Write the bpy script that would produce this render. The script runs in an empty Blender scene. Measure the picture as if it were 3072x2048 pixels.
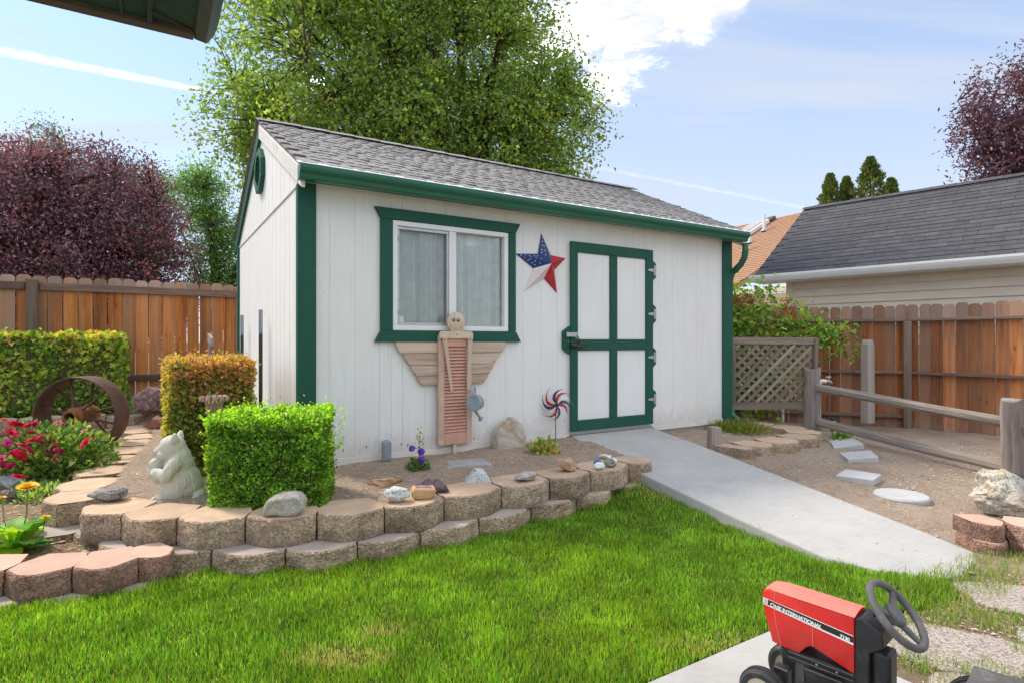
import bpy, bmesh, math, random
import numpy as np
from mathutils import Vector, Matrix, noise as mnoise

random.seed(7)
RNG = np.random.default_rng(11)
SC = bpy.context.scene
COL = SC.collection
R = math.radians
PI = math.pi

# ------------------------------------------------------------------ camera
cam_data = bpy.data.cameras.new('camera')
cam_data.sensor_width = 36.0
cam_data.lens = 20.43
cam_data.clip_start = 0.05
cam_data.clip_end = 2000.0
cam = bpy.data.objects.new('camera', cam_data)
cam.location = (0.0, 0.0, 1.25)
cam.rotation_euler = (R(90), 0.0, 0.0)
COL.objects.link(cam)
SC.camera = cam

# ------------------------------------------------------------------ light and sky
SUN_AZ = R(-62.0)      # measured from +Y towards +X: the sun stands to the left
SUN_EL = R(50.0)
SUN_STRENGTH = 0.75
SKY_STRENGTH = 0.050
EXPOSURE = 2.45

SC.view_settings.view_transform = 'Standard'
SC.view_settings.look = 'None'
SC.view_settings.exposure = EXPOSURE
SC.view_settings.gamma = 1.0
SC.view_settings.use_curve_mapping = False
SC.cycles.max_bounces = 8
SC.cycles.diffuse_bounces = 4
SC.cycles.transparent_max_bounces = 12
SC.cycles.use_denoising = True

sun_data = bpy.data.lights.new('sun', 'SUN')
sun_data.energy = SUN_STRENGTH
sun_data.angle = R(12.0)
sun_data.color = (1.0, 0.90, 0.76)
sun = bpy.data.objects.new('sun', sun_data)
sdir = Vector((math.sin(SUN_AZ) * math.cos(SUN_EL), math.cos(SUN_AZ) * math.cos(SUN_EL), math.sin(SUN_EL)))
sun.rotation_euler = sdir.to_track_quat('Z', 'Y').to_euler()
sun.location = sdir * 30
COL.objects.link(sun)

world = bpy.data.worlds.new('World')
SC.world = world
world.use_nodes = True


class NT:
    """small helper round a node tree"""
    def __init__(self, tree):
        self.t = tree
        tree.nodes.clear()

    def n(self, kind, **kw):
        nd = self.t.nodes.new(kind)
        for k, v in kw.items():
            if k == 'op':
                nd.operation = v
            elif k.startswith('i_'):
                key = k[2:]
                key = int(key) if key.isdigit() else key.replace('_', ' ')
                self.put(nd.inputs[key], v)
            else:
                setattr(nd, k, v)
        return nd

    def put(self, sock, v):
        if isinstance(v, bpy.types.NodeSocket):
            self.t.links.new(v, sock)
        elif isinstance(v, bpy.types.Node):
            self.t.links.new(v.outputs[0], sock)
        else:
            try:
                sock.default_value = v
            except Exception:
                sock.default_value = (v, v, v) if not hasattr(v, '__len__') else tuple(v) + (1.0,)

    def math(self, op, a, b=0.0, c=None, clamp=False):
        nd = self.t.nodes.new('ShaderNodeMath')
        nd.operation = op
        nd.use_clamp = clamp
        self.put(nd.inputs[0], a)
        self.put(nd.inputs[1], b)
        if c is not None:
            self.put(nd.inputs[2], c)
        return nd.outputs[0]

    def vmath(self, op, a, b=(0, 0, 0)):
        nd = self.t.nodes.new('ShaderNodeVectorMath')
        nd.operation = op
        self.put(nd.inputs[0], a)
        self.put(nd.inputs[1], b)
        return nd.outputs['Value'] if op in ('DOT_PRODUCT', 'LENGTH', 'DISTANCE') else nd.outputs[0]

    def mix(self, fac, a, b, mode='MIX'):
        nd = self.t.nodes.new('ShaderNodeMix')
        nd.data_type = 'RGBA'
        nd.blend_type = mode
        nd.clamp_factor = True
        self.put(nd.inputs[0], fac)
        for i, v in ((6, a), (7, b)):
            if not isinstance(v, (bpy.types.NodeSocket, bpy.types.Node)):
                v = tuple(v)[:3] + (1.0,)
            self.put(nd.inputs[i], v)
        return nd.outputs[2]

    def ramp(self, fac, stops, interp='LINEAR'):
        nd = self.t.nodes.new('ShaderNodeValToRGB')
        nd.color_ramp.interpolation = interp
        els = nd.color_ramp.elements
        while len(els) < len(stops):
            els.new(0.5)
        for e, (p, c) in zip(els, stops):
            e.position = p
            if not hasattr(c, '__len__'):
                c = (c, c, c)
            e.color = tuple(c)[:3] + (1.0,)
        self.put(nd.inputs[0], fac)
        return nd.outputs[0]

    def smooth(self, x, lo, hi, to0=0.0, to1=1.0):
        nd = self.t.nodes.new('ShaderNodeMapRange')
        nd.interpolation_type = 'SMOOTHSTEP'
        self.put(nd.inputs[0], x)
        self.put(nd.inputs[1], lo)
        self.put(nd.inputs[2], hi)
        self.put(nd.inputs[3], to0)
        self.put(nd.inputs[4], to1)
        return nd.outputs[0]

    def noise(self, vec, scale, detail=4.0, rough=0.55, dist=0.0):
        nd = self.t.nodes.new('ShaderNodeTexNoise')
        if vec is not None:
            self.put(nd.inputs['Vector'], vec)
        self.put(nd.inputs['Scale'], scale)
        self.put(nd.inputs['Detail'], detail)
        self.put(nd.inputs['Roughness'], rough)
        self.put(nd.inputs['Distortion'], dist)
        return nd.outputs[0]


CLOUD_SHIFT = (48.262, 0.583, 0.0)


def build_sky():
    t = NT(world.node_tree)
    out = t.n('ShaderNodeOutputWorld')
    bg = t.n('ShaderNodeBackground')
    bg.inputs[1].default_value = 1.0
    t.t.links.new(bg.outputs[0], out.inputs[0])
    sky = t.n('ShaderNodeTexSky')
    sky.sky_type = 'NISHITA'
    sky.sun_disc = False
    sky.sun_elevation = SUN_EL
    sky.sun_rotation = SUN_AZ
    sky.altitude = 800.0
    sky.air_density = 1.0
    sky.dust_density = 0.5
    sky.ozone_density = 1.4
    base = t.vmath('SCALE', t.vmath('MULTIPLY', sky.outputs[0], (0.88, 0.95, 1.0)))
    base.node.inputs[3].default_value = SKY_STRENGTH
    tc = t.n('ShaderNodeTexCoord')
    D = t.vmath('NORMALIZE', tc.outputs['Generated'])
    sep = t.n('ShaderNodeSeparateXYZ', i_0=D)
    up = t.math('MAXIMUM', sep.outputs[2], 0.02)
    inv = t.math('DIVIDE', 1.0, t.math('ADD', up, 0.08))
    P = t.vmath('SCALE', D)
    t.put(P.node.inputs[3], inv)
    # thin high cloud everywhere, streaked
    st = t.n('ShaderNodeMapping')
    t.put(st.inputs['Vector'], P)
    st.inputs['Rotation'].default_value = (0, 0, R(25))
    st.inputs['Scale'].default_value = (0.5, 1.6, 1.0)
    ci = t.noise(st.outputs[0], 0.9, 6.0, 0.6, 0.6)
    ci = t.smooth(ci, 0.42, 0.68)
    ci2 = t.smooth(t.noise(P, 0.35, 3.0, 0.5), 0.35, 0.7)
    thin = t.math('MULTIPLY', t.math('ADD', t.math('MULTIPLY', ci, 0.58), t.math('MULTIPLY', ci2, 0.30)), 0.95)
    # heaped clouds: cover raised over the dome to brighten shade, denser round a few headings
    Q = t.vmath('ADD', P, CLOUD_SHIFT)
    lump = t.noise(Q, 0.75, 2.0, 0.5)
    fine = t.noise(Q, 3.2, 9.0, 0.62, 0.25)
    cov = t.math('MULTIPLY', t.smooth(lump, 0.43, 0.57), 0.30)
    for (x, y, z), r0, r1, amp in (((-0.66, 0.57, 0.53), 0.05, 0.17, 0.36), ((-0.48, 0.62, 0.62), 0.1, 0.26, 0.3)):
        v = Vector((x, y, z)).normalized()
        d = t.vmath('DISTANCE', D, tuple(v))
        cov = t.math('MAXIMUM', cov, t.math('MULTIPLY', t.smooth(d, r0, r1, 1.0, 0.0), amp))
    for (x, y, z), r0, r1 in (((0.655, 1.0, 0.42), 0.30, 0.52), ((0.35, 1.0, 0.27), 0.16, 0.34), ((-0.69, 1.0, 0.30), 0.20, 0.42)):  # clears clouds within the view; the light-filling cover stays out of frame
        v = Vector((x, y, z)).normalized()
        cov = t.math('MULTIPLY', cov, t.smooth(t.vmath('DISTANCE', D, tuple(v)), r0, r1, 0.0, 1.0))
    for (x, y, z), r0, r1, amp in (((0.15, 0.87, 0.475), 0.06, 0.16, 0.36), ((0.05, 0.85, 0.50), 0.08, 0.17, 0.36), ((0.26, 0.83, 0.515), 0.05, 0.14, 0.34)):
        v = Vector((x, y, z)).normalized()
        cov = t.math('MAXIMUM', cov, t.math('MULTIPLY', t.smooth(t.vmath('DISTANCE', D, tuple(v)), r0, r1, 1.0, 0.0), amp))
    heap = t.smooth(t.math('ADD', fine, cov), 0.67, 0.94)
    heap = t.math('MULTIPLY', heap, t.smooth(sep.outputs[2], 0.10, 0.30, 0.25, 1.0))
    shade = t.smooth(t.noise(Q, 5.0, 8.0, 0.68, 0.5), 0.42, 0.66)
    # contrail: a narrow band along a great circle
    A = Vector((-0.881, 1.0, 0.499)).normalized()
    B = Vector((0.243, 1.0, 0.280)).normalized()
    nrm = A.cross(B).normalized()
    along = (B - A * A.dot(B)).normalized()
    off = t.vmath('DOT_PRODUCT', D, tuple(nrm))
    s = t.vmath('DOT_PRODUCT', D, tuple(along))
    wob = t.math('MULTIPLY', t.math('SUBTRACT', t.noise(P, 9.0, 4.0), 0.5), 0.004)
    off = t.math('ABSOLUTE', t.math('ADD', off, wob))
    wid = t.smooth(s, 0.0, 0.42, 0.0075, 0.0038)
    band = t.math('SUBTRACT', 1.0, t.math('DIVIDE', off, wid), clamp=True)
    band = t.smooth(band, 0.0, 0.7)
    fade = t.math('ADD', t.smooth(s, 0.30, 0.5, 0.55, 0.0), t.math('MULTIPLY', t.smooth(s, 0.55, 0.75), t.smooth(s, 0.95, 0.99, 0.16, 0.0)))
    puff = t.smooth(t.noise(P, 26.0, 5.0, 0.65), 0.3, 0.62, 0.35, 1.0)
    trail = t.math('MULTIPLY', t.math('MULTIPLY', band, fade), puff)
    # pale haze low down
    hz = t.smooth(sep.outputs[2], 0.0, 0.55, 0.80, 0.12)
    white = (1.0, 1.0, 1.0)
    bright = t.mix(shade, (0.175, 0.18, 0.195), (1.08, 1.07, 1.05))  # cloud white boosted to light the shaded wall
    colr = t.mix(hz, base, (0.138, 0.147, 0.163))
    colr = t.mix(thin, colr, (0.134, 0.146, 0.168))
    colr = t.mix(trail, colr, (0.27, 0.275, 0.28))
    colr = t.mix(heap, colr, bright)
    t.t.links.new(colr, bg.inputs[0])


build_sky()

# ------------------------------------------------------------------ mesh helpers
def link(name, data, parent=None, loc=None, rot=None, scale=None):
    o = bpy.data.objects.new(name, data)
    COL.objects.link(o)
    if parent is not None:
        o.parent = parent
    if loc is not None:
        o.location = loc
    if rot is not None:
        o.rotation_euler = rot
    if scale is not None:
        o.scale = scale
    return o


def tag(o, label=None, cat=None, group=None, kind=None):
    if label:
        o['label'] = label
    if cat:
        o['category'] = cat
    if group:
        o['group'] = group
    if kind:
        o['kind'] = kind
    return o


def thing(name, label, cat, loc=(0, 0, 0), rotz=0.0, group=None):
    o = link(name, None, None, loc, (0, 0, rotz))
    o.empty_display_size = 0.1
    return tag(o, label, cat, group, 'thing')


class MB:
    """collects shapes and links them as one mesh object"""
    def __init__(self):
        self.v, self.f, self.m = [], [], []

    def add(self, vs, fs, mi=0, M=None):
        b = len(self.v)
        for p in vs:
            p = Vector(p)
            self.v.append(M @ p if M is not None else p)
        for f in fs:
            self.f.append([i + b for i in f])
            self.m.append(mi)
        return self

    def box(self, c, s, rot=None, mi=0, M=None):
        x, y, z = s[0] / 2, s[1] / 2, s[2] / 2
        vs = [Vector(p) for p in ((-x, -y, -z), (x, -y, -z), (x, y, -z), (-x, y, -z), (-x, -y, z), (x, -y, z), (x, y, z), (-x, y, z))]
        if rot is not None:
            E = Matrix.Rotation(rot[2], 3, 'Z') @ Matrix.Rotation(rot[1], 3, 'Y') @ Matrix.Rotation(rot[0], 3, 'X')
            vs = [E @ p for p in vs]
        vs = [p + Vector(c) for p in vs]
        return self.add(vs, ((3, 2, 1, 0), (4, 5, 6, 7), (0, 1, 5, 4), (1, 2, 6, 5), (2, 3, 7, 6), (3, 0, 4, 7)), mi, M)

    def b(self, x0, x1, y0, y1, z0, z1, mi=0):
        return self.box(((x0 + x1) / 2, (y0 + y1) / 2, (z0 + z1) / 2), (abs(x1 - x0), abs(y1 - y0), abs(z1 - z0)), None, mi)

    def prism(self, poly, y0, y1, mi=0, M=None):
        """polygon in x,z pushed along y"""
        n = len(poly)
        vs = [(p[0], y0, p[1]) for p in poly] + [(p[0], y1, p[1]) for p in poly]
        fs = [list(range(n)), list(range(2 * n - 1, n - 1, -1))]
        fs += [(i, i + n, (i + 1) % n + n, (i + 1) % n) for i in range(n)]
        return self.add(vs, fs, mi, M)

    def slab(self, poly, z0, z1, mi=0, M=None):
        """polygon in x,y pushed along z"""
        n = len(poly)
        vs = [(p[0], p[1], z0) for p in poly] + [(p[0], p[1], z1) for p in poly]
        fs = [list(range(n - 1, -1, -1)), list(range(n, 2 * n))]
        fs += [(i, (i + 1) % n, (i + 1) % n + n, i + n) for i in range(n)]
        return self.add(vs, fs, mi, M)

    def tube(self, path, radii, n=8, cap=True, mi=0, M=None):
        path = [Vector(p) for p in path]
        if not hasattr(radii, '__len__'):
            radii = [radii] * len(path)
        vs, fs = [], []
        ref = None
        for i, p in enumerate(path):
            d = (path[min(i + 1, len(path) - 1)] - path[max(i - 1, 0)])
            d = d.normalized() if d.length > 1e-9 else Vector((0, 0, 1))
            if ref is None:
                ref = Vector((1, 0, 0)) if abs(d.x) < 0.9 else Vector((0, 1, 0))
            a = d.cross(ref).normalized()
            ref = a.cross(d).normalized()
            c = ref
            for k in range(n):
                t = 2 * PI * k / n
                vs.append(p + (c * math.cos(t) + a * math.sin(t)) * radii[i])
        for i in range(len(path) - 1):
            for k in range(n):
                k2 = (k + 1) % n
                fs.append((i * n + k, i * n + k2, (i + 1) * n + k2, (i + 1) * n + k))
        if cap:
            fs.append(list(range(n - 1, -1, -1)))
            fs.append(list(range((len(path) - 1) * n, len(path) * n)))
        return self.add(vs, fs, mi, M)

    def lathe(self, prof, n=24, mi=0, M=None, closed=False):
        vs, fs = [], []
        for r, z in prof:
            for k in range(n):
                t = 2 * PI * k / n
                vs.append((r * math.cos(t), r * math.sin(t), z))
        m = len(prof)
        for i in range(m if closed else m - 1):
            j = (i + 1) % m
            for k in range(n):
                k2 = (k + 1) % n
                fs.append((i * n + k, i * n + k2, j * n + k2, j * n + k))
        if not closed:
            fs.append(list(range(n - 1, -1, -1)))
            fs.append(list(range((m - 1) * n, m * n)))
        return self.add(vs, fs, mi, M)

    def mesh(self, name, mats, smooth=False, bevel=0.0, seg=1, angle=40):
        me = bpy.data.meshes.new(name)
        me.from_pydata([tuple(p) for p in self.v], [], self.f)
        if not isinstance(mats, (list, tuple)):
            mats = [mats]
        for m in mats:
            me.materials.append(m)
        if len(mats) > 1:
            me.polygons.foreach_set('material_index', self.m)
        bm = bmesh.new()
        bm.from_mesh(me)
        bmesh.ops.recalc_face_normals(bm, faces=bm.faces)
        if bevel > 0:
            es = [e for e in bm.edges if len(e.link_faces) == 2 and e.calc_face_angle(0) > R(angle)]
            bmesh.ops.bevel(bm, geom=es, offset=bevel, segments=seg, affect='EDGES', profile=0.5, clamp_overlap=True)
        bm.to_mesh(me)
        bm.free()
        if smooth:
            me.polygons.foreach_set('use_smooth', [True] * len(me.polygons))
            try:
                me.set_sharp_from_angle(angle=R(angle))
            except Exception:
                pass
        me.update()
        return me

    def obj(self, name, mats, parent=None, smooth=False, bevel=0.0, seg=1, loc=None, rot=None, angle=40):
        return link(name, self.mesh(name, mats, smooth, bevel, seg, angle), parent, loc, rot)


def np_mesh(name, V, F, mat, cols=None, smooth=False):
    V = np.asarray(V, dtype=np.float32)
    F = np.asarray(F, dtype=np.int32)
    k = F.shape[1]
    me = bpy.data.meshes.new(name)
    me.vertices.add(len(V))
    me.vertices.foreach_set('co', V.ravel())
    me.loops.add(F.size)
    me.loops.foreach_set('vertex_index', F.ravel())
    me.polygons.add(len(F))
    me.polygons.foreach_set('loop_start', np.arange(0, F.size, k, dtype=np.int32))
    try:
        me.polygons.foreach_set('loop_total', np.full(len(F), k, dtype=np.int32))
    except Exception:
        pass
    if smooth:
        me.polygons.foreach_set('use_smooth', np.ones(len(F), dtype=bool))
    if cols is not None:
        at = me.attributes.new('Col', 'FLOAT_COLOR', 'POINT')
        c4 = np.ones((len(V), 4), dtype=np.float32)
        c4[:, :3] = cols
        at.data.foreach_set('color', c4.ravel())
    me.materials.append(mat)
    me.update(calc_edges=True)
    me.validate()
    return me


def unit(a):
    n = np.linalg.norm(a, axis=1, keepdims=True)
    return a / np.maximum(n, 1e-9)


def leaf_mesh(name, P, D, N, L, W, C, mat, fold=0.25, droop=0.15):
    """one four-sided folded leaf per row"""
    n = len(P)
    D = unit(D)
    S = unit(np.cross(D, N))
    N = np.cross(S, D)
    L = np.broadcast_to(np.asarray(L, dtype=float), (n,))[:, None]
    W = np.broadcast_to(np.asarray(W, dtype=float), (n,))[:, None]
    v0 = P
    v1 = P + D * L * 0.45 + S * W * 0.5 + N * W * fold
    v2 = P + D * L - N * L * droop
    v3 = P + D * L * 0.45 - S * W * 0.5 + N * W * fold
    V = np.stack([v0, v1, v2, v3], 1).reshape(-1, 3)
    i = np.arange(n)[:, None] * 4
    F = np.concatenate([i + np.array([[0, 1, 2]]), i + np.array([[0, 2, 3]])], 0)
    return np_mesh(name, V, F, mat, np.repeat(C, 4, 0))


def rand_dirs(n):
    return unit(RNG.normal(size=(n, 3)))


def pick_cols(n, palette, jitter=0.15):
    pal = np.array([p[:3] for p in palette], dtype=float)
    w = np.array([p[3] if len(p) > 3 else 1.0 for p in palette])
    k = RNG.choice(len(pal), size=n, p=w / w.sum())
    c = pal[k] * (1.0 + RNG.normal(size=(n, 1)) * jitter)
    return np.clip(c * (1.0 + RNG.normal(size=(n, 3)) * jitter * 0.4), 0.002, 1.0)


def fbm(p, s=1.0, o=3):
    return mnoise.fractal(Vector(p) * s, 1.0, 2.0, o)


# ------------------------------------------------------------------ materials
MATS = {}


def mat_new(name):
    m = bpy.data.materials.new(name)
    m.use_nodes = True
    t = NT(m.node_tree)
    out = t.n('ShaderNodeOutputMaterial')
    p = t.n('ShaderNodeBsdfPrincipled')
    t.t.links.new(p.outputs[0], out.inputs[0])
    MATS[name] = m
    return m, t, p, out


def coords(t, use='Object', rnd=True):
    tc = t.n('ShaderNodeTexCoord')
    v = tc.outputs[use]
    if rnd:
        oi = t.n('ShaderNodeObjectInfo')
        k = t.vmath('SCALE', (37.0, 19.0, 23.0))
        t.put(k.node.inputs[3], oi.outputs['Random'])
        v = t.vmath('ADD', v, k)
    return v


def stretch(t, v, sc):
    mp = t.n('ShaderNodeMapping')
    t.put(mp.inputs['Vector'], v)
    mp.inputs['Scale'].default_value = sc
    return mp.outputs[0]


def bump(t, p, h, strength, dist=0.01):
    b = t.n('ShaderNodeBump')
    b.inputs['Strength'].default_value = strength
    b.inputs['Distance'].default_value = dist
    t.put(b.inputs['Height'], h)
    t.t.links.new(b.outputs[0], p.inputs['Normal'])


def m_plain(name, c, rough=0.5, var=0.12, scale=6.0, bmp=0.15, bscale=60.0, metal=0.0, dirt=None, dirt_amt=0.35, rnd=0.0, spec=0.4):
    """paint, plastic, metal, fired clay: a colour, mottling, dirt and fine relief"""
    m, t, p, o = mat_new(name)
    v = coords(t)
    a = t.noise(v, scale, 5.0, 0.6)
    lo = tuple(x * (1 - var) for x in c)
    hi = tuple(min(1, x * (1 + var)) for x in c)
    col = t.ramp(a, [(0.3, lo), (0.7, hi)])
    if dirt is not None:
        d = t.smooth(t.noise(v, scale * 0.7, 7.0, 0.7, 0.4), 0.5, 0.75)
        col = t.mix(t.math('MULTIPLY', d, dirt_amt), col, dirt)
    if rnd:
        oi = t.n('ShaderNodeObjectInfo')
        k = t.ramp(oi.outputs['Random'], [(0.0, 1 - rnd), (1.0, 1 + rnd * 0.0 + rnd)])
        col = t.mix(1.0, col, k, 'MULTIPLY')
    t.put(p.inputs['Base Color'], col)
    p.inputs['Roughness'].default_value = rough
    p.inputs['Metallic'].default_value = metal
    p.inputs['Specular IOR Level'].default_value = spec
    if bmp:
        bump(t, p, t.noise(v, bscale, 4.0, 0.6), bmp, 0.004)
    return m


def m_wood(name, dark, mid, light, axis='Z', grain=26.0, rough=0.75, weather=None, wamt=0.5, bmp=0.35, knots=True, rnd=0.25, top_grey=None):
    """sawn timber with grain along one axis"""
    m, t, p, o = mat_new(name)
    v = coords(t)
    sc = {'Z': (grain, grain, grain * 0.05), 'X': (grain * 0.05, grain, grain), 'Y': (grain, grain * 0.05, grain)}[axis]
    g = t.noise(stretch(t, v, sc), 1.0, 6.0, 0.65, 0.9)
    sc2 = tuple(s * 0.16 for s in sc)
    big = t.noise(stretch(t, v, sc2), 1.0, 3.0, 0.5, 0.3)
    col = t.ramp(t.math('ADD', t.math('MULTIPLY', g, 0.55), t.math('MULTIPLY', big, 0.45)), [(0.36, dark), (0.5, mid), (0.64, light)])
    if knots:
        vo = t.n('ShaderNodeTexVoronoi')
        vo.inputs['Scale'].default_value = 1.0
        ks = {'Z': (7, 7, 2.6), 'X': (2.6, 7, 7), 'Y': (7, 2.6, 7)}[axis]
        t.put(vo.inputs['Vector'], stretch(t, v, ks))
        k = t.smooth(vo.outputs['Distance'], 0.04, 0.14, 1.0, 0.0)
        col = t.mix(t.math('MULTIPLY', k, 0.6), col, tuple(x * 0.5 for x in dark))
    if weather is not None:
        w = t.smooth(t.noise(stretch(t, v, tuple(s * 0.1 for s in sc)), 1.0, 5.0, 0.65), 0.42, 0.68)
        col = t.mix(t.math('MULTIPLY', w, wamt), col, weather)
    if top_grey is not None:
        # the part above the rail has gone grey with rain; z0,z1 in the board's own height
        z0, z1, gc = top_grey
        tc = t.n('ShaderNodeTexCoord')
        sz = t.n('ShaderNodeSeparateXYZ', i_0=tc.outputs['Object'])
        ed = t.math('ADD', sz.outputs[2], t.math('MULTIPLY', t.math('SUBTRACT', t.noise(v, 20.0, 3.0), 0.5), 0.12))
        wv = t.smooth(t.noise(stretch(t, v, (5.0, 5.0, 1.5)), 1.0, 4.0), 0.3, 0.7, 0.35, 0.95)
        col = t.mix(t.math('MULTIPLY', t.smooth(ed, z0, z1), wv), col, gc)
        lowm = t.smooth(ed, 0.0, 0.30, 0.55, 0.0)
        col = t.mix(lowm, col, gc)
    if rnd:
        oi = t.n('ShaderNodeObjectInfo')
        k = t.ramp(oi.outputs['Random'], [(0.0, 1 - rnd), (1.0, 1 + rnd)])
        col = t.mix(1.0, col, k, 'MULTIPLY')
    t.put(p.inputs['Base Color'], col)
    p.inputs['Roughness'].default_value = rough
    p.inputs['Specular IOR Level'].default_value = 0.25
    bump(t, p, g, bmp, 0.003)
    return m


def m_leaf(name, trans=0.45, rough=0.5, tcol=(1.1, 1.25, 0.45), spec=0.35, gain=1.0):
    """leaf colour from the mesh, light passing through the blade"""
    m, t, p, o = mat_new(name)
    at = t.n('ShaderNodeAttribute')
    at.attribute_name = 'Col'
    lc = t.mix(1.0, at.outputs['Color'], (gain, gain, gain), 'MULTIPLY')
    t.put(p.inputs['Base Color'], lc)
    p.inputs['Roughness'].default_value = rough
    p.inputs['Specular IOR Level'].default_value = spec
    tr = t.n('ShaderNodeBsdfTranslucent')
    t.put(tr.inputs[0], t.mix(1.0, lc, tcol, 'MULTIPLY'))
    mx = t.n('ShaderNodeMixShader')
    mx.inputs[0].default_value = trans
    t.t.links.new(p.outputs[0], mx.inputs[1])
    t.t.links.new(tr.outputs[0], mx.inputs[2])
    t.t.links.new(mx.outputs[0], o.inputs[0])
    return m


def m_stone(name, cols, scale=8.0, rough=0.85, bmp=0.5, speck=None, speck_amt=0.6, spscale=90.0, bscale=30.0, patch=None):
    m, t, p, o = mat_new(name)
    v = coords(t)
    a = t.noise(v, scale, 6.0, 0.65, 0.5)
    n = len(cols)
    col = t.ramp(a, [(0.28 + 0.46 * i / max(1, n - 1), c) for i, c in enumerate(cols)])
    if patch is not None:
        k = t.smooth(t.noise(v, scale * 0.45, 4.0, 0.6, 0.7), 0.50, 0.66)
        col = t.mix(t.math('MULTIPLY', k, 0.8), col, patch)
    if speck is not None:
        vo = t.n('ShaderNodeTexVoronoi')
        vo.inputs['Scale'].default_value = spscale
        t.put(vo.inputs['Vector'], v)
        k = t.smooth(t.noise(v, spscale * 1.3, 2.0, 0.5), 0.52, 0.62)
        col = t.mix(t.math('MULTIPLY', k, speck_amt), col, speck)
    t.put(p.inputs['Base Color'], col)
    p.inputs['Roughness'].default_value = rough
    p.inputs['Specular IOR Level'].default_value = 0.25
    bump(t, p, t.math('ADD', t.noise(v, bscale, 6.0, 0.7), t.math('MULTIPLY', a, 1.5)), bmp, 0.01)
    return m


def m_block_face(name, c0, c1, c2):
    """split face of a concrete wall block: coarse aggregate"""
    m, t, p, o = mat_new(name)
    v = coords(t)
    a = t.noise(v, 7.0, 4.0, 0.6)
    col = t.ramp(a, [(0.3, c0), (0.5, c1), (0.72, c2)])
    vo = t.n('ShaderNodeTexVoronoi')
    vo.inputs['Scale'].default_value = 95.0
    t.put(vo.inputs['Vector'], v)
    k = t.ramp(vo.outputs['Color'], [(0.15, 0.58), (0.5, 1.0), (0.9, 1.5)])
    col = t.mix(0.8, col, k, 'MULTIPLY')
    # damp, mossy stain from the foot up, ragged
    tc = t.n('ShaderNodeTexCoord')
    sz = t.n('ShaderNodeSeparateXYZ', i_0=tc.outputs['Object'])
    ed = t.math('ADD', sz.outputs[2], t.math('MULTIPLY', t.math('SUBTRACT', t.noise(v, 6.0, 5.0), 0.5), 0.30))
    st = t.smooth(ed, -0.02, 0.09, 1.0, 0.0)
    col = t.mix(t.math('MULTIPLY', st, 0.5), col, (0.085, 0.075, 0.055))
    oi = t.n('ShaderNodeObjectInfo')
    col = t.mix(1.0, col, t.ramp(oi.outputs['Random'], [(0.0, 0.82), (1.0, 1.15)]), 'MULTIPLY')
    t.put(p.inputs['Base Color'], col)
    p.inputs['Roughness'].default_value = 0.95
    p.inputs['Specular IOR Level'].default_value = 0.15
    bump(t, p, t.math('ADD', vo.outputs['Distance'], t.noise(v, 45.0, 5.0, 0.7)), 0.65, 0.012)
    return m


def m_ground(name, c0, c1, c2, scale=3.0, bits=None, bmp=0.8, bscale=28.0, bitscale=70.0):
    """bare earth: colour drifts, clods and litter"""
    m, t, p, o = mat_new(name)
    v = coords(t, rnd=False)
    a = t.noise(v, scale, 7.0, 0.65, 0.3)
    b = t.noise(v, scale * 9, 5.0, 0.7)
    col = t.ramp(t.math('ADD', t.math('MULTIPLY', a, 0.6), t.math('MULTIPLY', b, 0.4)), [(0.32, c0), (0.5, c1), (0.68, c2)])
    if bits is not None:
        vo = t.n('ShaderNodeTexVoronoi')
        vo.inputs['Scale'].default_value = bitscale
        t.put(vo.inputs['Vector'], stretch(t, v, (1.0, 1.7, 1.0)))
        k = t.smooth(vo.outputs['Color'], 0.55, 0.8)
        col = t.mix(t.math('MULTIPLY', k, 0.55), col, bits)
    t.put(p.inputs['Base Color'], col)
    p.inputs['Roughness'].default_value = 0.95
    p.inputs['Specular IOR Level'].default_value = 0.1
    bump(t, p, t.math('ADD', t.noise(v, bscale, 6.0, 0.75), t.noise(v, bscale * 5, 3.0, 0.7)), bmp, 0.03)
    return m


GREEN = (0.012, 0.090, 0.058)
WHITE_WALL = (0.83, 0.82, 0.795)


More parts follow.
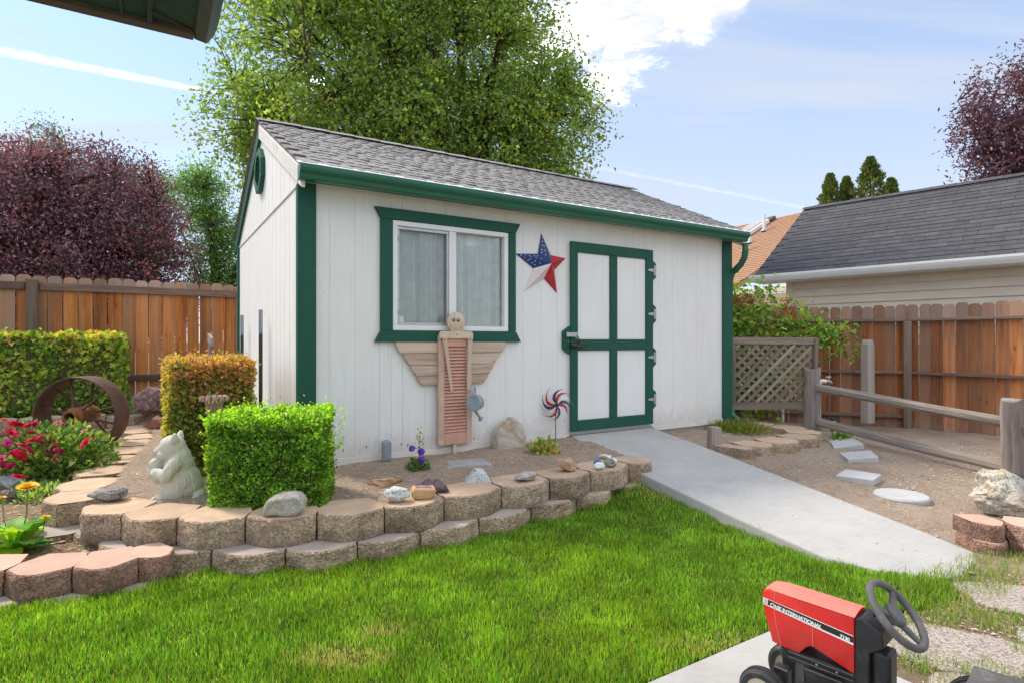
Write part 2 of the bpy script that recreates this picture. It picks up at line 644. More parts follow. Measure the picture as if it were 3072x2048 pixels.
def make_materials():
    # painted sheet siding: vertical brush and sawn texture
    for nm, base, gr in (('siding', WHITE_WALL, 70.0), ('green_paint', GREEN, 60.0)):
        m, t, p, o = mat_new(nm)
        v = coords(t)
        g = t.noise(stretch(t, v, (gr, gr, gr * 0.035)), 1.0, 5.0, 0.6, 0.3)
        a = t.noise(v, 1.7, 5.0, 0.6)
        lo = tuple(x * 0.92 for x in base)
        col = t.ramp(t.math('ADD', t.math('MULTIPLY', g, 0.35), t.math('MULTIPLY', a, 0.65)), [(0.3, lo), (0.65, base)])
        if nm == 'siding':
            k = t.smooth(t.noise(stretch(t, v, (2.2, 2.2, 0.5)), 1.0, 6.0, 0.7), 0.55, 0.8)
            col = t.mix(t.math('MULTIPLY', k, 0.22), col, (0.62, 0.56, 0.46))
            k2 = t.smooth(t.noise(v, 26.0, 2.0, 0.5), 0.74, 0.79)
            col = t.mix(t.math('MULTIPLY', k2, 0.5), col, (0.45, 0.40, 0.33))
            k3 = t.smooth(t.noise(stretch(t, v, (30.0, 30.0, 1.1)), 1.0, 5.0, 0.7), 0.52, 0.72)
            col = t.mix(t.math('MULTIPLY', k3, 0.16), col, (0.50, 0.49, 0.46))
            # rain-splashed earth along the foot
            tc = t.n('ShaderNodeTexCoord')
            sz = t.n('ShaderNodeSeparateXYZ', i_0=tc.outputs['Object'])
            ed = t.math('ADD', sz.outputs[2], t.math('MULTIPLY', t.math('SUBTRACT', t.noise(v, 14.0, 6.0, 0.75), 0.5), 0.5))
            col = t.mix(t.math('MULTIPLY', t.smooth(ed, -0.06, 0.22, 1.0, 0.0), 0.40), col, (0.40, 0.32, 0.24))
        else:
            k = t.smooth(t.noise(stretch(t, v, (4, 4, 1.2)), 1.0, 6.0, 0.7), 0.52, 0.8)
            col = t.mix(t.math('MULTIPLY', k, 0.35), col, (0.035, 0.15, 0.105))
            k2 = t.smooth(t.noise(v, 34.0, 3.0, 0.6), 0.70, 0.75)
            col = t.mix(t.math('MULTIPLY', k2, 0.55), col, (0.30, 0.34, 0.30))
            k3 = t.smooth(t.noise(stretch(t, v, (3.0, 3.0, 40.0)), 1.0, 5.0, 0.7), 0.45, 0.75)
            col = t.mix(t.math('MULTIPLY', k3, 0.25), col, (0.008, 0.055, 0.038))
        t.put(p.inputs['Base Color'], col)
        p.inputs['Roughness'].default_value = 0.6
        p.inputs['Specular IOR Level'].default_value = 0.3
        bump(t, p, g, 0.55, 0.004)
    m_plain('gutter_green', (0.014, 0.12, 0.068), 0.28, 0.10, 3.0, 0.05, 30.0, 0.0, (0.10, 0.12, 0.10), 0.25, spec=0.5)
    m_plain('vinyl_white', (0.80, 0.80, 0.79), 0.4, 0.03, 4.0, 0.03)
    m_plain('trim_white', (0.72, 0.69, 0.62), 0.6, 0.08, 9.0, 0.2, 80.0, 0.0, (0.35, 0.30, 0.24), 0.5)
    m_plain('screen_grey', (0.30, 0.31, 0.32), 0.6, 0.05)
    m_plain('curtain', (0.88, 0.88, 0.86), 0.9, 0.10, 14.0, 0.2, 120.0)
    m_plain('curtain_lining', (0.52, 0.45, 0.32), 0.9, 0.1)
    m_plain('steel', (0.50, 0.51, 0.52), 0.42, 0.12, 20.0, 0.1, 80.0, 0.75, (0.25, 0.18, 0.12), 0.4)
    m_plain('steel_dark', (0.06, 0.055, 0.05), 0.45, 0.2, 20.0, 0.2, 60.0, 0.6)
    m_plain('galvanised', (0.33, 0.38, 0.44), 0.5, 0.15, 14.0, 0.1, 50.0, 0.5, (0.45, 0.45, 0.44), 0.4)
    m_plain('grey_plastic', (0.26, 0.29, 0.33), 0.5, 0.08, 8.0, 0.1)
    m_plain('rust', (0.115, 0.062, 0.045), 0.8, 0.3, 8.0, 0.5, 70.0, 0.25, (0.19, 0.115, 0.085), 0.6)
    m_plain('rust_orange', (0.26, 0.115, 0.04), 0.85, 0.35, 12.0, 0.6, 60.0, 0.15, (0.08, 0.04, 0.03), 0.6)
    m_plain('statue', (0.57, 0.545, 0.455), 0.8, 0.12, 7.0, 0.5, 60.0, 0.0, (0.30, 0.235, 0.15), 0.75)
    m_plain('post_green', (0.05, 0.075, 0.05), 0.55, 0.15, 9.0)
    m_plain('foundation', (0.34, 0.32, 0.29), 0.9, 0.2, 6.0, 0.5, 40.0, 0.0, (0.2, 0.16, 0.12), 0.5)
    m_plain('white_plastic', (0.75, 0.75, 0.74), 0.4, 0.05, 5.0)
    m_plain('teal_plastic', (0.10, 0.33, 0.27), 0.5, 0.1, 5.0)
    m_plain('black_plastic', (0.020, 0.020, 0.021), 0.42, 0.25, 18.0, 0.15, 60.0, 0.0, (0.16, 0.15, 0.13), 0.45)
    m_plain('black_rubber', (0.035, 0.034, 0.036), 0.7, 0.25, 22.0, 0.3, 70.0, 0.0, (0.20, 0.18, 0.15), 0.6)
    m_plain('grey_rubber', (0.105, 0.100, 0.095), 0.62, 0.2, 20.0, 0.3, 80.0, 0.0, (0.30, 0.27, 0.23), 0.55)
    m_plain('rim_cream', (0.62, 0.56, 0.42), 0.5, 0.1, 10.0)
    m_plain('red_paint', (0.62, 0.018, 0.012), 0.30, 0.12, 7.0, 0.05, 40.0, 0.0, (0.75, 0.10, 0.07), 0.5, spec=0.5)
    m_plain('red_faded', (0.72, 0.20, 0.15), 0.6, 0.10, 7.0, 0.1, 90.0, 0.0, (0.78, 0.36, 0.28), 0.6)
    m_plain('decal_black', (0.02, 0.022, 0.022), 0.4, 0.1, 20.0)
    m_plain('decal_white', (0.80, 0.79, 0.76), 0.5, 0.05, 20.0)
    m_plain('flag_blue', (0.018, 0.045, 0.17), 0.45, 0.2, 9.0, 0.1, 60.0, 0.0, (0.10, 0.15, 0.30), 0.5)
    m_plain('flag_red', (0.45, 0.022, 0.035), 0.45, 0.15, 9.0, 0.1, 60.0, 0.0, (0.55, 0.14, 0.14), 0.5)
    m_plain('flag_white', (0.74, 0.62, 0.64), 0.5, 0.12, 6.0, 0.1, 60.0, 0.0, (0.62, 0.58, 0.50), 0.6)
    m_plain('navy_paint', (0.028, 0.022, 0.075), 0.45, 0.1)
    m_plain('pink_shutter', (0.62, 0.335, 0.25), 0.75, 0.12, 8.0, 0.3, 60.0, 0.0, (0.42, 0.25, 0.17), 0.6)
    m_plain('shutter_frame', (0.60, 0.40, 0.31), 0.75, 0.14, 8.0, 0.3, 60.0, 0.0, (0.45, 0.33, 0.24), 0.6)
    m_plain('cheek_pink', (0.66, 0.27, 0.27), 0.8, 0.1)
    m, t, p, o = mat_new('concrete')
    v = coords(t, rnd=False)
    a = t.noise(v, 1.3, 6.0, 0.65, 0.4)
    b = t.noise(v, 9.0, 6.0, 0.7)
    br = t.noise(stretch(t, v, (5.0, 160.0, 20.0)), 1.0, 4.0, 0.6, 0.2)
    col = t.ramp(t.math('ADD', t.math('MULTIPLY', a, 0.5), t.math('ADD', t.math('MULTIPLY', b, 0.25), t.math('MULTIPLY', br, 0.25))), [(0.36, (0.35, 0.34, 0.325)), (0.5, (0.43, 0.42, 0.40)), (0.64, (0.485, 0.47, 0.445))])
    st = t.smooth(t.noise(v, 2.6, 7.0, 0.75, 0.8), 0.56, 0.74)
    col = t.mix(t.math('MULTIPLY', st, 0.35), col, (0.27, 0.245, 0.215))
    sp = t.smooth(t.noise(v, 30.0, 3.0, 0.6), 0.70, 0.76)
    col = t.mix(t.math('MULTIPLY', sp, 0.5), col, (0.22, 0.19, 0.16))
    t.put(p.inputs['Base Color'], col)
    p.inputs['Roughness'].default_value = 0.9
    p.inputs['Specular IOR Level'].default_value = 0.2
    bump(t, p, t.math('ADD', br, t.math('MULTIPLY', b, 0.6)), 0.55, 0.006)
    m_plain('paver_grey', (0.46, 0.46, 0.45), 0.9, 0.08, 6.0, 0.3, 90.0, 0.0, (0.36, 0.33, 0.28), 0.4)
    m_plain('house_siding', (0.72, 0.64, 0.52), 0.6, 0.05, 3.0, 0.08, 40.0)
    m_plain('house_tan', (0.44, 0.34, 0.25), 0.7, 0.06, 3.0)
    m_plain('gutter_white', (0.78, 0.78, 0.77), 0.4, 0.04, 5.0)
    m_plain('soffit_green', (0.022, 0.060, 0.042), 0.7, 0.2, 6.0, 0.2, 40.0, 0.0, (0.05, 0.07, 0.05), 0.5)
    m_plain('fascia_brown', (0.11, 0.085, 0.06), 0.75, 0.2, 8.0)
    m_plain('gutter_dark', (0.05, 0.085, 0.085), 0.35, 0.12, 4.0, 0.05)
    m_plain('skylight_glass', (0.25, 0.22, 0.2), 0.15, 0.2, 5.0, 0.0)
    m_plain('vent_dark', (0.10, 0.085, 0.075), 0.7, 0.2)
    # timber
    m_wood('fence_left', (0.19, 0.058, 0.016), (0.42, 0.150, 0.040), (0.58, 0.25, 0.080), 'Z', 22.0, 0.8, (0.28, 0.19, 0.13), 0.8, 0.7, True, 0.34,
           (1.44, 1.52, (0.33, 0.265, 0.22)))
    m_wood('fence_right', (0.15, 0.047, 0.016), (0.38, 0.132, 0.046), (0.54, 0.225, 0.082), 'Z', 22.0, 0.75, (0.23, 0.145, 0.105), 0.8, 0.7, True, 0.36,
           (1.53, 1.62, (0.31, 0.23, 0.19)))
    m_wood('rail_grey', (0.14, 0.105, 0.085), (0.26, 0.205, 0.17), (0.36, 0.30, 0.25), 'X', 26.0, 0.85, (0.42, 0.36, 0.30), 0.5, 0.5)
    m_wood('rail_brown', (0.085, 0.05, 0.035), (0.17, 0.11, 0.085), (0.25, 0.17, 0.13), 'X', 26.0, 0.85, (0.26, 0.20, 0.16), 0.5, 0.4)
    m_wood('post_brown', (0.085, 0.055, 0.04), (0.17, 0.12, 0.09), (0.25, 0.19, 0.15), 'Z', 26.0, 0.85, (0.24, 0.19, 0.16), 0.5, 0.4)
    m_wood('post_grey', (0.115, 0.095, 0.085), (0.24, 0.20, 0.18), (0.38, 0.33, 0.29), 'Z', 34.0, 0.9, (0.46, 0.41, 0.37), 0.6, 0.9, True, 0.15)
    m_wood('rail_split', (0.13, 0.105, 0.088), (0.27, 0.225, 0.19), (0.41, 0.35, 0.30), 'X', 34.0, 0.9, (0.47, 0.41, 0.35), 0.6, 0.8, True, 0.15)
    m_wood('lattice_wood', (0.10, 0.075, 0.058), (0.20, 0.155, 0.125), (0.31, 0.25, 0.205), 'X', 30.0, 0.9, (0.34, 0.28, 0.235), 0.6, 0.6, False, 0.22)
    m_wood('angel_board', (0.30, 0.19, 0.135), (0.53, 0.395, 0.30), (0.65, 0.51, 0.41), 'X', 20.0, 0.8, (0.52, 0.43, 0.36), 0.5, 0.6, True, 0.10)
    m_wood('angel_pale', (0.46, 0.34, 0.23), (0.62, 0.49, 0.355), (0.70, 0.57, 0.43), 'Z', 20.0, 0.8, (0.5, 0.4, 0.3), 0.3, 0.3, False, 0.06)
    m_wood('sill_wood', (0.12, 0.08, 0.05), (0.22, 0.15, 0.10), (0.3, 0.22, 0.15), 'X', 26.0, 0.85)
    m_wood('bark', (0.035, 0.024, 0.018), (0.085, 0.062, 0.048), (0.14, 0.11, 0.09), 'Z', 14.0, 0.95, None, 0.5, 0.9, False, 0.1)
    m_wood('stem', (0.05, 0.045, 0.02), (0.10, 0.085, 0.04), (0.16, 0.13, 0.07), 'Z', 30.0, 0.9, None, 0.5, 0.4, False, 0.1)
    # stone and masonry
    m_block_face('block_face', (0.29, 0.20, 0.135), (0.41, 0.305, 0.215), (0.52, 0.40, 0.29))
    m_block_face('block_face_red', (0.24, 0.12, 0.085), (0.33, 0.19, 0.14), (0.40, 0.26, 0.20))
    m_plain('block_top', (0.54, 0.385, 0.265), 0.92, 0.14, 7.0, 0.5, 110.0, 0.0, (0.36, 0.28, 0.21), 0.65, 0.12, 0.2)
    m_plain('block_top_red', (0.57, 0.37, 0.28), 0.9, 0.10, 5.0, 0.35, 110.0, 0.0, (0.42, 0.33, 0.27), 0.5, 0.10, 0.2)
    m_plain('block_top_grey', (0.42, 0.36, 0.31), 0.9, 0.14, 6.0, 0.4, 90.0, 0.0, (0.25, 0.22, 0.19), 0.6, 0.12, 0.2)
    m_stone('granite', [(0.48, 0.49, 0.48), (0.62, 0.63, 0.62), (0.72, 0.73, 0.71)], 20.0, 0.8, 0.3, (0.10, 0.11, 0.11), 0.75, 120.0, 60.0)
    m_stone('river_rock', [(0.27, 0.26, 0.23), (0.44, 0.41, 0.35), (0.56, 0.53, 0.47)], 14.0, 0.75, 0.5, (0.62, 0.60, 0.56), 0.4, 60.0, 40.0, (0.36, 0.24, 0.12))
    m_stone('lava_purple', [(0.06, 0.045, 0.055), (0.16, 0.12, 0.135), (0.27, 0.21, 0.23)], 30.0, 0.95, 1.0, (0.02, 0.015, 0.02), 0.7, 70.0, 60.0)
    m_stone('lava_red', [(0.10, 0.06, 0.06), (0.22, 0.14, 0.135), (0.36, 0.25, 0.24)], 18.0, 0.95, 1.0, (0.05, 0.03, 0.03), 0.6, 40.0, 30.0)
    m_stone('sand_rock', [(0.25, 0.12, 0.06), (0.42, 0.27, 0.16), (0.58, 0.42, 0.28)], 7.0, 0.85, 0.6)
    m_stone('slate_grey', [(0.27, 0.26, 0.25), (0.36, 0.35, 0.34), (0.44, 0.43, 0.41)], 9.0, 0.85, 0.5, (0.2, 0.19, 0.18), 0.4, 80.0)
    m_stone('flat_rock', [(0.33, 0.32, 0.31), (0.46, 0.44, 0.42), (0.52, 0.50, 0.47)], 8.0, 0.85, 0.6, None, 0.4, 90, 30, (0.34, 0.26, 0.17))
    m_stone('agate', [(0.35, 0.17, 0.07), (0.48, 0.34, 0.22), (0.60, 0.57, 0.52)], 9.0, 0.6, 0.6, None, 0.5, 90, 30, (0.22, 0.30, 0.46))
    m_stone('painted_rock', [(0.46, 0.28, 0.12), (0.50, 0.32, 0.17), (0.58, 0.41, 0.26)], 10.0, 0.7, 0.3)
    m_stone('quartz_stain', [(0.42, 0.33, 0.24), (0.52, 0.475, 0.40), (0.62, 0.59, 0.52)], 9.0, 0.8, 0.9, None, 0.5, 90, 26, (0.42, 0.235, 0.12))
    m_stone('boulder_pale', [(0.36, 0.30, 0.22), (0.56, 0.52, 0.44), (0.70, 0.67, 0.60)], 9.0, 0.9, 1.0, (0.16, 0.13, 0.10), 0.6, 36.0, 26.0, (0.50, 0.36, 0.22))
    m_stone('dark_stone', [(0.10, 0.105, 0.115), (0.20, 0.21, 0.225), (0.31, 0.32, 0.34)], 10.0, 0.85, 0.6, (0.4, 0.41, 0.42), 0.4, 110.0)
    m_stone('red_rock', [(0.15, 0.06, 0.045), (0.27, 0.13, 0.10), (0.36, 0.20, 0.16)], 10.0, 0.85, 0.6)
    m_stone('pumice', [(0.14, 0.125, 0.115), (0.31, 0.29, 0.27), (0.44, 0.38, 0.31)], 12.0, 0.95, 0.9, (0.06, 0.06, 0.06), 0.6, 55.0, 40.0)
    m_plain('pebble_blue', (0.03, 0.15, 0.42), 0.5, 0.1, 20.0, 0.1)
    m_plain('pebble_white', (0.76, 0.75, 0.71), 0.5, 0.05, 20.0, 0.15)
    m_stone('pebble_grey', [(0.16, 0.15, 0.14), (0.27, 0.26, 0.245), (0.36, 0.35, 0.33)], 18.0, 0.8, 0.4)
    # ground
    m_ground('soil', (0.36, 0.25, 0.175), (0.52, 0.395, 0.295), (0.63, 0.51, 0.40), 2.2, (0.32, 0.27, 0.22), 0.9, 24.0)
    m_ground('soil_left', (0.22, 0.14, 0.09), (0.37, 0.26, 0.175), (0.49, 0.375, 0.265), 2.6, (0.46, 0.33, 0.22), 0.9, 22.0, 55.0)
    m_ground('turf_soil', (0.05, 0.055, 0.018), (0.075, 0.075, 0.025), (0.12, 0.10, 0.045), 3.0, None, 0.6)
    m_ground('far_ground', (0.10, 0.10, 0.05), (0.16, 0.14, 0.08), (0.2, 0.17, 0.1), 0.3, None, 0.3)
    m_ground('dry_ground', (0.24, 0.165, 0.105), (0.37, 0.27, 0.19), (0.48, 0.37, 0.27), 3.0, (0.30, 0.27, 0.16), 0.9, 26.0)
    # exposed aggregate
    m, t, p, o = mat_new('aggregate')
    v = coords(t)
    vo = t.n('ShaderNodeTexVoronoi')
    vo.inputs['Scale'].default_value = 85.0
    t.put(vo.inputs['Vector'], stretch(t, v, (1, 1.3, 1)))
    col = t.ramp(t.math('ADD', 0.0, vo.outputs['Color']), [(0.0, (0.22, 0.18, 0.16)), (0.35, (0.46, 0.36, 0.30)), (0.6, (0.58, 0.48, 0.41)), (0.8, (0.40, 0.40, 0.41)), (1.0, (0.66, 0.58, 0.50))])
    gap = t.smooth(vo.outputs['Distance'], 0.45, 0.8)
    col = t.mix(t.math('MULTIPLY', gap, 0.75), col, (0.20, 0.15, 0.115))
    t.put(p.inputs['Base Color'], col)
    p.inputs['Roughness'].default_value = 0.85
    bump(t, p, t.math('MULTIPLY', vo.outputs['Distance'], -1.0), 0.9, 0.01)
    # shingles
    for nm, cs in (('shingle_shed', [(0.20, 0.188, 0.18), (0.285, 0.27, 0.262), (0.375, 0.36, 0.35)]),
                   ('shingle_black', [(0.055, 0.053, 0.058), (0.090, 0.088, 0.096), (0.125, 0.122, 0.131)]),
                   ('shingle_tan', [(0.30, 0.165, 0.095), (0.42, 0.245, 0.15), (0.50, 0.31, 0.20)])):
        m, t, p, o = mat_new(nm)
        v = coords(t)
        a = t.noise(v, 5.0, 4.0, 0.6)
        gr = t.noise(v, 240.0, 2.0, 0.6)
        col = t.ramp(t.math('ADD', t.math('MULTIPLY', a, 0.45), t.math('MULTIPLY', gr, 0.55)), [(0.3, cs[0]), (0.5, cs[1]), (0.7, cs[2])])
        oi = t.n('ShaderNodeObjectInfo')
        col = t.mix(1.0, col, t.ramp(oi.outputs['Random'], [(0.0, 0.88), (1.0, 1.10)]), 'MULTIPLY')
        t.put(p.inputs['Base Color'], col)
        p.inputs['Roughness'].default_value = 0.95
        p.inputs['Specular IOR Level'].default_value = 0.15
        bump(t, p, gr, 0.5, 0.003)
    # clear pane
    m, t, p, o = mat_new('window_glass')
    g = t.n('ShaderNodeBsdfGlossy')
    g.inputs['Roughness'].default_value = 0.03
    tr = t.n('ShaderNodeBsdfTransparent')
    tr.inputs[0].default_value = (0.95, 0.97, 0.965, 1)
    fr = t.n('ShaderNodeFresnel')
    fr.inputs[0].default_value = 1.5
    mx = t.n('ShaderNodeMixShader')
    t.put(mx.inputs[0], t.math('MULTIPLY', fr.outputs[0], 1.4, clamp=True))
    t.t.links.new(tr.outputs[0], mx.inputs[1])
    t.t.links.new(g.outputs[0], mx.inputs[2])
    t.t.links.new(mx.outputs[0], o.inputs[0])
    # woven insect screen
    m, t, p, o = mat_new('insect_screen')
    p.inputs['Base Color'].default_value = (0.10, 0.10, 0.105, 1)
    p.inputs['Roughness'].default_value = 0.8
    tr = t.n('ShaderNodeBsdfTransparent')
    mx = t.n('ShaderNodeMixShader')
    mx.inputs[0].default_value = 0.10
    t.t.links.new(tr.outputs[0], mx.inputs[1])
    t.t.links.new(p.outputs[0], mx.inputs[2])
    t.t.links.new(mx.outputs[0], o.inputs[0])
    # leaves
    m_leaf('leaf', 0.5, gain=1.65)
    m_leaf('leaf_tree', 0.52, gain=2.0)
    m_leaf('leaf_dark', 0.30, 0.45, (1.1, 0.9, 0.95), gain=2.1)
    m_leaf('grass', 0.45, 0.55, (1.1, 1.2, 0.4), 0.25, 1.55)
    m_leaf('petal', 0.30, 0.55, (1.1, 0.8, 0.8), 0.3)
    m_leaf('needle', 0.2, 0.7, (1.0, 1.1, 0.5), 0.2, 1.4)
    m_leaf('litter', 0.0, 0.9, (1, 1, 1), 0.15)


make_materials()
M = MATS


# ------------------------------------------------------------------ stone statue (sculpted first, while the scene is still light)
m_plain('statue_dark', (0.36, 0.36, 0.34), 0.6, 0.12, 12.0, 0.15)


def build_bear():
    B = None
    bm = bmesh.new()

    def ell(c, r, rot=None):
        m = Matrix.Translation(c)
        if rot is not None:
            m = m @ Matrix.Rotation(rot[2], 4, 'Z') @ Matrix.Rotation(rot[1], 4, 'Y') @ Matrix.Rotation(rot[0], 4, 'X')
        m = m @ Matrix.Diagonal((r[0], r[1], r[2], 1))
        bmesh.ops.create_icosphere(bm, subdivisions=3, radius=1.0, matrix=m)

    def limb(pts, rads):
        for i in range(len(pts) - 1):
            a, b = Vector(pts[i]), Vector(pts[i + 1])
            for k in range(7):
                s = k / 6
                p = a.lerp(b, s)
                r = rads[i] * (1 - s) + rads[i + 1] * s
                bmesh.ops.create_icosphere(bm, subdivisions=2, radius=r, matrix=Matrix.Translation(p))
    # looks towards -x, sits on z=0
    ell((0.03, 0, 0.12), (0.135, 0.125, 0.13))
    ell((0.02, 0, 0.22), (0.10, 0.095, 0.11), (0, R(-8), 0))
    ell((0.09, 0, 0.09), (0.085, 0.105, 0.09))
    limb([(0.02, 0, 0.27), (-0.015, 0, 0.335)], [0.085, 0.075])
    ell((-0.022, 0, 0.345), (0.088, 0.086, 0.078), (0, R(12), 0))
    limb([(-0.06, 0, 0.335), (-0.100, 0, 0.322), (-0.130, 0, 0.318)], [0.056, 0.038, 0.020])
    ell((-0.06, 0, 0.305), (0.06, 0.075, 0.045))
    ell((-0.140, 0, 0.320), (0.012, 0.014, 0.010))
    for s in (-1, 1):
        limb([(0.005, s * 0.056, 0.395), (0.010, s * 0.064, 0.422), (0.008, s * 0.066, 0.438)], [0.030, 0.020, 0.008])
        # brow and cheek
        ell((-0.055, s * 0.048, 0.352), (0.030, 0.018, 0.020))
        # arm bent forwards across the chest
        limb([(0.02, s * 0.095, 0.255), (-0.03, s * 0.125, 0.185), (-0.10, s * 0.085, 0.195), (-0.125, s * 0.05, 0.205)], [0.048, 0.042, 0.034, 0.026])
        for q in range(4):
            limb([(-0.125, s * (0.035 + 0.012 * q), 0.205), (-0.150, s * (0.030 + 0.012 * q), 0.192 - 0.003 * q)], [0.011, 0.008])
        # hind leg folded, paw forwards
        ell((0.0, s * 0.085, 0.075), (0.090, 0.045, 0.075))
        limb([(-0.06, s * 0.085, 0.04), (-0.115, s * 0.080, 0.028)], [0.038, 0.028])
        for q in range(3):
            limb([(-0.12, s * (0.066 + 0.014 * q), 0.022), (-0.142, s * (0.064 + 0.014 * q), 0.014)], [0.013, 0.010])
    # what it hugs: a small furry bundle
    ell((-0.125, 0.0, 0.235), (0.052, 0.058, 0.050))
    ell((-0.150, 0.0, 0.195), (0.035, 0.045, 0.050))
    ell((-0.115, 0.0, 0.165), (0.035, 0.06, 0.05))
    # bushy tail lying beside the haunch
    limb([(0.14, 0.02, 0.05), (0.17, -0.06, 0.035), (0.15, -0.12, 0.03)], [0.045, 0.04, 0.02])
    me = bpy.data.meshes.new('bear_raw')
    bm.to_mesh(me)
    bm.free()
    tmp = bpy.data.objects.new('bear_tmp', me)
    COL.objects.link(tmp)
    rm = tmp.modifiers.new('remesh', 'REMESH')
    rm.mode = 'VOXEL'
    rm.voxel_size = 0.0046
    sm = tmp.modifiers.new('smooth', 'SMOOTH')
    sm.iterations = 2
    sm.factor = 0.5
    dg = bpy.context.evaluated_depsgraph_get()
    me2 = bpy.data.meshes.new_from_object(tmp.evaluated_get(dg))
    bpy.data.objects.remove(tmp)
    # carved fur: fine furrows running down the body
    nv = len(me2.vertices)
    co = np.empty(nv * 3, dtype=np.float32)
    no = np.empty(nv * 3, dtype=np.float32)
    me2.vertices.foreach_get('co', co)
    me2.vertices.foreach_get('normal', no)
    co, no = co.reshape(-1, 3), no.reshape(-1, 3)
    for i in range(nv):
        x, y, z = (float(q) for q in co[i])
        head = 1.0 if z < 0.27 else 0.35
        a = math.atan2(y, x - 0.02)
        k = 0.0046 * mnoise.noise(Vector((a * 9 + z * 6, z * 16 + a * 2, x * 16))) + 0.0034 * mnoise.noise(Vector((a * 24 + z * 12, z * 42, 3.0))) + 0.0022 * mnoise.noise(Vector((a * 46 + z * 26, z * 30, 7.0)))
        co[i] += no[i] * k * head
    co[:, 2] = np.where(co[:, 2] < 0.004, 0.0, co[:, 2])
    me2.vertices.foreach_set('co', co.ravel())
    me2.materials.clear()
    me2.materials.append(M['statue'])
    me2.polygons.foreach_set('use_smooth', [True] * len(me2.polygons))
    me2.update()
    me2.name = 'bear_statue'
    o = link('bear_statue', me2, None, (-2.19, 3.79, 0.212), (0, 0, R(14)), (0.90, 0.95, 1.02))
    tag(o, 'white stone statue of a sitting animal hugging a bundle behind the wall', 'statue')
    for s in (-1, 1):
        MB().lathe([(0.0075, -0.002), (0.006, 0.004), (0.002, 0.0055)], 10).obj('eye', M['statue_dark'], o, True, 0, 1, (-0.088, s * 0.050, 0.352), (R(-70) * -s * -1, R(-40), 0)) if False else None
    MB().lathe([(0.012, -0.006), (0.011, 0.004), (0.004, 0.008)], 12).obj('nose', M['statue_dark'], o, True, 0, 1, (-0.147, 0, 0.321), (0, R(-90), 0))


build_bear()

# ------------------------------------------------------------------ place: shed frame in world metres
CX0, CY0, ZF = -1.638, 4.5, 0.32
SHED_ROT = R(31.8)
D1 = Vector((0.8499, 0.5270))
D2 = Vector((-0.5270, 0.8499))


def wl(a, b):
    """shed-local (along front, towards back) to world x,y"""
    return (CX0 + a * D1.x + b * D2.x, CY0 + a * D1.y + b * D2.y)


def to_local(x, y):
    dx, dy = x - CX0, y - CY0
    return dx * D1.x + dy * D1.y, dx * D2.x + dy * D2.y


def inside(poly, x, y):
    r = False
    j = len(poly) - 1
    for i in range(len(poly)):
        xi, yi = poly[i]
        xj, yj = poly[j]
        if (yi > y) != (yj > y) and x < (xj - xi) * (y - yi) / (yj - yi) + xi:
            r = not r
        j = i
    return r


def inside_np(poly, X, Y):
    r = np.zeros(X.shape, dtype=bool)
    j = len(poly) - 1
    for i in range(len(poly)):
        xi, yi = poly[i]
        xj, yj = poly[j]
        c = ((yi > Y) != (yj > Y)) & (X < (xj - xi) * (Y - yi) / (yj - yi + 1e-12) + xi)
        r ^= c
        j = i
    return r


def clamp(x, a=0.0, b=1.0):
    return max(a, min(b, x))


# outlines on the ground
WALL_LINE = [(-2.583, 3.487), (-2.248, 3.338), (-1.88, 3.255), (-1.506, 3.28), (-1.122, 3.338), (-0.759, 3.46), (-0.433, 3.702),
             (-0.071, 3.969), (0.27, 4.196), (0.601, 4.435), (0.951, 4.72), (1.173, 4.877)]
PATH_LINE = [(-2.80, 3.80), (-2.97, 4.11), (-3.15, 4.52), (-3.32, 4.94), (-3.50, 5.36), (-3.69, 5.76), (-3.86, 6.14), (-4.12, 6.52), (-4.40, 6.80)]
RAMP = [(2.62, -0.02), (2.45, -0.85), (2.374, -1.363), (2.295, -2.136), (2.255, -2.843), (2.373, -3.082), (2.526, -3.255), (2.76, -3.30), (3.03, -3.27),
        (3.18, -3.20), (3.26, -2.85), (3.307, -2.59), (3.377, -2.2), (3.536, -1.314), (3.633, -0.737), (3.735, -0.02)]
LAWN = [(-4.0, 2.72), (-2.60, 2.72), (-2.30, 2.76), (-2.0, 2.86), (-1.76, 3.06), (-1.62, 3.20), (-1.24, 3.22), (-0.87, 3.33), (-0.55, 3.56), (-0.21, 3.79), (0.13, 4.08), (0.48, 4.37), (0.81, 4.63),
        (1.02, 4.72), (1.22, 4.45), (1.42, 4.0), (1.60, 3.62), (1.78, 3.29), (2.00, 3.15), (2.28, 3.06), (2.20, 2.86), (1.95, 2.74), (1.6, 2.66), (1.19, 2.56), (0.42, 2.08), (-0.2, 1.69), (-0.6, 1.44), (-4.0, 1.44)]


def ramp_z(b):
    return 0.305 + 0.0955 * min(b, 0.0)


def lawn_z(X, Y):
    """the turf is banked up a little against the side of the ramp"""
    X, Y = np.asarray(X, dtype=float), np.asarray(Y, dtype=float)
    a = (X - CX0) * D1.x + (Y - CY0) * D1.y
    b = (X - CX0) * D2.x + (Y - CY0) * D2.y
    edge = np.interp(-b, [0.0, 0.85, 1.363, 2.136, 2.843, 3.1], [2.62, 2.45, 2.374, 2.295, 2.255, 2.37])
    d = np.maximum(0.0, edge - a)
    rise = np.clip(0.305 + 0.0955 * b - 0.08, 0.0, 0.12)
    return rise * np.exp(-(d / 0.33) ** 2)


def soil_mid(x, y):
    a, b = to_local(x, y)
    z = 0.215 + 0.055 * clamp((b + 1.3) / 1.2) + 0.02 * clamp((a - 1.4) / 1.0) * clamp((b + 1.2) / 0.8)
    return z


def soil_left(x, y):
    z = 0.055 + 0.13 * clamp((y - 3.25) / 1.3)
    return z + 0.17 * clamp((y - 6.75) / 0.35)


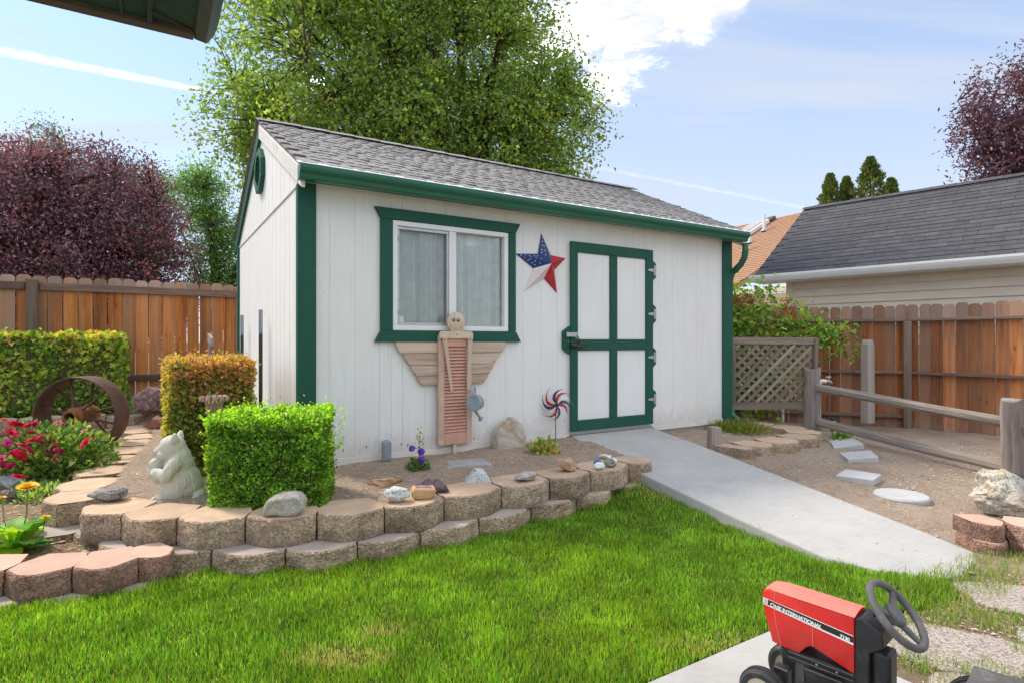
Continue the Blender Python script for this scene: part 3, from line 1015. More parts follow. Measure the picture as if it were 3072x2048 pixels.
def soil_right(x, y):
    a, b = to_local(x, y)
    z = 0.23 * clamp((b + 2.6) / 2.4) * clamp((7.6 - a) / 2.6) - 0.015
    return z


def height_sheet(name, poly, step, zf, mat, amp=0.012, label=None):
    xs = [p[0] for p in poly]
    ys = [p[1] for p in poly]
    nx = int((max(xs) - min(xs)) / step) + 2
    ny = int((max(ys) - min(ys)) / step) + 2
    idx, vs, fs = {}, [], []
    X = [min(xs) + i * step for i in range(nx)]
    Y = [min(ys) + j * step for j in range(ny)]

    def vid(i, j):
        if (i, j) not in idx:
            x, y = X[i], Y[j]
            z = zf(x, y) + amp * (fbm((x, y, 3.3), 2.2, 3) + 0.7 * fbm((x, y, 1.0), 9.0, 3))
            idx[(i, j)] = len(vs)
            vs.append((x, y, z))
        return idx[(i, j)]
    for i in range(nx - 1):
        for j in range(ny - 1):
            if inside(poly, X[i] + step / 2, Y[j] + step / 2):
                fs.append((vid(i, j), vid(i + 1, j), vid(i + 1, j + 1), vid(i, j + 1)))
    me = np_mesh(name, vs, fs, mat, None, True)
    o = link(name, me)
    o['kind'] = 'structure'
    return o


def build_ground():
    mb = MB()
    mb.slab([(-400, -120), (400, -120), (400, 700), (-400, 700)], -0.40, -0.10)
    o = mb.obj('ground', M['far_ground'])
    o['kind'] = 'structure'
    # lawn bed
    height_sheet('lawn', [(x * 1.01, y + 0.02) for x, y in LAWN], 0.05, lambda x, y: float(lawn_z(x, y)) - 0.006, M['turf_soil'], 0.002)
    # raised bed before the shed, reaching back beside and behind it
    poly = [(-2.50, 3.62), (-2.2, 3.5), (-1.85, 3.42), (-1.5, 3.44), (-1.15, 3.5), (-0.8, 3.62), (-0.5, 3.83), (-0.12, 4.12), (0.22, 4.35), (0.55, 4.60), (0.95, 4.92), (1.10, 5.0)]
    poly += [wl(2.62, -0.6), wl(2.70, 0.2), wl(-0.05, 0.2), wl(-0.05, 4.5), (-5.3, 8.6), (-4.2, 6.7), (-3.7, 6.0), (-3.25, 5.0), (-3.0, 4.5), (-2.72, 3.9)]
    height_sheet('garden_bed_soil', poly, 0.045, soil_mid, M['soil'], 0.012)
    poly = [(-3.2, 2.88), (-2.45, 2.90), (-1.95, 3.05), (-1.75, 3.30), (-2.05, 3.40), (-2.40, 3.50), (-2.62, 3.62), (-2.80, 3.9), (-3.05, 4.45), (-3.25, 4.9), (-3.7, 5.9), (-4.3, 6.75),
            (-4.35, 9.0), (-10.0, 9.0), (-10.0, 2.88)]
    height_sheet('flower_bed_soil', poly, 0.05, soil_left, M['soil_left'], 0.014)
    poly = [wl(2.60, 0.1), wl(2.6, -0.2), wl(2.50, -1.4), wl(2.6, -2.8), (2.30, 3.16), (2.9, 3.1), (3.4, 2.6), (9.5, 2.6), (9.5, 13.5), (2.2, 13.5), wl(5.0, 0.1)]
    height_sheet('yard_soil', poly, 0.07, soil_right, M['soil'], 0.016)
    # worn ground where the stepping slabs lie
    poly = [(1.19, 2.60), (1.6, 2.64), (1.95, 2.72), (2.22, 2.86), (2.28, 3.08), (2.55, 3.15), (2.85, 3.3), (3.5, 3.0), (3.5, 1.2), (0.9, 1.2)]
    height_sheet('worn_path_soil', poly, 0.04, lambda x, y: -0.012, M['dry_ground'], 0.008)
    # concrete ramp from the lawn to the door
    top = [(a, b, 0.305 + 0.0955 * min(b, 0)) for a, b in RAMP]
    mb = MB()
    n = len(top)
    vs = [(a, b, z - ZF) for a, b, z in top] + [(a, b, -0.42) for a, b, z in top]
    mb.add(vs, [list(range(n))] + [(i, i + n, (i + 1) % n + n, (i + 1) % n) for i in range(n)])
    o = mb.obj('ramp_path', M['concrete'], None, False, 0.012, 2, (CX0, CY0, ZF), (0, 0, SHED_ROT), angle=45)
    o['kind'] = 'structure'
    # concrete slab under the toy tractor
    K = Vector((1.19, 2.55))
    u, w = Vector((-0.85, -0.527)), Vector((0.527, -0.85))
    pts = [K, K + u * 6.0, K + u * 6.0 + w * 3, K + w * 3]
    mb = MB()
    mb.slab([tuple(p) for p in pts], -0.10, 0.012)
    o = mb.obj('patio_slab', M['concrete'], None, False, 0.01, 2)
    o['kind'] = 'structure'


# ------------------------------------------------------------------ shed
ROOF_S = 0.4734
EAVE_B, EAVE_Z = -0.17, 2.285
RIDGE_B = 1.87
LEN, DEP = 5.09, 3.74


def roof_z(b):
    return EAVE_Z + ROOF_S * ((b if b <= RIDGE_B else 2 * RIDGE_B - b) - EAVE_B)


def build_shed():
    S = thing('garden_shed', 'white garden shed with green trim, window, door and grey shingle roof', 'shed', (CX0, CY0, ZF), SHED_ROT)
    wx0, wx1, wz0, wz1 = 0.735, 1.877, 1.012, 1.958
    # front wall: backing sheet with the window opening, then the grooved siding strips
    mb = MB()
    mb.b(0.0, wx0, 0.014, 0.09, -0.02, 2.2)
    mb.b(wx1, LEN, 0.014, 0.09, -0.02, 2.2)
    mb.b(wx0, wx1, 0.014, 0.09, -0.02, wz0)
    mb.b(wx0, wx1, 0.014, 0.09, wz1, 2.2)
    fw = mb.obj('front_wall', M['siding'], S)
    g = 0.2035
    k = 0
    x = 0.02
    while x < LEN - 0.02:
        x1 = min(x + g - 0.0012, LEN)
        cuts = [(0.0, 2.2)]
        if x < wx1 and x1 > wx0:
            if x >= wx0 and x1 <= wx1:
                cuts = [(0.0, wz0), (wz1, 2.2)]
            else:
                # strip that the opening bites into: full strip beside it, short pieces above and below
                cuts = []
                xa, xb = (x, wx0) if x < wx0 else (wx1, x1)
                MB().b(xa, xb, 0.0, 0.014, 0.0, 2.2).obj('siding_panel', M['siding'], fw, False, 0.0015)
                xc, xd = (wx0, x1) if x < wx0 else (x, wx1)
                MB().b(xc + 0.001, xd - 0.001, 0.0, 0.014, 0.0, wz0).obj('siding_panel', M['siding'], fw)
                MB().b(xc + 0.001, xd - 0.001, 0.0, 0.014, wz1, 2.2).obj('siding_panel', M['siding'], fw)
        for z0, z1 in cuts:
            MB().b(x, x1, 0.0, 0.014, z0, z1).obj('siding_panel', M['siding'], fw, False, 0.001)
        x += g
    # rusty nail streaks along the foot of the siding
    for a in (0.33, 0.52, 0.82, 0.88, 1.02, 1.52, 1.93):
        z = 0.05 + 0.03 * random.random()
        nb = MB().prism([(a - 0.006, z), (a - 0.002, z - 0.03 * random.random() - 0.008), (a + 0.003, z - 0.01), (a + 0.006, z + 0.002), (a, z + 0.006)], -0.002, 0.001)
        nb.obj('nail_rust', M['rust_orange'], fw)
    # foot trim and foundation
    MB().b(0.0, 2.595, -0.016, 0.012, -0.062, -0.002).obj('base_trim', M['trim_white'], S, False, 0.002)
    MB().b(3.75, LEN, -0.016, 0.012, -0.062, -0.002).obj('base_trim', M['trim_white'], S, False, 0.002)
    MB().b(0.0, LEN, 0.004, 0.12, -0.40, -0.064).b(0.004, 0.12, 0.12, DEP, -0.40, -0.064).obj('foundation', M['foundation'], S, False, 0.004)
    MB().b(2.56, 3.78, -0.030, 0.003, -0.066, -0.022).obj('threshold', M['sill_wood'], S, False, 0.004)
    # gable wall towards the left
    mb = MB()
    mb.prism([(0.016, -0.02), (DEP - 0.016, -0.02), (DEP - 0.016, roof_z(DEP) - 0.10), (RIDGE_B, roof_z(RIDGE_B) - 0.10), (0.016, roof_z(0) - 0.10)], 0, 0.08)
    # prism runs x,z along y: turn so that x->b, y->a
    T = Matrix(((0, 1, 0, 0.014), (1, 0, 0, 0), (0, 0, 1, 0), (0, 0, 0, 1)))
    mb.v = [T @ p for p in mb.v]
    gw = mb.obj('gable_wall', M['siding'], S)
    y = 0.016
    while y < DEP - 0.03:
        y1 = min(y + g - 0.008, DEP - 0.016)
        MB().b(0.0, 0.0138, y, y1, 0.0, 2.150).obj('siding_panel', M['siding'], gw, False, 0.002)
        za, zb = roof_z(y) - 0.07, roof_z(y1) - 0.07
        zm = []
        if y < RIDGE_B < y1:
            zm = [(RIDGE_B, roof_z(RIDGE_B) - 0.07)]
        if min(za, zb) > 2.18:
            m2 = MB().prism([(y, 2.172), (y1, 2.172), (y1, zb)] + zm + [(y, za)], 0.0, 0.0138)
            m2.v = [Vector((p.y - 0.0, p.x, p.z)) for p in m2.v]
            m2.obj('siding_panel', M['siding'], gw)
        y += g
    MB().b(-0.010, 0.004, 0.0, DEP, 2.150, 2.166).obj('seam_flashing', M['trim_white'], gw)
    MB().b(-0.012, 0.0, 0.02, DEP, -0.062, -0.002).obj('base_trim', M['trim_white'], gw)
    # the other two walls
    MB().b(LEN - 0.09, LEN, 0.09, DEP, -0.02, 2.28).obj('side_wall', M['siding'], S)
    MB().b(0.1, LEN - 0.1, DEP - 0.09, DEP, -0.02, 2.28).obj('back_wall', M['siding'], S)
    m2 = MB().prism([(0.09, 2.281), (DEP - 0.09, 2.281), (DEP - 0.09, roof_z(DEP) - 0.10), (RIDGE_B, roof_z(RIDGE_B) - 0.10), (0.09, roof_z(0.0) - 0.10)], LEN - 0.08, LEN - 0.01)
    m2.v = [Vector((p.y, p.x, p.z)) for p in m2.v]
    m2.obj('gable_wall', M['siding'], S)
    # green corner boards
    MB().b(-0.026, 0.114, -0.024, -0.001, -0.06, 2.165).obj('corner_board', M['green_paint'], S, False, 0.003)
    MB().b(-0.024, -0.001, 0.0, 0.055, -0.06, 2.15).obj('corner_board', M['green_paint'], S, False, 0.003)
    MB().b(4.945, LEN + 0.022, -0.024, -0.001, -0.06, 2.165).obj('corner_board', M['green_paint'], S, False, 0.003)
    MB().b(-0.024, -0.001, DEP - 0.09, DEP + 0.02, -0.06, roof_z(DEP) - 0.12).obj('corner_board', M['green_paint'], S, False, 0.003)
    # roof
    sl = math.atan(ROOF_S)
    a0, a1 = -0.025, LEN + 0.05
    run = RIDGE_B - EAVE_B
    L = run / math.cos(sl)
    deck = MB()
    for s in (1, -1):
        bE = EAVE_B if s > 0 else 2 * RIDGE_B - EAVE_B
        pts = [(bE, EAVE_Z - 0.02), (RIDGE_B, roof_z(RIDGE_B) - 0.02), (RIDGE_B, roof_z(RIDGE_B) - 0.06), (bE, EAVE_Z - 0.06)]
        m2 = MB().prism(pts, a0, a1)
        m2.v = [Vector((p.y, p.x, p.z)) for p in m2.v]
        deck.add(m2.v, m2.f)
    roof = deck.obj('roof', M['shingle_shed'], S)
    # shingle tabs: three shapes shared by all
    tabs = []
    for v in range(6):
        rr = random.Random(40 + v)
        w, th = 0.302, 0.006
        m2 = MB()
        m2.add([(-w / 2, 0, 0), (w / 2, 0, 0), (w / 2, 0.21, 0), (-w / 2, 0.21, 0), (-w / 2, 0, th), (w / 2, 0, th), (w / 2, 0.21, 0.003), (-w / 2, 0.21, 0.003)],
               ((3, 2, 1, 0), (4, 5, 6, 7), (0, 1, 5, 4), (1, 2, 6, 5), (2, 3, 7, 6), (3, 0, 4, 7)))
        x = -w / 2 + rr.uniform(0.0, 0.03)
        while x < w / 2 - 0.05:
            pw = rr.uniform(0.055, 0.125)
            x1 = min(x + pw, w / 2)
            t2 = th + rr.uniform(0.006, 0.011)
            y0 = rr.uniform(-0.004, 0.004)
            m2.add([(x, y0, th * 0.5), (x1, y0, th * 0.5), (x1, 0.19, 0.004), (x, 0.19, 0.004), (x, y0, t2), (x1, y0, t2), (x1, 0.19, 0.0055), (x, 0.19, 0.0055)],
                   ((4, 5, 6, 7), (0, 1, 5, 4), (1, 2, 6, 5), (3, 0, 4, 7)))
            x = x1 + rr.uniform(0.03, 0.08)
        tabs.append(m2.mesh('shingle', M['shingle_shed'], False, 0.0))
    expo = 0.1435
    nrow = int(L / expo)
    for r in range(nrow):
        s = r * expo - 0.02
        x = a0 - 0.02 + (0.15 if r % 2 else 0.0) - (r * 0.053) % 0.1
        while x < a1 - 0.02:
            xc = x + 0.152
            if xc + 0.15 > a1 + 0.03:
                xc = a1 + 0.03 - 0.15
            if xc - 0.15 < a0 - 0.02:
                xc = a0 - 0.02 + 0.15
            o = link('shingle', tabs[random.randrange(6)], roof, (xc, EAVE_B + s * math.cos(sl), EAVE_Z + s * math.sin(sl) - 0.016 + 0.0015 * (r % 3)),
                     (sl - 0.012, 0, random.uniform(-0.006, 0.006)))
            x += 0.304
    cap = MB()
    w = 0.14
    dz = w * ROOF_S
    cap.add([(0, -w, -dz), (0, 0, 0), (0, w, -dz), (0.30, -w, -dz + 0.0), (0.30, 0, 0.0), (0.30, w, -dz)], ((0, 1, 4, 3), (1, 2, 5, 4)))
    cap.add([(0, -w, -dz - 0.012), (0, 0, -0.012), (0, w, -dz - 0.012), (0.3, -w, -dz - .012), (0.3, 0, -.012), (0.3, w, -dz - .012)], ((3, 4, 1, 0), (4, 5, 2, 1)))
    cap.add([(0, -w, -dz), (0, 0, 0), (0, w, -dz), (0, -w, -dz - 0.012), (0, 0, -0.012), (0, w, -dz - 0.012)], ((3, 4, 1, 0), (4, 5, 2, 1)))
    capm = cap.mesh('ridge_shingle', M['shingle_shed'])
    x = a0 - 0.03
    k = 0
    while x < a1 - 0.1:
        link('ridge_shingle', capm, roof, (x, RIDGE_B, roof_z(RIDGE_B) + 0.013 + 0.003 * (k % 2)), (0, R(-1.2), 0))
        x += 0.143
        k += 1
    # back slope: plain courses, seen only edge-on
    m2 = MB()
    for r in range(nrow):
        s = r * expo - 0.02
        bb = 2 * RIDGE_B - EAVE_B - s * math.cos(sl)
        zz = EAVE_Z + s * math.sin(sl) - 0.014
        m2.add([(a0 - 0.03, bb, zz + 0.014), (a1 + 0.03, bb, zz + 0.014), (a1 + 0.03, bb - 0.2 * math.cos(sl), zz + 0.2 * math.sin(sl) + 0.004), (a0 - 0.03, bb - 0.2 * math.cos(sl), zz + 0.2 * math.sin(sl) + 0.004),
                (a0 - 0.03, bb, zz), (a1 + 0.03, bb, zz)], ((0, 1, 2, 3), (4, 5, 1, 0)))
    o = m2.obj('back_shingles', M['shingle_shed'], roof)
    # rake boards on the gable
    for s, mat in ((1, 'trim_white'), (-1, 'green_paint')):
        bE = EAVE_B if s > 0 else 2 * RIDGE_B - EAVE_B
        for aa, ab in ((-0.030, -0.002), (LEN + 0.010, LEN + 0.036)):
            zt = EAVE_Z - 0.061
            m2 = MB().prism([(bE, zt), (RIDGE_B - s * 0.0015, roof_z(RIDGE_B) - 0.061), (RIDGE_B - s * 0.0015, roof_z(RIDGE_B) - 0.205), (bE, zt - 0.144)], aa, ab)
            m2.v = [Vector((p.y, p.x, p.z)) for p in m2.v]
            m2.obj('rake_board', M[mat], roof, False, 0.003)
    MB().b(-0.10, -0.035, RIDGE_B - 0.07, RIDGE_B + 0.07, roof_z(RIDGE_B) - 0.25, roof_z(RIDGE_B) - 0.062).obj('rake_block', M['green_paint'], roof, False, 0.004) if False else None
    MB().b(-0.034, LEN + 0.03, EAVE_B + 0.012, EAVE_B + 0.030, EAVE_Z - 0.155, EAVE_Z - 0.061).obj('fascia', M['green_paint'], roof, False, 0.002)
    MB().b(-0.034, LEN + 0.03, EAVE_B + 0.031, -0.0245, EAVE_Z - 0.128, EAVE_Z - 0.116).obj('soffit', M['siding'], roof)
    m2 = MB().box((LEN / 2, EAVE_B - 0.03, EAVE_Z - 0.023), (LEN + 0.13, 0.07, 0.003), (sl, 0, 0))
    m2.obj('drip_edge', M['gutter_white'], roof)
    # gutter
    pr = [(0.0, 0.118), (0.0, 0.0), (-0.055, 0.0), (-0.064, 0.012), (-0.070, 0.042), (-0.092, 0.066), (-0.098, 0.088), (-0.098, 0.118), (-0.088, 0.122), (-0.088, 0.112), (-0.060, 0.060), (-0.008, 0.010), (-0.008, 0.118)]
    m2 = MB().prism(pr, -0.052, LEN + 0.052)
    m2.v = [Vector((p.y, p.x + EAVE_B + 0.010, p.z * 0.90 + 2.132)) for p in m2.v]
    gut = m2.obj('gutter', M['gutter_green'], roof)
    for aa in (-0.0545, LEN + 0.0525):
        m2 = MB().prism([p for p in pr[:9]], aa, aa + 0.002)
        m2.v = [Vector((p.y, p.x + EAVE_B + 0.010, p.z * 0.90 + 2.132)) for p in m2.v]
        m2.obj('gutter_end_cap', M['gutter_green'], roof)
    # downspout with a ribbed elbow
    path = []
    rad = []
    pts = [Vector((5.115, -0.205, 2.115)), Vector((5.118, -0.205, 2.03)), Vector((5.125, -0.19, 1.95)), Vector((5.135, -0.13, 1.87)), Vector((5.14, -0.06, 1.82)), Vector((5.142, 0.0, 1.78)), Vector((5.143, 0.03, 1.70)), Vector((5.143, 0.035, 1.62))]
    for i in range(len(pts) - 1):
        for j in range(5):
            path.append(pts[i].lerp(pts[i + 1], j / 5))
            rad.append(0.036 + (0.0045 if (i * 5 + j) % 2 and i > 0 else 0.0))
    m2 = MB().tube(path + [Vector((5.143, 0.036, 0.12))], rad + [0.036], 10)
    m2.tube([(5.143, 0.036, 0.12), (5.143, 0.0, 0.02), (5.143, -0.13, -0.06)], 0.038, 10)
    m2.obj('downspout', M['gutter_green'], S, True)
    # octagonal louvred vent in the gable
    vc, vz = 1.86, 2.70
    ring = MB()
    no, ri, ro = 8, 0.165, 0.235
    for k in range(8):
        t0, t1 = R(22.5 + 45 * k), R(67.5 + 45 * k)
        q = [(ri, t0), (ro, t0), (ro, t1), (ri, t1)]
        ring.add([(-0.045, vc + r * math.cos(t), vz + r * math.sin(t)) for r, t in q] + [(-0.002, vc + r * math.cos(t), vz + r * math.sin(t)) for r, t in q],
                 ((0, 1, 2, 3), (7, 6, 5, 4), (0, 4, 5, 1), (2, 6, 7, 3), (1, 5, 6, 2), (3, 7, 4, 0)))
    vent = ring.obj('vent', M['green_paint'], S, False, 0.003)
    MB().add([(-0.004, vc + 0.17 * math.cos(R(22.5 + 45 * k)), vz + 0.17 * math.sin(R(22.5 + 45 * k))) for k in range(8)], [list(range(8))]).obj('vent_hole', M['vent_dark'], vent)
    for k in range(5):
        z = vz - 0.12 + k * 0.06
        w = 0.15 if abs(z - vz) < 0.08 else 0.11
        MB().box((-0.022, vc, z), (0.034, 2 * w, 0.006), (0, R(38), 0)).obj('louvre', M['green_paint'], vent)
    build_window(S)
    build_door(S)
    # grey outdoor socket on a stake at the foot of the wall stands beside the shed
    return S


def build_window(S):
    mb = MB()
    mb.prism([(0.581, 2.042), (2.003, 2.042), (1.952, 1.950), (0.633, 1.950)], -0.034, -0.001)
    win = mb.obj('window', M['green_paint'], S, False, 0.003)
    MB().b(0.633, 0.737, -0.030, -0.001, 1.022, 1.949).obj('side_trim', M['green_paint'], win, False, 0.003)
    MB().b(1.876, 1.954, -0.030, -0.001, 1.022, 1.949).obj('side_trim', M['green_paint'], win, False, 0.003)
    MB().prism([(0.633, 1.0205), (1.954, 1.0205), (2.008, 0.926), (0.581, 0.926)], -0.036, -0.001).obj('sill_trim', M['green_paint'], win, False, 0.003)
    x0, x1, z0, z1 = 0.739, 1.874, 1.0225, 1.9475
    t = 0.043
    fr = MB()
    fr.b(x0, x1, -0.022, 0.05, z0, z0 + t).b(x0, x1, -0.022, 0.05, z1 - t, z1).b(x0, x0 + t, -0.022, 0.05, z0 + t, z1 - t).b(x1 - t, x1, -0.022, 0.05, z0 + t, z1 - t)
    fr.obj('frame', M['vinyl_white'], win, False, 0.003)
    MB().b(1.263, 1.335, -0.012, 0.048, z0 + t, z1 - t).b(1.262, 1.285, -0.018, -0.012, z0 + t, z1 - t).obj('mullion', M['vinyl_white'], win, False, 0.002)
    # sliding sash with the insect screen, left half
    s0, s1 = x0 + t + 0.001, 1.262
    sa = MB()
    w = 0.020
    sa.b(s0, s1, -0.008, 0.012, z0 + t + 0.001, z0 + t + 0.028).b(s0, s1, -0.008, 0.012, z1 - t - 0.028, z1 - t - 0.001)
    sa.b(s0, s0 + w, -0.008, 0.012, z0 + t + 0.028, z1 - t - 0.028).b(s1 - w, s1, -0.008, 0.012, z0 + t + 0.028, z1 - t - 0.028)
    sa.obj('sash', M['steel'], win, False, 0.002)
    MB().add([(s0 + w, 0.002, z0 + t + .028), (s1 - w, 0.002, z0 + t + .028), (s1 - w, 0.002, z1 - t - .028), (s0 + w, 0.002, z1 - t - .028)], [(0, 1, 2, 3)]).obj('insect_screen', M['insect_screen'], win)
    MB().b(s0 + 0.002, s0 + 0.014, -0.012, -0.008, z0 + 0.75, z0 + 0.79).b(s0 + 0.002, s0 + 0.014, -0.012, -0.008, z0 + 0.13, z0 + 0.17).obj('screen_clip', M['screen_grey'], win)
    MB().b(s0 + 0.012, s0 + 0.06, 0.004, 0.006, z0 + 0.06, z0 + 0.12).obj('sticker', M['decal_white'], win)
    for xa, xb, yy in ((s0 + w, s1 - w, 0.022), (1.336, x1 - t, 0.028)):
        MB().b(xa - 0.004, xb + 0.004, yy, yy + 0.004, z0 + t - 0.002, z1 - t + 0.002).obj('pane', M['window_glass'], win)
    # drawn curtains, hung in folds
    for xa, xb, sd in ((0.742, 1.30, 1.0), (1.29, 1.83, 4.0)):
        n = 90
        vs, fs = [], []
        for i in range(n + 1):
            x = xa + (xb - xa) * i / n
            yy = 0.060 + 0.012 * math.sin(x * 46 + sd) + 0.012 * math.sin(x * 83 + sd * 2) + 0.016 * math.sin(x * 21 + sd)
            vs += [(x, yy, 0.98), (x + 0.004 * math.sin(x * 30), yy * 0.9 + 0.008, 2.0)]
        for i in range(n):
            fs.append((2 * i, 2 * i + 2, 2 * i + 3, 2 * i + 1))
        m2 = MB().add(vs, fs)
        m2.obj('curtain', M['curtain'], win, True, angle=80)
    MB().b(1.826, 1.875, 0.075, 0.08, 0.98, 2.0).obj('curtain_lining', M['curtain_lining'], win)


def build_door(S):
    x0, x1, z0, z1 = 2.60, 3.745, 0.022, 1.937
    d = MB().b(x0 + 0.01, x1 - 0.01, -0.016, -0.002, z0 + 0.01, z1 - 0.01).obj('door', M['siding'], S)
    for a, b, c, e in ((2.691, 3.123, 0.952, 1.832), (3.221, 3.641, 0.952, 1.832), (2.691, 3.123, 0.132, 0.838), (3.221, 3.641, 0.132, 0.838)):
        MB().b(a + 0.002, b - 0.002, -0.021, -0.0165, c + 0.002, e - 0.002).obj('panel', M['siding'], d, False, 0.001)
    y0, y1 = -0.040, -0.0165
    bars = [(x0, 2.690, z0, z1), (3.642, x1, z0, z1), (2.691, 3.641, 1.833, z1), (2.691, 3.641, z0, 0.131), (2.691, 3.641, 0.839, 0.951)]
    for a, b, c, e in bars:
        MB().b(a, b, y0, y1, c, e).obj('rail' if b - a > 0.3 else 'stile', M['green_paint'], d, False, 0.003)
    for c, e in ((0.132, 0.838), (0.952, 1.832)):
        MB().b(3.124, 3.220, y0, y1, c, e).obj('stile', M['green_paint'], d, False, 0.003)
    # hinges: green pad on the wall, steel strap and plate
    for z in (1.715, 1.232, 0.757, 0.293):
        h = MB().prism([(3.748, z - 0.105), (3.760, z - 0.105), (3.800, z - 0.075), (3.800, z + 0.075), (3.760, z + 0.105), (3.748, z + 0.105)], -0.030, -0.001).obj('hinge', M['green_paint'], d, False, 0.003)
        MB().b(3.763, 3.786, -0.036, -0.0305, z - 0.055, z + 0.055).prism([(3.665, z - 0.006), (3.745, z - 0.020), (3.745, z + 0.020), (3.665, z + 0.006)], -0.045, -0.0405).obj('strap', M['steel'], h, False, 0.001)
        MB().tube([(3.755, -0.046, z - 0.03), (3.755, -0.046, z + 0.03)], 0.006, 8).obj('pin', M['steel'], h, True)
    # hasp and lock
    h = MB().prism([(2.596, 0.80), (2.535, 0.835), (2.510, 0.86), (2.510, 1.03), (2.53, 1.045), (2.596, 1.085)], -0.034, -0.001).obj('hasp_block', M['green_paint'], d, False, 0.003)
    MB().b(2.535, 2.645, -0.062, -0.0405, 0.975, 1.020).b(2.645, 2.678, -0.05, -0.0405, 0.960, 1.022).obj('hasp', M['steel'], h, False, 0.003)
    lk = MB()
    path = [(2.66, -0.055, 0.985), (2.668, -0.08, 0.965), (2.672, -0.085, 0.94), (2.668, -0.07, 0.92), (2.66, -0.06, 0.905)]
    lk.tube(path, 0.006, 8)
    lk.box((2.69, -0.065, 0.893), (0.11, 0.035, 0.038), (0, R(-8), 0))
    lk.tube([(2.58, -0.06, 0.895), (2.65, -0.07, 0.885)], 0.022, 10)
    lk.tube([(2.73, -0.07, 0.90), (2.775, -0.066, 0.905)], 0.014, 8)
    lk.obj('padlock', M['steel_dark'], h, True, 0.004)


build_ground()
build_shed()

# ------------------------------------------------------------------ wall blocks
BLOCK_CACHE = {}


def block_mesh(h, depth, seed, mats, end=0):
    """split-face wall block one unit wide: front bulges towards -y, sides taper to the back.
    end=-1/+1: that side is a straight sawn end"""
    key = (h, depth, seed, mats, end)
    if key in BLOCK_CACHE:
        return BLOCK_CACHE[key]
    rr = random.Random(seed * 77 + 5)
    nx, nz = 10, 5
    W = 0.39
    mb = MB()
    grid = []
    for j in range(nz + 1):
        row = []
        for i in range(nx + 1):
            s = i / nx
            x = (s - 0.5) * 0.972
            # three-facet front, chipped
            y = -0.072 * min(1.0, 2.9 * min(s, 1 - s)) - 0.010 * math.sin(PI * s)
            z = h * j / nz
            edge = 0.35 if j in (0, nz) else 1.0
            y += edge * (0.009 * fbm((x * 3.2 + seed * 9.1, z * 8, seed), 1.7, 3) + 0.007 * fbm((x * 14, z * 26, seed * 3.0), 1.0, 2))
            if j == nz:
                z -= 0.004 + 0.006 * rr.random()
                y += 0.004
            row.append((x * W, y, z))
        grid.append(row)
    vs = [p for row in grid for p in row]
    fs = []
    for j in range(nz):
        for i in range(nx):
            a = j * (nx + 1) + i
            fs.append((a, a + 1, a + nx + 2, a + nx + 1))
    mb.add(vs, fs, 0)
    # top: a ring slightly behind the chipped front edge, then back corners
    bl = -0.31 if end != -1 else -0.4925
    br = 0.31 if end != 1 else 0.4925
    ring = []
    for i in range(nx + 1):
        x, y, z = grid[nz][i]
        ring.append((x * 0.985, y + 0.010, h))
    base = len(mb.v)
    back = [(br * W, depth, h), (bl * W, depth, h)]
    mid = [(0.4925 * W * 0.985, depth * 0.45, h), (-0.4925 * W * 0.985, depth * 0.45, h)]
    top = ring + [mid[0]] + back + [mid[1]]
    mb.add(top, [list(range(len(top)))], 1)
    # chipped arris between face and top
    f0 = nz * (nx + 1)
    for i in range(nx):
        mb.f.append([f0 + i, f0 + i + 1, base + i + 1, base + i])
        mb.m.append(0)
    # sides and back
    lo = [(grid[0][nx][0], grid[0][nx][1], 0), (0.4925 * W * 0.985, depth * 0.45, 0), (br * W, depth, 0), (bl * W, depth, 0), (-0.4925 * W * 0.985, depth * 0.45, 0), (grid[0][0][0], grid[0][0][1], 0)]
    hi = [(grid[nz][nx][0], grid[nz][nx][1], grid[nz][nx][2]), mid[0], back[0], back[1], mid[1], (grid[nz][0][0], grid[nz][0][1], grid[nz][0][2])]
    for i in range(5):
        mb.add([lo[i], lo[i + 1], hi[i + 1], hi[i]], [(0, 1, 2, 3)], 0 if (end == 0 or i in (0, 4)) else 0)
    me = mb.mesh('block', [M[mats[0]], M[mats[1]]])
    BLOCK_CACHE[key] = me
    return me


def lay(parent, p0, p1, z, h, depth, mats, k, end=0, gap=1.0):
    """a block whose front corners stand at p0 and p1"""
    dx, dy = p1[0] - p0[0], p1[1] - p0[1]
    w = math.hypot(dx, dy)
    me = block_mesh(h, depth, k % 5, mats, end)
    o = link('block', me, parent, ((p0[0] + p1[0]) / 2 - parent.location.x, (p0[1] + p1[1]) / 2 - parent.location.y, z - parent.location.z),
             (random.uniform(-0.008, 0.008), random.uniform(-0.008, 0.008), math.atan2(dy, dx) + random.uniform(-0.02, 0.02)), (w / 0.39 * gap, 1, 1))
    return o


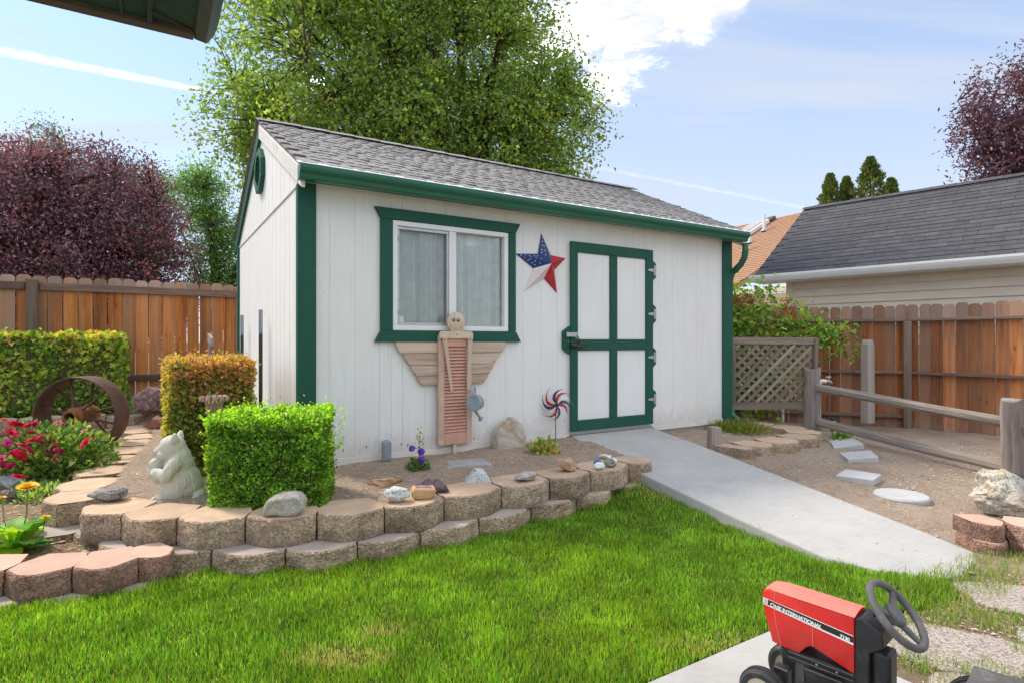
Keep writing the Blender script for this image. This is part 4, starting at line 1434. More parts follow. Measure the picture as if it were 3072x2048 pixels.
def build_block_walls():
    W = thing('retaining_wall', 'curved two-course retaining wall of tan split-face blocks before the shed', 'wall', (-0.8, 3.5, 0))
    mats = ('block_face', 'block_top')
    for i in range(len(WALL_LINE) - 1):
        lay(W, WALL_LINE[i], WALL_LINE[i + 1], 0.108, 0.152, 0.27, mats, i, 1 if i == len(WALL_LINE) - 2 else 0)
    low = [(-2.66, 3.62), (-2.41, 3.375), (-2.04, 3.231), (-1.648, 3.184), (-1.243, 3.184), (-0.874, 3.294), (-0.558, 3.531), (-0.213, 3.749), (0.133, 4.048), (0.484, 4.336), (0.806, 4.598), (1.10, 4.80)]
    for i in range(len(low) - 1):
        lay(W, low[i], low[i + 1], -0.045, 0.152, 0.26, ('block_face', 'block_top_grey'), i + 2)
    # the row that swings back to the left, walked from the rear to the front so that faces look left
    P = PATH_LINE[::-1]
    for i, c in enumerate(P):
        a = P[max(0, i - 1)]
        b = P[min(len(P) - 1, i + 1)]
        if i == len(P) - 1:
            b = (-2.55, 3.50)
        t = Vector((b[0] - a[0], b[1] - a[1])).normalized()
        out = Vector((t.y, -t.x))
        m = Vector(c) + out * 0.13
        wd = 0.40
        lay(W, tuple(m - t * wd / 2), tuple(m + t * wd / 2), 0.108 - 0.004 * i / 3, 0.152, 0.30, mats, i + 1)
        if i >= len(P) - 4:
            m2 = m + out * 0.045 + t * 0.18
            lay(W, tuple(m2 - t * wd / 2), tuple(m2 + t * wd / 2), -0.045, 0.152, 0.26, ('block_face', 'block_top_grey'), i + 3)
    # short wall at the lawn's left edge
    W2 = thing('edging_wall', 'short low wall of pinkish blocks at the left edge of the lawn', 'wall', (-2.3, 2.8, 0))
    k = 1.037
    J = [(x * k, y * k) for x, y in ((-3.02, 2.76), (-2.70, 2.72), (-2.388, 2.73), (-2.094, 2.766), (-1.854, 2.885))]
    for i in range(4):
        lay(W2, J[i], J[i + 1], 0.012, 0.122, 0.23, ('block_face_red', 'block_top_red'), i)
    lay(W2, (-1.854 * k, 2.885 * k), (-1.755 * k, 3.03 * k), 0.012, 0.124, 0.20, ('block_face_red', 'block_top_red'), 4, 1)
    J = [(x * k, y * k) for x, y in ((-2.9, 2.68), (-2.54, 2.665), (-2.235, 2.69), (-1.96, 2.78), (-1.75, 2.95))]
    for i in range(4):
        lay(W2, J[i], J[i + 1], -0.118, 0.128, 0.2, ('block_face', 'block_top_grey'), i + 1)
    # terrace row behind the iron wheel
    W3 = thing('terrace_wall', 'weathered grey-tan block row behind the rusty wheel below the hedge', 'wall', (-5.2, 6.9, 0))
    d = Vector((0.85, 0.527))
    s = Vector((-4.42, 7.02))
    for i in range(8):
        p1 = s - d * (0.40 * i)
        p0 = s - d * (0.40 * (i + 1))
        lay(W3, tuple(p0), tuple(p1), 0.235 if i else 0.20, 0.16, 0.25, ('block_face', 'block_top_grey'), i)
        lay(W3, tuple(p0 + d * 0.2), tuple(p1 + d * 0.2), 0.08, 0.15, 0.25, ('block_face', 'block_top_grey'), i + 2)
    # planter to the right of the ramp
    W4 = thing('planter_wall', 'round-ended block planter border to the right of the concrete ramp', 'wall', (2.8, 6.1, 0))
    J = [(2.195, 5.60), (2.325, 5.70), (2.653, 5.864), (3.028, 6.125), (3.367, 6.40)]
    lay(W4, (2.19, 5.57), (2.34, 5.69), 0.068, 0.152, 0.36, mats, 0, -1)
    for i in range(1, 4):
        lay(W4, J[i], J[i + 1], 0.068, 0.152, 0.29, mats, i)
    lay(W4, (3.40, 6.45), (3.50, 6.82), 0.070, 0.152, 0.30, mats, 2)
    lay(W4, (3.52, 6.87), (3.34, 7.22), 0.070, 0.152, 0.30, mats, 3)
    lay(W4, (3.30, 7.27), (2.98, 7.45), 0.072, 0.152, 0.28, mats, 1)
    J = [(2.45, 5.70), (2.80, 5.90), (3.17, 6.16), (3.46, 6.42), (3.56, 6.78)]
    for i in range(4):
        lay(W4, J[i], J[i + 1], -0.082, 0.152, 0.26, ('block_face', 'block_top_grey'), i)
    # reddish border at the right edge
    W5 = thing('border_wall', 'two-course reddish block border at the right edge below the pale boulder', 'wall', (2.9, 3.5, 0))
    J = [(2.778, 3.523), (2.975, 3.50), (3.16, 3.42), (3.32, 3.28), (3.45, 3.10)]
    for i in range(4):
        lay(W5, J[i], J[i + 1], 0.062, 0.098, 0.17, ('block_face_red', 'block_top_red'), i, -1 if i == 0 else 0)
        q0, q1 = Vector(J[i]), Vector(J[i + 1])
        o = Vector((-0.01, -0.03))
        lay(W5, tuple(q0 + o + (q1 - q0) * 0.02), tuple(q1 + o), -0.037, 0.098, 0.17, ('block_face_red', 'block_top_red'), i + 2, -1 if i == 0 else 0)


# ------------------------------------------------------------------ fences
def dogear(w, h, t, c=0.035):
    pr = [(-w / 2, 0), (w / 2, 0), (w / 2, h - c), (w / 2 - c * 0.9, h), (-w / 2 + c * 0.9, h), (-w / 2, h - c)]
    return MB().prism(pr, -t / 2, t / 2)


def board_run(parent, A, B, pitch, meshes, zbase, gapvar=0.004, start=0.0):
    A, B = Vector(A), Vector(B)
    d = (B - A)
    L = d.length
    d.normalize()
    ang = math.atan2(d.y, d.x)
    s = start + pitch / 2
    while s < L:
        p = A + d * s
        link('board', random.choice(meshes), parent, (p.x - parent.location.x, p.y - parent.location.y, zbase + random.uniform(-0.012, 0.012) - parent.location.z),
             (random.uniform(-0.006, 0.006), random.uniform(-0.004, 0.004), ang + random.uniform(-0.012, 0.012)))
        s += pitch + random.uniform(0, gapvar)


def beam(parent, name, A, B, w, h, mat, bev=0.004):
    """bar from A to B with its grain along its own x"""
    A, B = Vector(A), Vector(B)
    d = B - A
    L = d.length
    q = d.to_track_quat('X', 'Z')
    o = MB().box((0, 0, 0), (L, w, h)).obj(name, mat, parent, False, bev)
    o.rotation_euler = q.to_euler()
    o.location = (A + B) / 2 - Vector(parent.location)
    return o


def build_fences():
    # left fence, behind the hedges
    F = thing('board_fence', 'orange-brown board fence behind the hedges left of the shed', 'fence', (-5.3, 8.0, 0.42))
    ms = [dogear(w, 1.66, 0.017).mesh('board', M['fence_left']) for w in (0.146, 0.150, 0.153)]
    dv = Vector((0.829, 0.559))
    c0 = Vector((-6.40, 7.27))
    A = c0 - dv * 1.6
    B = c0 + dv * 3.05
    board_run(F, A, B, 0.1565, ms, 0.44, 0.004)
    n = Vector((0.559, -0.829))
    pst = c0 + dv * 0.31 + n * 0.05
    MB().b(-0.058, 0.058, -0.05, 0.05, 0, 1.60).obj('post', M['post_brown'], F, False, 0.006, 1, (pst.x - F.location.x, pst.y - F.location.y, 0.02), (0, 0, math.atan2(dv.y, dv.x)))
    for a, b in ((-1.6, 0.24), (0.385, 2.70)):
        p0 = c0 + dv * a + n * 0.031
        p1 = c0 + dv * b + n * 0.031
        beam(F, 'rail', (p0.x, p0.y, 1.955), (p1.x, p1.y, 1.955), 0.038, 0.095, M['rail_brown'])
    p0 = c0 + dv * -1.6 + n * 0.031
    p1 = c0 + dv * 2.7 + n * 0.031
    beam(F, 'rail', (p0.x, p0.y, 0.75), (p1.x, p1.y, 0.75), 0.038, 0.09, M['rail_brown'])
    pst = c0 + dv * 2.74 + n * 0.03
    MB().b(-0.04, 0.04, -0.04, 0.04, 0, 1.56).obj('post', M['post_grey'], F, False, 0.006, 1, (pst.x - F.location.x, pst.y - F.location.y, 0.02), (0, 0, math.atan2(dv.y, dv.x)))
    # right fence: two bays that bend at the post
    F = thing('cedar_fence', 'red-brown cedar fence with bent bays behind the right yard', 'fence', (5.83, 8.57, -0.04))
    ms = [dogear(w, 1.83, 0.016, 0.03).mesh('board', M['fence_right']) for w in (0.136, 0.139, 0.141)]
    P0, P1, P2 = Vector((2.3, 9.83)), Vector((5.83, 8.57)), Vector((9.0, 5.15))
    board_run(F, P0, P1, 0.1425, ms, -0.05, 0.003)
    board_run(F, P1, P2, 0.1425, ms, -0.05, 0.003)
    for (A, B, n) in ((P0, P1, Vector((-0.336, -0.942))), (P1, P2, Vector((-0.733, -0.68)))):
        d = (B - A).normalized()
        for z, h in ((1.565, 0.04), (0.80, 0.04), (0.155, 0.045)):
            a = A + n * 0.055
            b = B + n * 0.055
            if z < 0.5 and A == P1:
                continue
            za = z
            zb = z - (0.06 if (A == P1 and z < 1) else 0)
            beam(F, 'rail', (a.x + d.x * 0.05, a.y + d.y * 0.05, za), (b.x - d.x * 0.05, b.y - d.y * 0.05, zb), 0.085, h, M['rail_brown'])
    n = Vector((-0.55, -0.83))
    p = P1 + n * 0.09
    MB().b(-0.05, 0.05, -0.045, 0.045, 0, 1.58).obj('post', M['post_brown'], F, False, 0.006, 1, (p.x - F.location.x, p.y - F.location.y, 0.0), (0, 0, R(-33)))
    # split-rail fence
    F = thing('split_rail_fence', 'weathered grey split-rail fence across the right yard', 'fence', (3.75, 7.3, 0.1))
    for (x, y, zb, h, wx, rz, hole) in ((3.76, 7.28, 0.05, 0.86, 0.185, 0.3, True), (4.56, 5.28, -0.06, 0.78, 0.19, 0.45, True)):
        mb = MB()
        vs, fs = [], []
        n, m = 14, 10
        for j in range(m + 1):
            z = h * j / m
            for k in range(n):
                t = 2 * PI * k / n
                r = wx / 2 * (1.0 + 0.09 * fbm((math.cos(t) * 2, math.sin(t) * 2, z * 3 + x), 1.4, 3))
                sq = 1.0 / max(abs(math.cos(t)), abs(math.sin(t))) ** 0.75
                if 0.70 < z / h < 0.80 and x < 4:
                    r *= 0.86
                vs.append((r * sq * math.cos(t), 0.8 * r * sq * math.sin(t), z + (0.02 * math.sin(t * 2 + x) if j == m else 0)))
        for j in range(m):
            for k in range(n):
                k2 = (k + 1) % n
                fs.append((j * n + k, j * n + k2, (j + 1) * n + k2, (j + 1) * n + k))
        fs.append(list(range(m * n, m * n + n)))
        mb.add(vs, fs)
        po = mb.obj('post', M['post_grey'], F, True, 0, 1, (x - F.location.x, y - F.location.y, zb - F.location.z), (0, 0, rz), angle=35)
    for (A, B, w, h) in (((3.80, 7.22, 0.68), (4.55, 5.36, 0.50), 0.075, 0.10), ((3.80, 7.22, 0.255), (4.54, 5.36, 0.085), 0.075, 0.10), ((4.60, 5.22, 0.46), (5.6, 3.4, 0.42), 0.075, 0.10), ((4.60, 5.22, 0.06), (5.6, 3.4, 0.05), 0.075, 0.1)):
        A, B = Vector(A), Vector(B)
        d = B - A
        q = d.to_track_quat('X', 'Z')
        mb = MB()
        n, m = 8, 16
        vs, fs = [], []
        L = d.length
        for j in range(m + 1):
            s = j / m
            for k in range(n):
                t = 2 * PI * (k + 0.5) / n
                sq = 1.0 / max(abs(math.cos(t)), abs(math.sin(t))) ** 0.6
                wob = 1 + 0.10 * fbm((s * 3 + A.z * 5, k * 0.7, 1.0), 1.0, 2)
                vs.append((s * L - L / 2, w / 2 * sq * wob * math.cos(t) + 0.012 * math.sin(s * 5 + A.z * 9), h / 2 * sq * wob * math.sin(t) + 0.018 * fbm((s * 2.0, A.z * 7, 0.5), 1.0, 2)))
        for j in range(m):
            for k in range(n):
                k2 = (k + 1) % n
                fs.append((j * n + k, j * n + k2, (j + 1) * n + k2, (j + 1) * n + k))
        fs.append(list(range(n - 1, -1, -1)))
        fs.append(list(range(m * n, m * n + n)))
        mb.add(vs, fs)
        mb.obj('rail', M['rail_split'], F, False, 0, 1, tuple((A + B) / 2 - Vector(F.location)), q.to_euler())
    # lone old post in front of the cedar fence
    mb = MB()
    mb.prism([(-0.07, 0), (0.07, 0), (0.066, 1.10), (0.035, 1.17), (-0.035, 1.175), (-0.066, 1.11)], -0.06, 0.06)
    o = mb.obj('old_post', M['post_grey'], None, False, 0.012, 2, (5.02, 8.2, 0.10), (0, 0, 0.4))
    tag(o, 'tall weathered grey post with rounded top standing before the cedar fence', 'post')
    mb = MB()
    mb.prism([(-0.058, 0), (0.058, 0), (0.054, 0.33), (-0.054, 0.335)], -0.05, 0.05)
    o = mb.obj('stub_post', M['post_grey'], None, False, 0.008, 2, (2.04, 5.86, 0.06), (0, 0, 0.2))
    tag(o, 'short weathered stub post at the planter beside the ramp', 'post')
    # lattice gate
    G = thing('lattice_gate', 'grey wooden lattice gate panel beside the shed corner', 'gate', (2.76, 7.34, 0.40), 0)
    Wd, Hh = 1.08, 0.90
    fm = M['lattice_wood']
    beam_loc(G, 'frame_rail', (0, 0, Hh - 0.04), (Wd, 0, Hh - 0.045), 0.05, 0.085, fm)
    beam_loc(G, 'frame_rail', (0, 0, 0.04), (Wd - 0.01, 0, 0.045), 0.05, 0.09, fm)
    beam_loc(G, 'frame_stile', (Wd - 0.04, 0.0, 0.0), (Wd - 0.005, 0.0, Hh - 0.01), 0.055, 0.075, fm)
    beam_loc(G, 'frame_stile', (0.03, 0.0, 0.09), (0.03, 0.0, Hh - 0.09), 0.05, 0.06, fm)
    x0, x1, z0, z1 = 0.06, Wd - 0.06, 0.088, Hh - 0.086
    step = 0.117
    for s, yy in ((1, -0.007), (-1, 0.007)):
        c = -1.2
        while c < 2.4:
            # line z = z0 + s*(x-c)
            pts = []
            xa, xb = x0, x1
            za, zb = z0 + s * (xa - c), z0 + s * (xb - c)
            if s > 0:
                if za < z0:
                    xa = c
                    za = z0
                if zb > z1:
                    xb = c + (z1 - z0)
                    zb = z1
            else:
                if za > z1:
                    xa = c - (z1 - z0)
                    za = z1
                if zb < z0:
                    xb = c
                    zb = z0
            if xb - xa > 0.03 and x0 - 1e-6 <= xa and xb <= x1 + 1e-6:
                beam_loc(G, 'slat', (xa, yy, za), (xb, yy, zb), 0.011, 0.036, fm, 0.0015)
            c += step


def beam_loc(parent, name, A, B, w, h, mat, bev=0.003):
    A, B = Vector(A), Vector(B)
    d = B - A
    o = MB().box((0, 0, 0), (d.length, w, h)).obj(name, mat, parent, False, bev)
    up = 'Z' if abs(d.normalized().z) < 0.98 else 'Y'
    o.rotation_euler = d.to_track_quat('X', up).to_euler()
    o.location = (A + B) / 2
    return o


# ------------------------------------------------------------------ neighbouring houses
def roof_tabs(parent, E, e, q, nrm, L, S, expo, tabw, mat, th=0.012, limit=300):
    ex, qx, nx = Vector(e), Vector(q), Vector(nrm)
    Mx = Matrix((ex, qx, nx)).transposed()
    eu = Mx.to_euler()
    mb = MB()
    w = tabw - 0.006
    mb.add([(-w / 2, 0, 0), (w / 2, 0, 0), (w / 2, expo * 1.4, 0), (-w / 2, expo * 1.4, 0), (-w / 2, 0, th), (w / 2, 0, th), (w / 2, expo * 1.4, 0.002), (-w / 2, expo * 1.4, 0.002)],
           ((3, 2, 1, 0), (4, 5, 6, 7), (0, 1, 5, 4), (1, 2, 6, 5), (2, 3, 7, 6), (3, 0, 4, 7)))
    me = mb.mesh('shingle', mat)
    k = 0
    rows = int(S / expo)
    for r in range(rows):
        s = r * expo
        x = (tabw * 0.5 if r % 2 else 0.0)
        while x < L:
            p = Vector(E) + ex * (x + tabw / 2) + qx * s + nx * (0.002 + 0.002 * (r % 2))
            link('shingle', me, parent, p - Vector(parent.location), eu)
            k += 1
            x += tabw
    return k


def build_houses():
    # garage with the black roof behind the cedar fence
    E = Vector((4.506, 10.8, 2.47))
    e = Vector((0.685, -0.729, 0)).normalized()
    p = Vector((0.729, 0.685, 0)).normalized()
    q = Vector((p.x * 2.42, p.y * 2.42, 1.61)).normalized()
    nrm = e.cross(q)
    S = 2.93
    L = 4.95
    H = thing('neighbour_garage', 'beige sided garage with charcoal shingle roof and white gutter', 'building', (E.x, E.y, -0.1))
    off = Vector(H.location)

    def quad(*pts):
        return MB().add([Vector(x) - off for x in pts], [tuple(range(len(pts)))])
    rd = quad(E, E + e * L, E + e * L + q * S, E + q * S)
    E2 = E + q * S
    b = Vector((p.x * 2.42, p.y * 2.42, -1.61)).normalized()
    rd.add([Vector(x) - off for x in (E2, E2 + e * L, E2 + e * L + b * S, E2 + b * S)], [(0, 1, 2, 3)])
    roof = rd.obj('roof', M['shingle_black'], H)
    roof_tabs(H, E + e * 0.0 - q * 0.015, e, q, nrm, L, S, 0.146, 0.335, M['shingle_black'], 0.013)
    for o in [c for c in H.children if c.name.startswith('shingle')]:
        o.parent = roof
    # ridge caps
    cm = MB()
    w = 0.14
    hh = w * 0.55
    cm.add([(0, -w, -hh), (0, 0, 0), (0, w, -hh), (0.33, -w, -hh), (0.33, 0, 0.0), (0.33, w, -hh)], ((0, 1, 4, 3), (1, 2, 5, 4)))
    cme = cm.mesh('ridge_shingle', M['shingle_black'])
    for i in range(15):
        pos = E2 + e * (i * 0.33 - 0.02) + Vector((0, 0, 0.028 + 0.003 * (i % 2)))
        link('ridge_shingle', cme, roof, pos - off, (0, R(-0.6), math.atan2(e.y, e.x)))
    # gutter and soffit
    fl = Vector((-p.x, -p.y, 0))
    ang = math.atan2(e.y, e.x)
    g = MB().prism([(0, 0.12), (0, 0), (-0.07, 0), (-0.10, 0.05), (-0.115, 0.09), (-0.115, 0.125), (-0.10, 0.125), (-0.06, 0.03), (-0.01, 0.02), (-0.01, 0.12)], -0.06, L + 0.2)
    g.v = [Vector((v.y, v.x, v.z)) for v in g.v]
    g.obj('gutter', M['gutter_white'], H, False, 0.002, 1, E - off + Vector((0, 0, -0.135)), (0, 0, ang))
    # soffit under the eave and the wall with lapped boards
    inset = 0.36
    w0 = E + p * inset + e * 0.46
    s = MB().box((L / 2, 0.20, 0), (L, 0.40, 0.02))
    s.obj('soffit', M['gutter_white'], H, False, 0, 1, E - off + Vector((0, 0, -0.135)), (0, 0, ang))
    wall = MB().b(0.02, L - 0.4, 0.02, 3.9, 0, 2.42).obj('wall', M['house_siding'], H, False, 0, 1, (w0.x - off.x, w0.y - off.y, 0.0), (0, 0, ang))
    z = 1.30
    while z < 2.40:
        m2 = MB()
        m2.add([(0.10, -0.022, z), (L - 0.4, -0.022, z), (L - 0.4, 0.004, z + 0.142), (0.10, 0.004, z + 0.142), (0.10, 0.02, z), (L - 0.4, 0.02, z)], ((0, 1, 2, 3), (4, 5, 1, 0)))
        m2.obj('siding_board', M['house_siding'], wall)
        z += 0.142
    MB().b(-0.02, 0.105, -0.028, 0.03, 0, 2.42).obj('corner_trim', M['house_siding'], wall, False, 0.004)
    # brown-roofed house farther back
    E = Vector((7.85, 20.0, 3.03))
    e = Vector((0.477, -0.879, 0)).normalized()
    p = Vector((0.879, 0.477, 0)).normalized()
    q = Vector((p.x * 5.2, p.y * 5.2, 2.8)).normalized()
    nrm = e.cross(q)
    H = thing('neighbour_house', 'distant house with tan shingle roof, skylight and vent pipes', 'building', (E.x, E.y, -0.1))
    off = Vector(H.location)
    Mx = Matrix((e, q, nrm)).transposed()
    eu = Mx.to_euler()
    rf = MB().b(-9.0, -0.5, 0, 8.35, -0.15, 0.0)
    roof = rf.obj('roof', M['shingle_tan'], H, False, 0, 1, E - off, eu)
    m2 = MB()
    r = 0
    while r * 0.2 < 8.3:
        y = r * 0.2
        m2.add([(-9.0, y, 0.004), (-0.5, y, 0.004), (-0.5, y, 0.024), (-9.0, y, 0.024), (-0.5, y + 0.2, 0.006), (-9.0, y + 0.2, 0.006)], ((0, 1, 2, 3), (3, 2, 4, 5)))
        r += 1
    tag(m2.obj('shingle_courses', M['shingle_tan'], roof), kind='stuff')
    sk = MB().b(-4.95, -4.0, 6.1, 7.7, 0.03, 0.22).obj('skylight', M['gutter_white'], roof, False, 0.02)
    MB().b(-4.85, -4.10, 6.2, 7.6, 0.222, 0.25).obj('dome', M['skylight_glass'], sk, False, 0.02)
    MB().b(-4.35, -3.95, 7.75, 8.15, 0.03, 0.20).obj('roof_vent', M['vent_dark'], roof, False, 0.04)
    for x, y, h in ((-3.5, 6.5, 0.75), (-2.75, 4.05, 0.70), (-3.25, 5.1, 0.25)):
        d = Mx.inverted() @ Vector((0, 0, 1))
        b0 = Vector((x, y, 0.02))
        o = MB().tube([b0, b0 + d * h], 0.07, 8).obj('vent_pipe', M['gutter_white'], roof, True)
        MB().tube([b0, b0 + d * 0.12], [0.17, 0.08], 8).obj('flashing', M['galvanised'], o, True)
    ang = math.atan2(e.y, e.x)
    MB().b(-9, 3.2, -0.12, 0.0, -0.20, -0.02).obj('fascia', M['house_siding'], H, False, 0.01, 1, E - off, (0, 0, ang))
    MB().b(-8.6, 2.8, 0.5, 6.0, 0, 2.95).obj('wall', M['house_tan'], H, False, 0, 1, (0, 0, 0), (0, 0, ang))
    # brown shed roof peeping over the left fence
    H = thing('neighbour_shed', 'low brown-roofed shed peeping over the fence left of the shed', 'building', (-6.9, 16.0, -0.1))
    MB().prism([(-1.3, 2.55), (0.6, 3.25), (2.4, 2.55), (2.4, 2.45), (0.6, 3.15), (-1.3, 2.45)], -0.2, 3.0).obj('roof', M['rail_brown'], H)
    MB().prism([(-0.9, 0), (2.0, 0), (2.0, 2.5), (0.6, 3.1), (-0.9, 2.5)], 0.0, 2.8).obj('wall', M['fascia_brown'], H)
    # corner of our own house roof overhead
    K = Vector((-1.42, 2.59, 2.60))
    H = thing('house_eave', 'dark green underside of a house roof corner overhead at upper left', 'eave', K, SHED_ROT)
    MB().b(-2.6, 0.0, -2.2, 0.0, 0.012, 0.05).obj('soffit', M['soffit_green'], H)
    MB().b(-2.6, 0.0, -0.055, 0.0, -0.012, 0.16).obj('fascia', M['fascia_brown'], H, False, 0.004)
    for y in (-0.34, -0.9, -1.5):
        pass
    for x in (-0.27, -0.55, -0.95, -1.35):
        MB().b(x, x + 0.012, -2.1, -0.056, -0.003, 0.0115).obj('soffit_batten', M['soffit_green'], H, False, 0.002)
    MB().b(-0.175, -0.155, -2.1, -0.056, -0.010, 0.0115).obj('soffit_batten', M['soffit_green'], H, False, 0.002)
    MB().tube([(-0.154, -0.14, 0.004), (-0.01, -0.06, 0.004)], 0.004, 6).obj('wire', M['rust'], H)
    m2 = MB().prism([(0.0, 0.13), (0.0, 0.0), (0.055, -0.01), (0.085, 0.04), (0.10, 0.09), (0.10, 0.13)], -2.2, 0.012)
    m2.obj('gutter', M['gutter_dark'], H, False, 0.008, 2)
    MB().b(-2.6, 0.08, -2.2, 0.05, 0.165, 0.20).obj('roof_edge', M['shingle_black'], H)


build_block_walls()
build_fences()
build_houses()

# ------------------------------------------------------------------ trees
def sample_lobes(n, lobes, power=2.4):
    w = np.array([l[3] * l[4] * l[5] for l in lobes]) ** 0.8
    k = RNG.choice(len(lobes), size=n, p=w / w.sum())
    L = np.array(lobes, dtype=float)[k]
    d = rand_dirs(n)
    r = RNG.random((n, 1)) ** (1 / power)
    return L[:, :3] + d * r * L[:, 3:6]


def make_tree(name, label, base, fork, lobes, n_limb, n_twig, per_twig, leaf, palette, mat='leaf', r0=0.2, spread=0.30, droop=0.3, group=None, power=2.4, accent=None, bark='bark', hang=0.35):
    T = thing(name, label, 'tree', base, 0.0, group)
    B = np.array(base, dtype=float)
    F = np.array(fork, dtype=float)
    tips = sample_lobes(n_limb, lobes, 1.6)
    limbs = []
    wood = MB()
    wood.tube([(0, 0, -0.2), (0.03, 0.02, (F[2] - B[2]) * 0.5), tuple(F - B)], [r0 * 1.25, r0 * 1.05, r0 * 0.95], 10)
    for t in tips:
        pts, rad = [], []
        mid = F + (t - F) * 0.5 + np.array([0, 0, 0.35 * np.linalg.norm((t - F)[:2]) * 0.5]) + RNG.normal(size=3) * 0.15
        for i in range(7):
            s = i / 6
            p = (1 - s) ** 2 * F + 2 * s * (1 - s) * mid + s * s * t
            pts.append(p)
            rad.append(r0 * 0.62 * (1 - s) ** 1.1 + 0.012)
        limbs.append(np.array(pts))
        wood.tube([tuple(p - B) for p in pts], rad, 6)
    allp = np.concatenate([l[2:] for l in limbs], 0)
    tg = sample_lobes(n_twig, lobes, power)
    P, D, C = [], [], []
    tw = MB()
    cc = np.mean(np.array(lobes)[:, :3], 0)
    for t in tg:
        k = np.argmin(((allp - t) ** 2).sum(1) + 0.4 * np.maximum(0, allp[:, 2] - t[2]))
        a = allp[k]
        d = t - a
        ln = np.linalg.norm(d)
        mid = a + d * 0.55 + np.array([0, 0, 0.10 * ln])
        tw.tube([tuple(a - B), tuple(mid - B), tuple(t - B)], [0.012 + 0.008 * ln, 0.008 + 0.003 * ln, 0.004], 3, False)
        m = per_twig
        s = 0.45 + 0.6 * RNG.random((m, 1)) ** 0.8
        s = np.minimum(s, 1.06)
        pp = (1 - s) ** 2 * a + 2 * s * (1 - s) * mid + s * s * t
        pp = pp + RNG.normal(size=(m, 3)) * spread * (0.35 + 0.65 * s)
        dd = rand_dirs(m) + unit(d[None, :]) * 0.5 + np.array([0, 0, -hang])
        P.append(pp)
        D.append(dd)
        tone = 1.0 + 0.16 * RNG.normal()
        c = pick_cols(m, palette, 0.15) * tone
        if accent is not None and RNG.random() < accent[1]:
            c = pick_cols(m, [accent[0]], 0.15)
        C.append(c)
    P = np.concatenate(P)
    D = np.concatenate(D)
    C = np.clip(np.concatenate(C), 0.003, 1)
    n = len(P)
    N = rand_dirs(n) + np.array([0, 0, 0.8])
    L = leaf[0] * (0.65 + 0.7 * RNG.random(n))
    me = leaf_mesh('crown', P - B, D, N, L, L * leaf[1], C, M[mat], 0.2, droop)
    link('crown', me, T)
    wood.obj('trunk', M[bark], T, True, angle=70)
    tag(tw.obj('twigs', M[bark], T), kind='stuff')
    return T


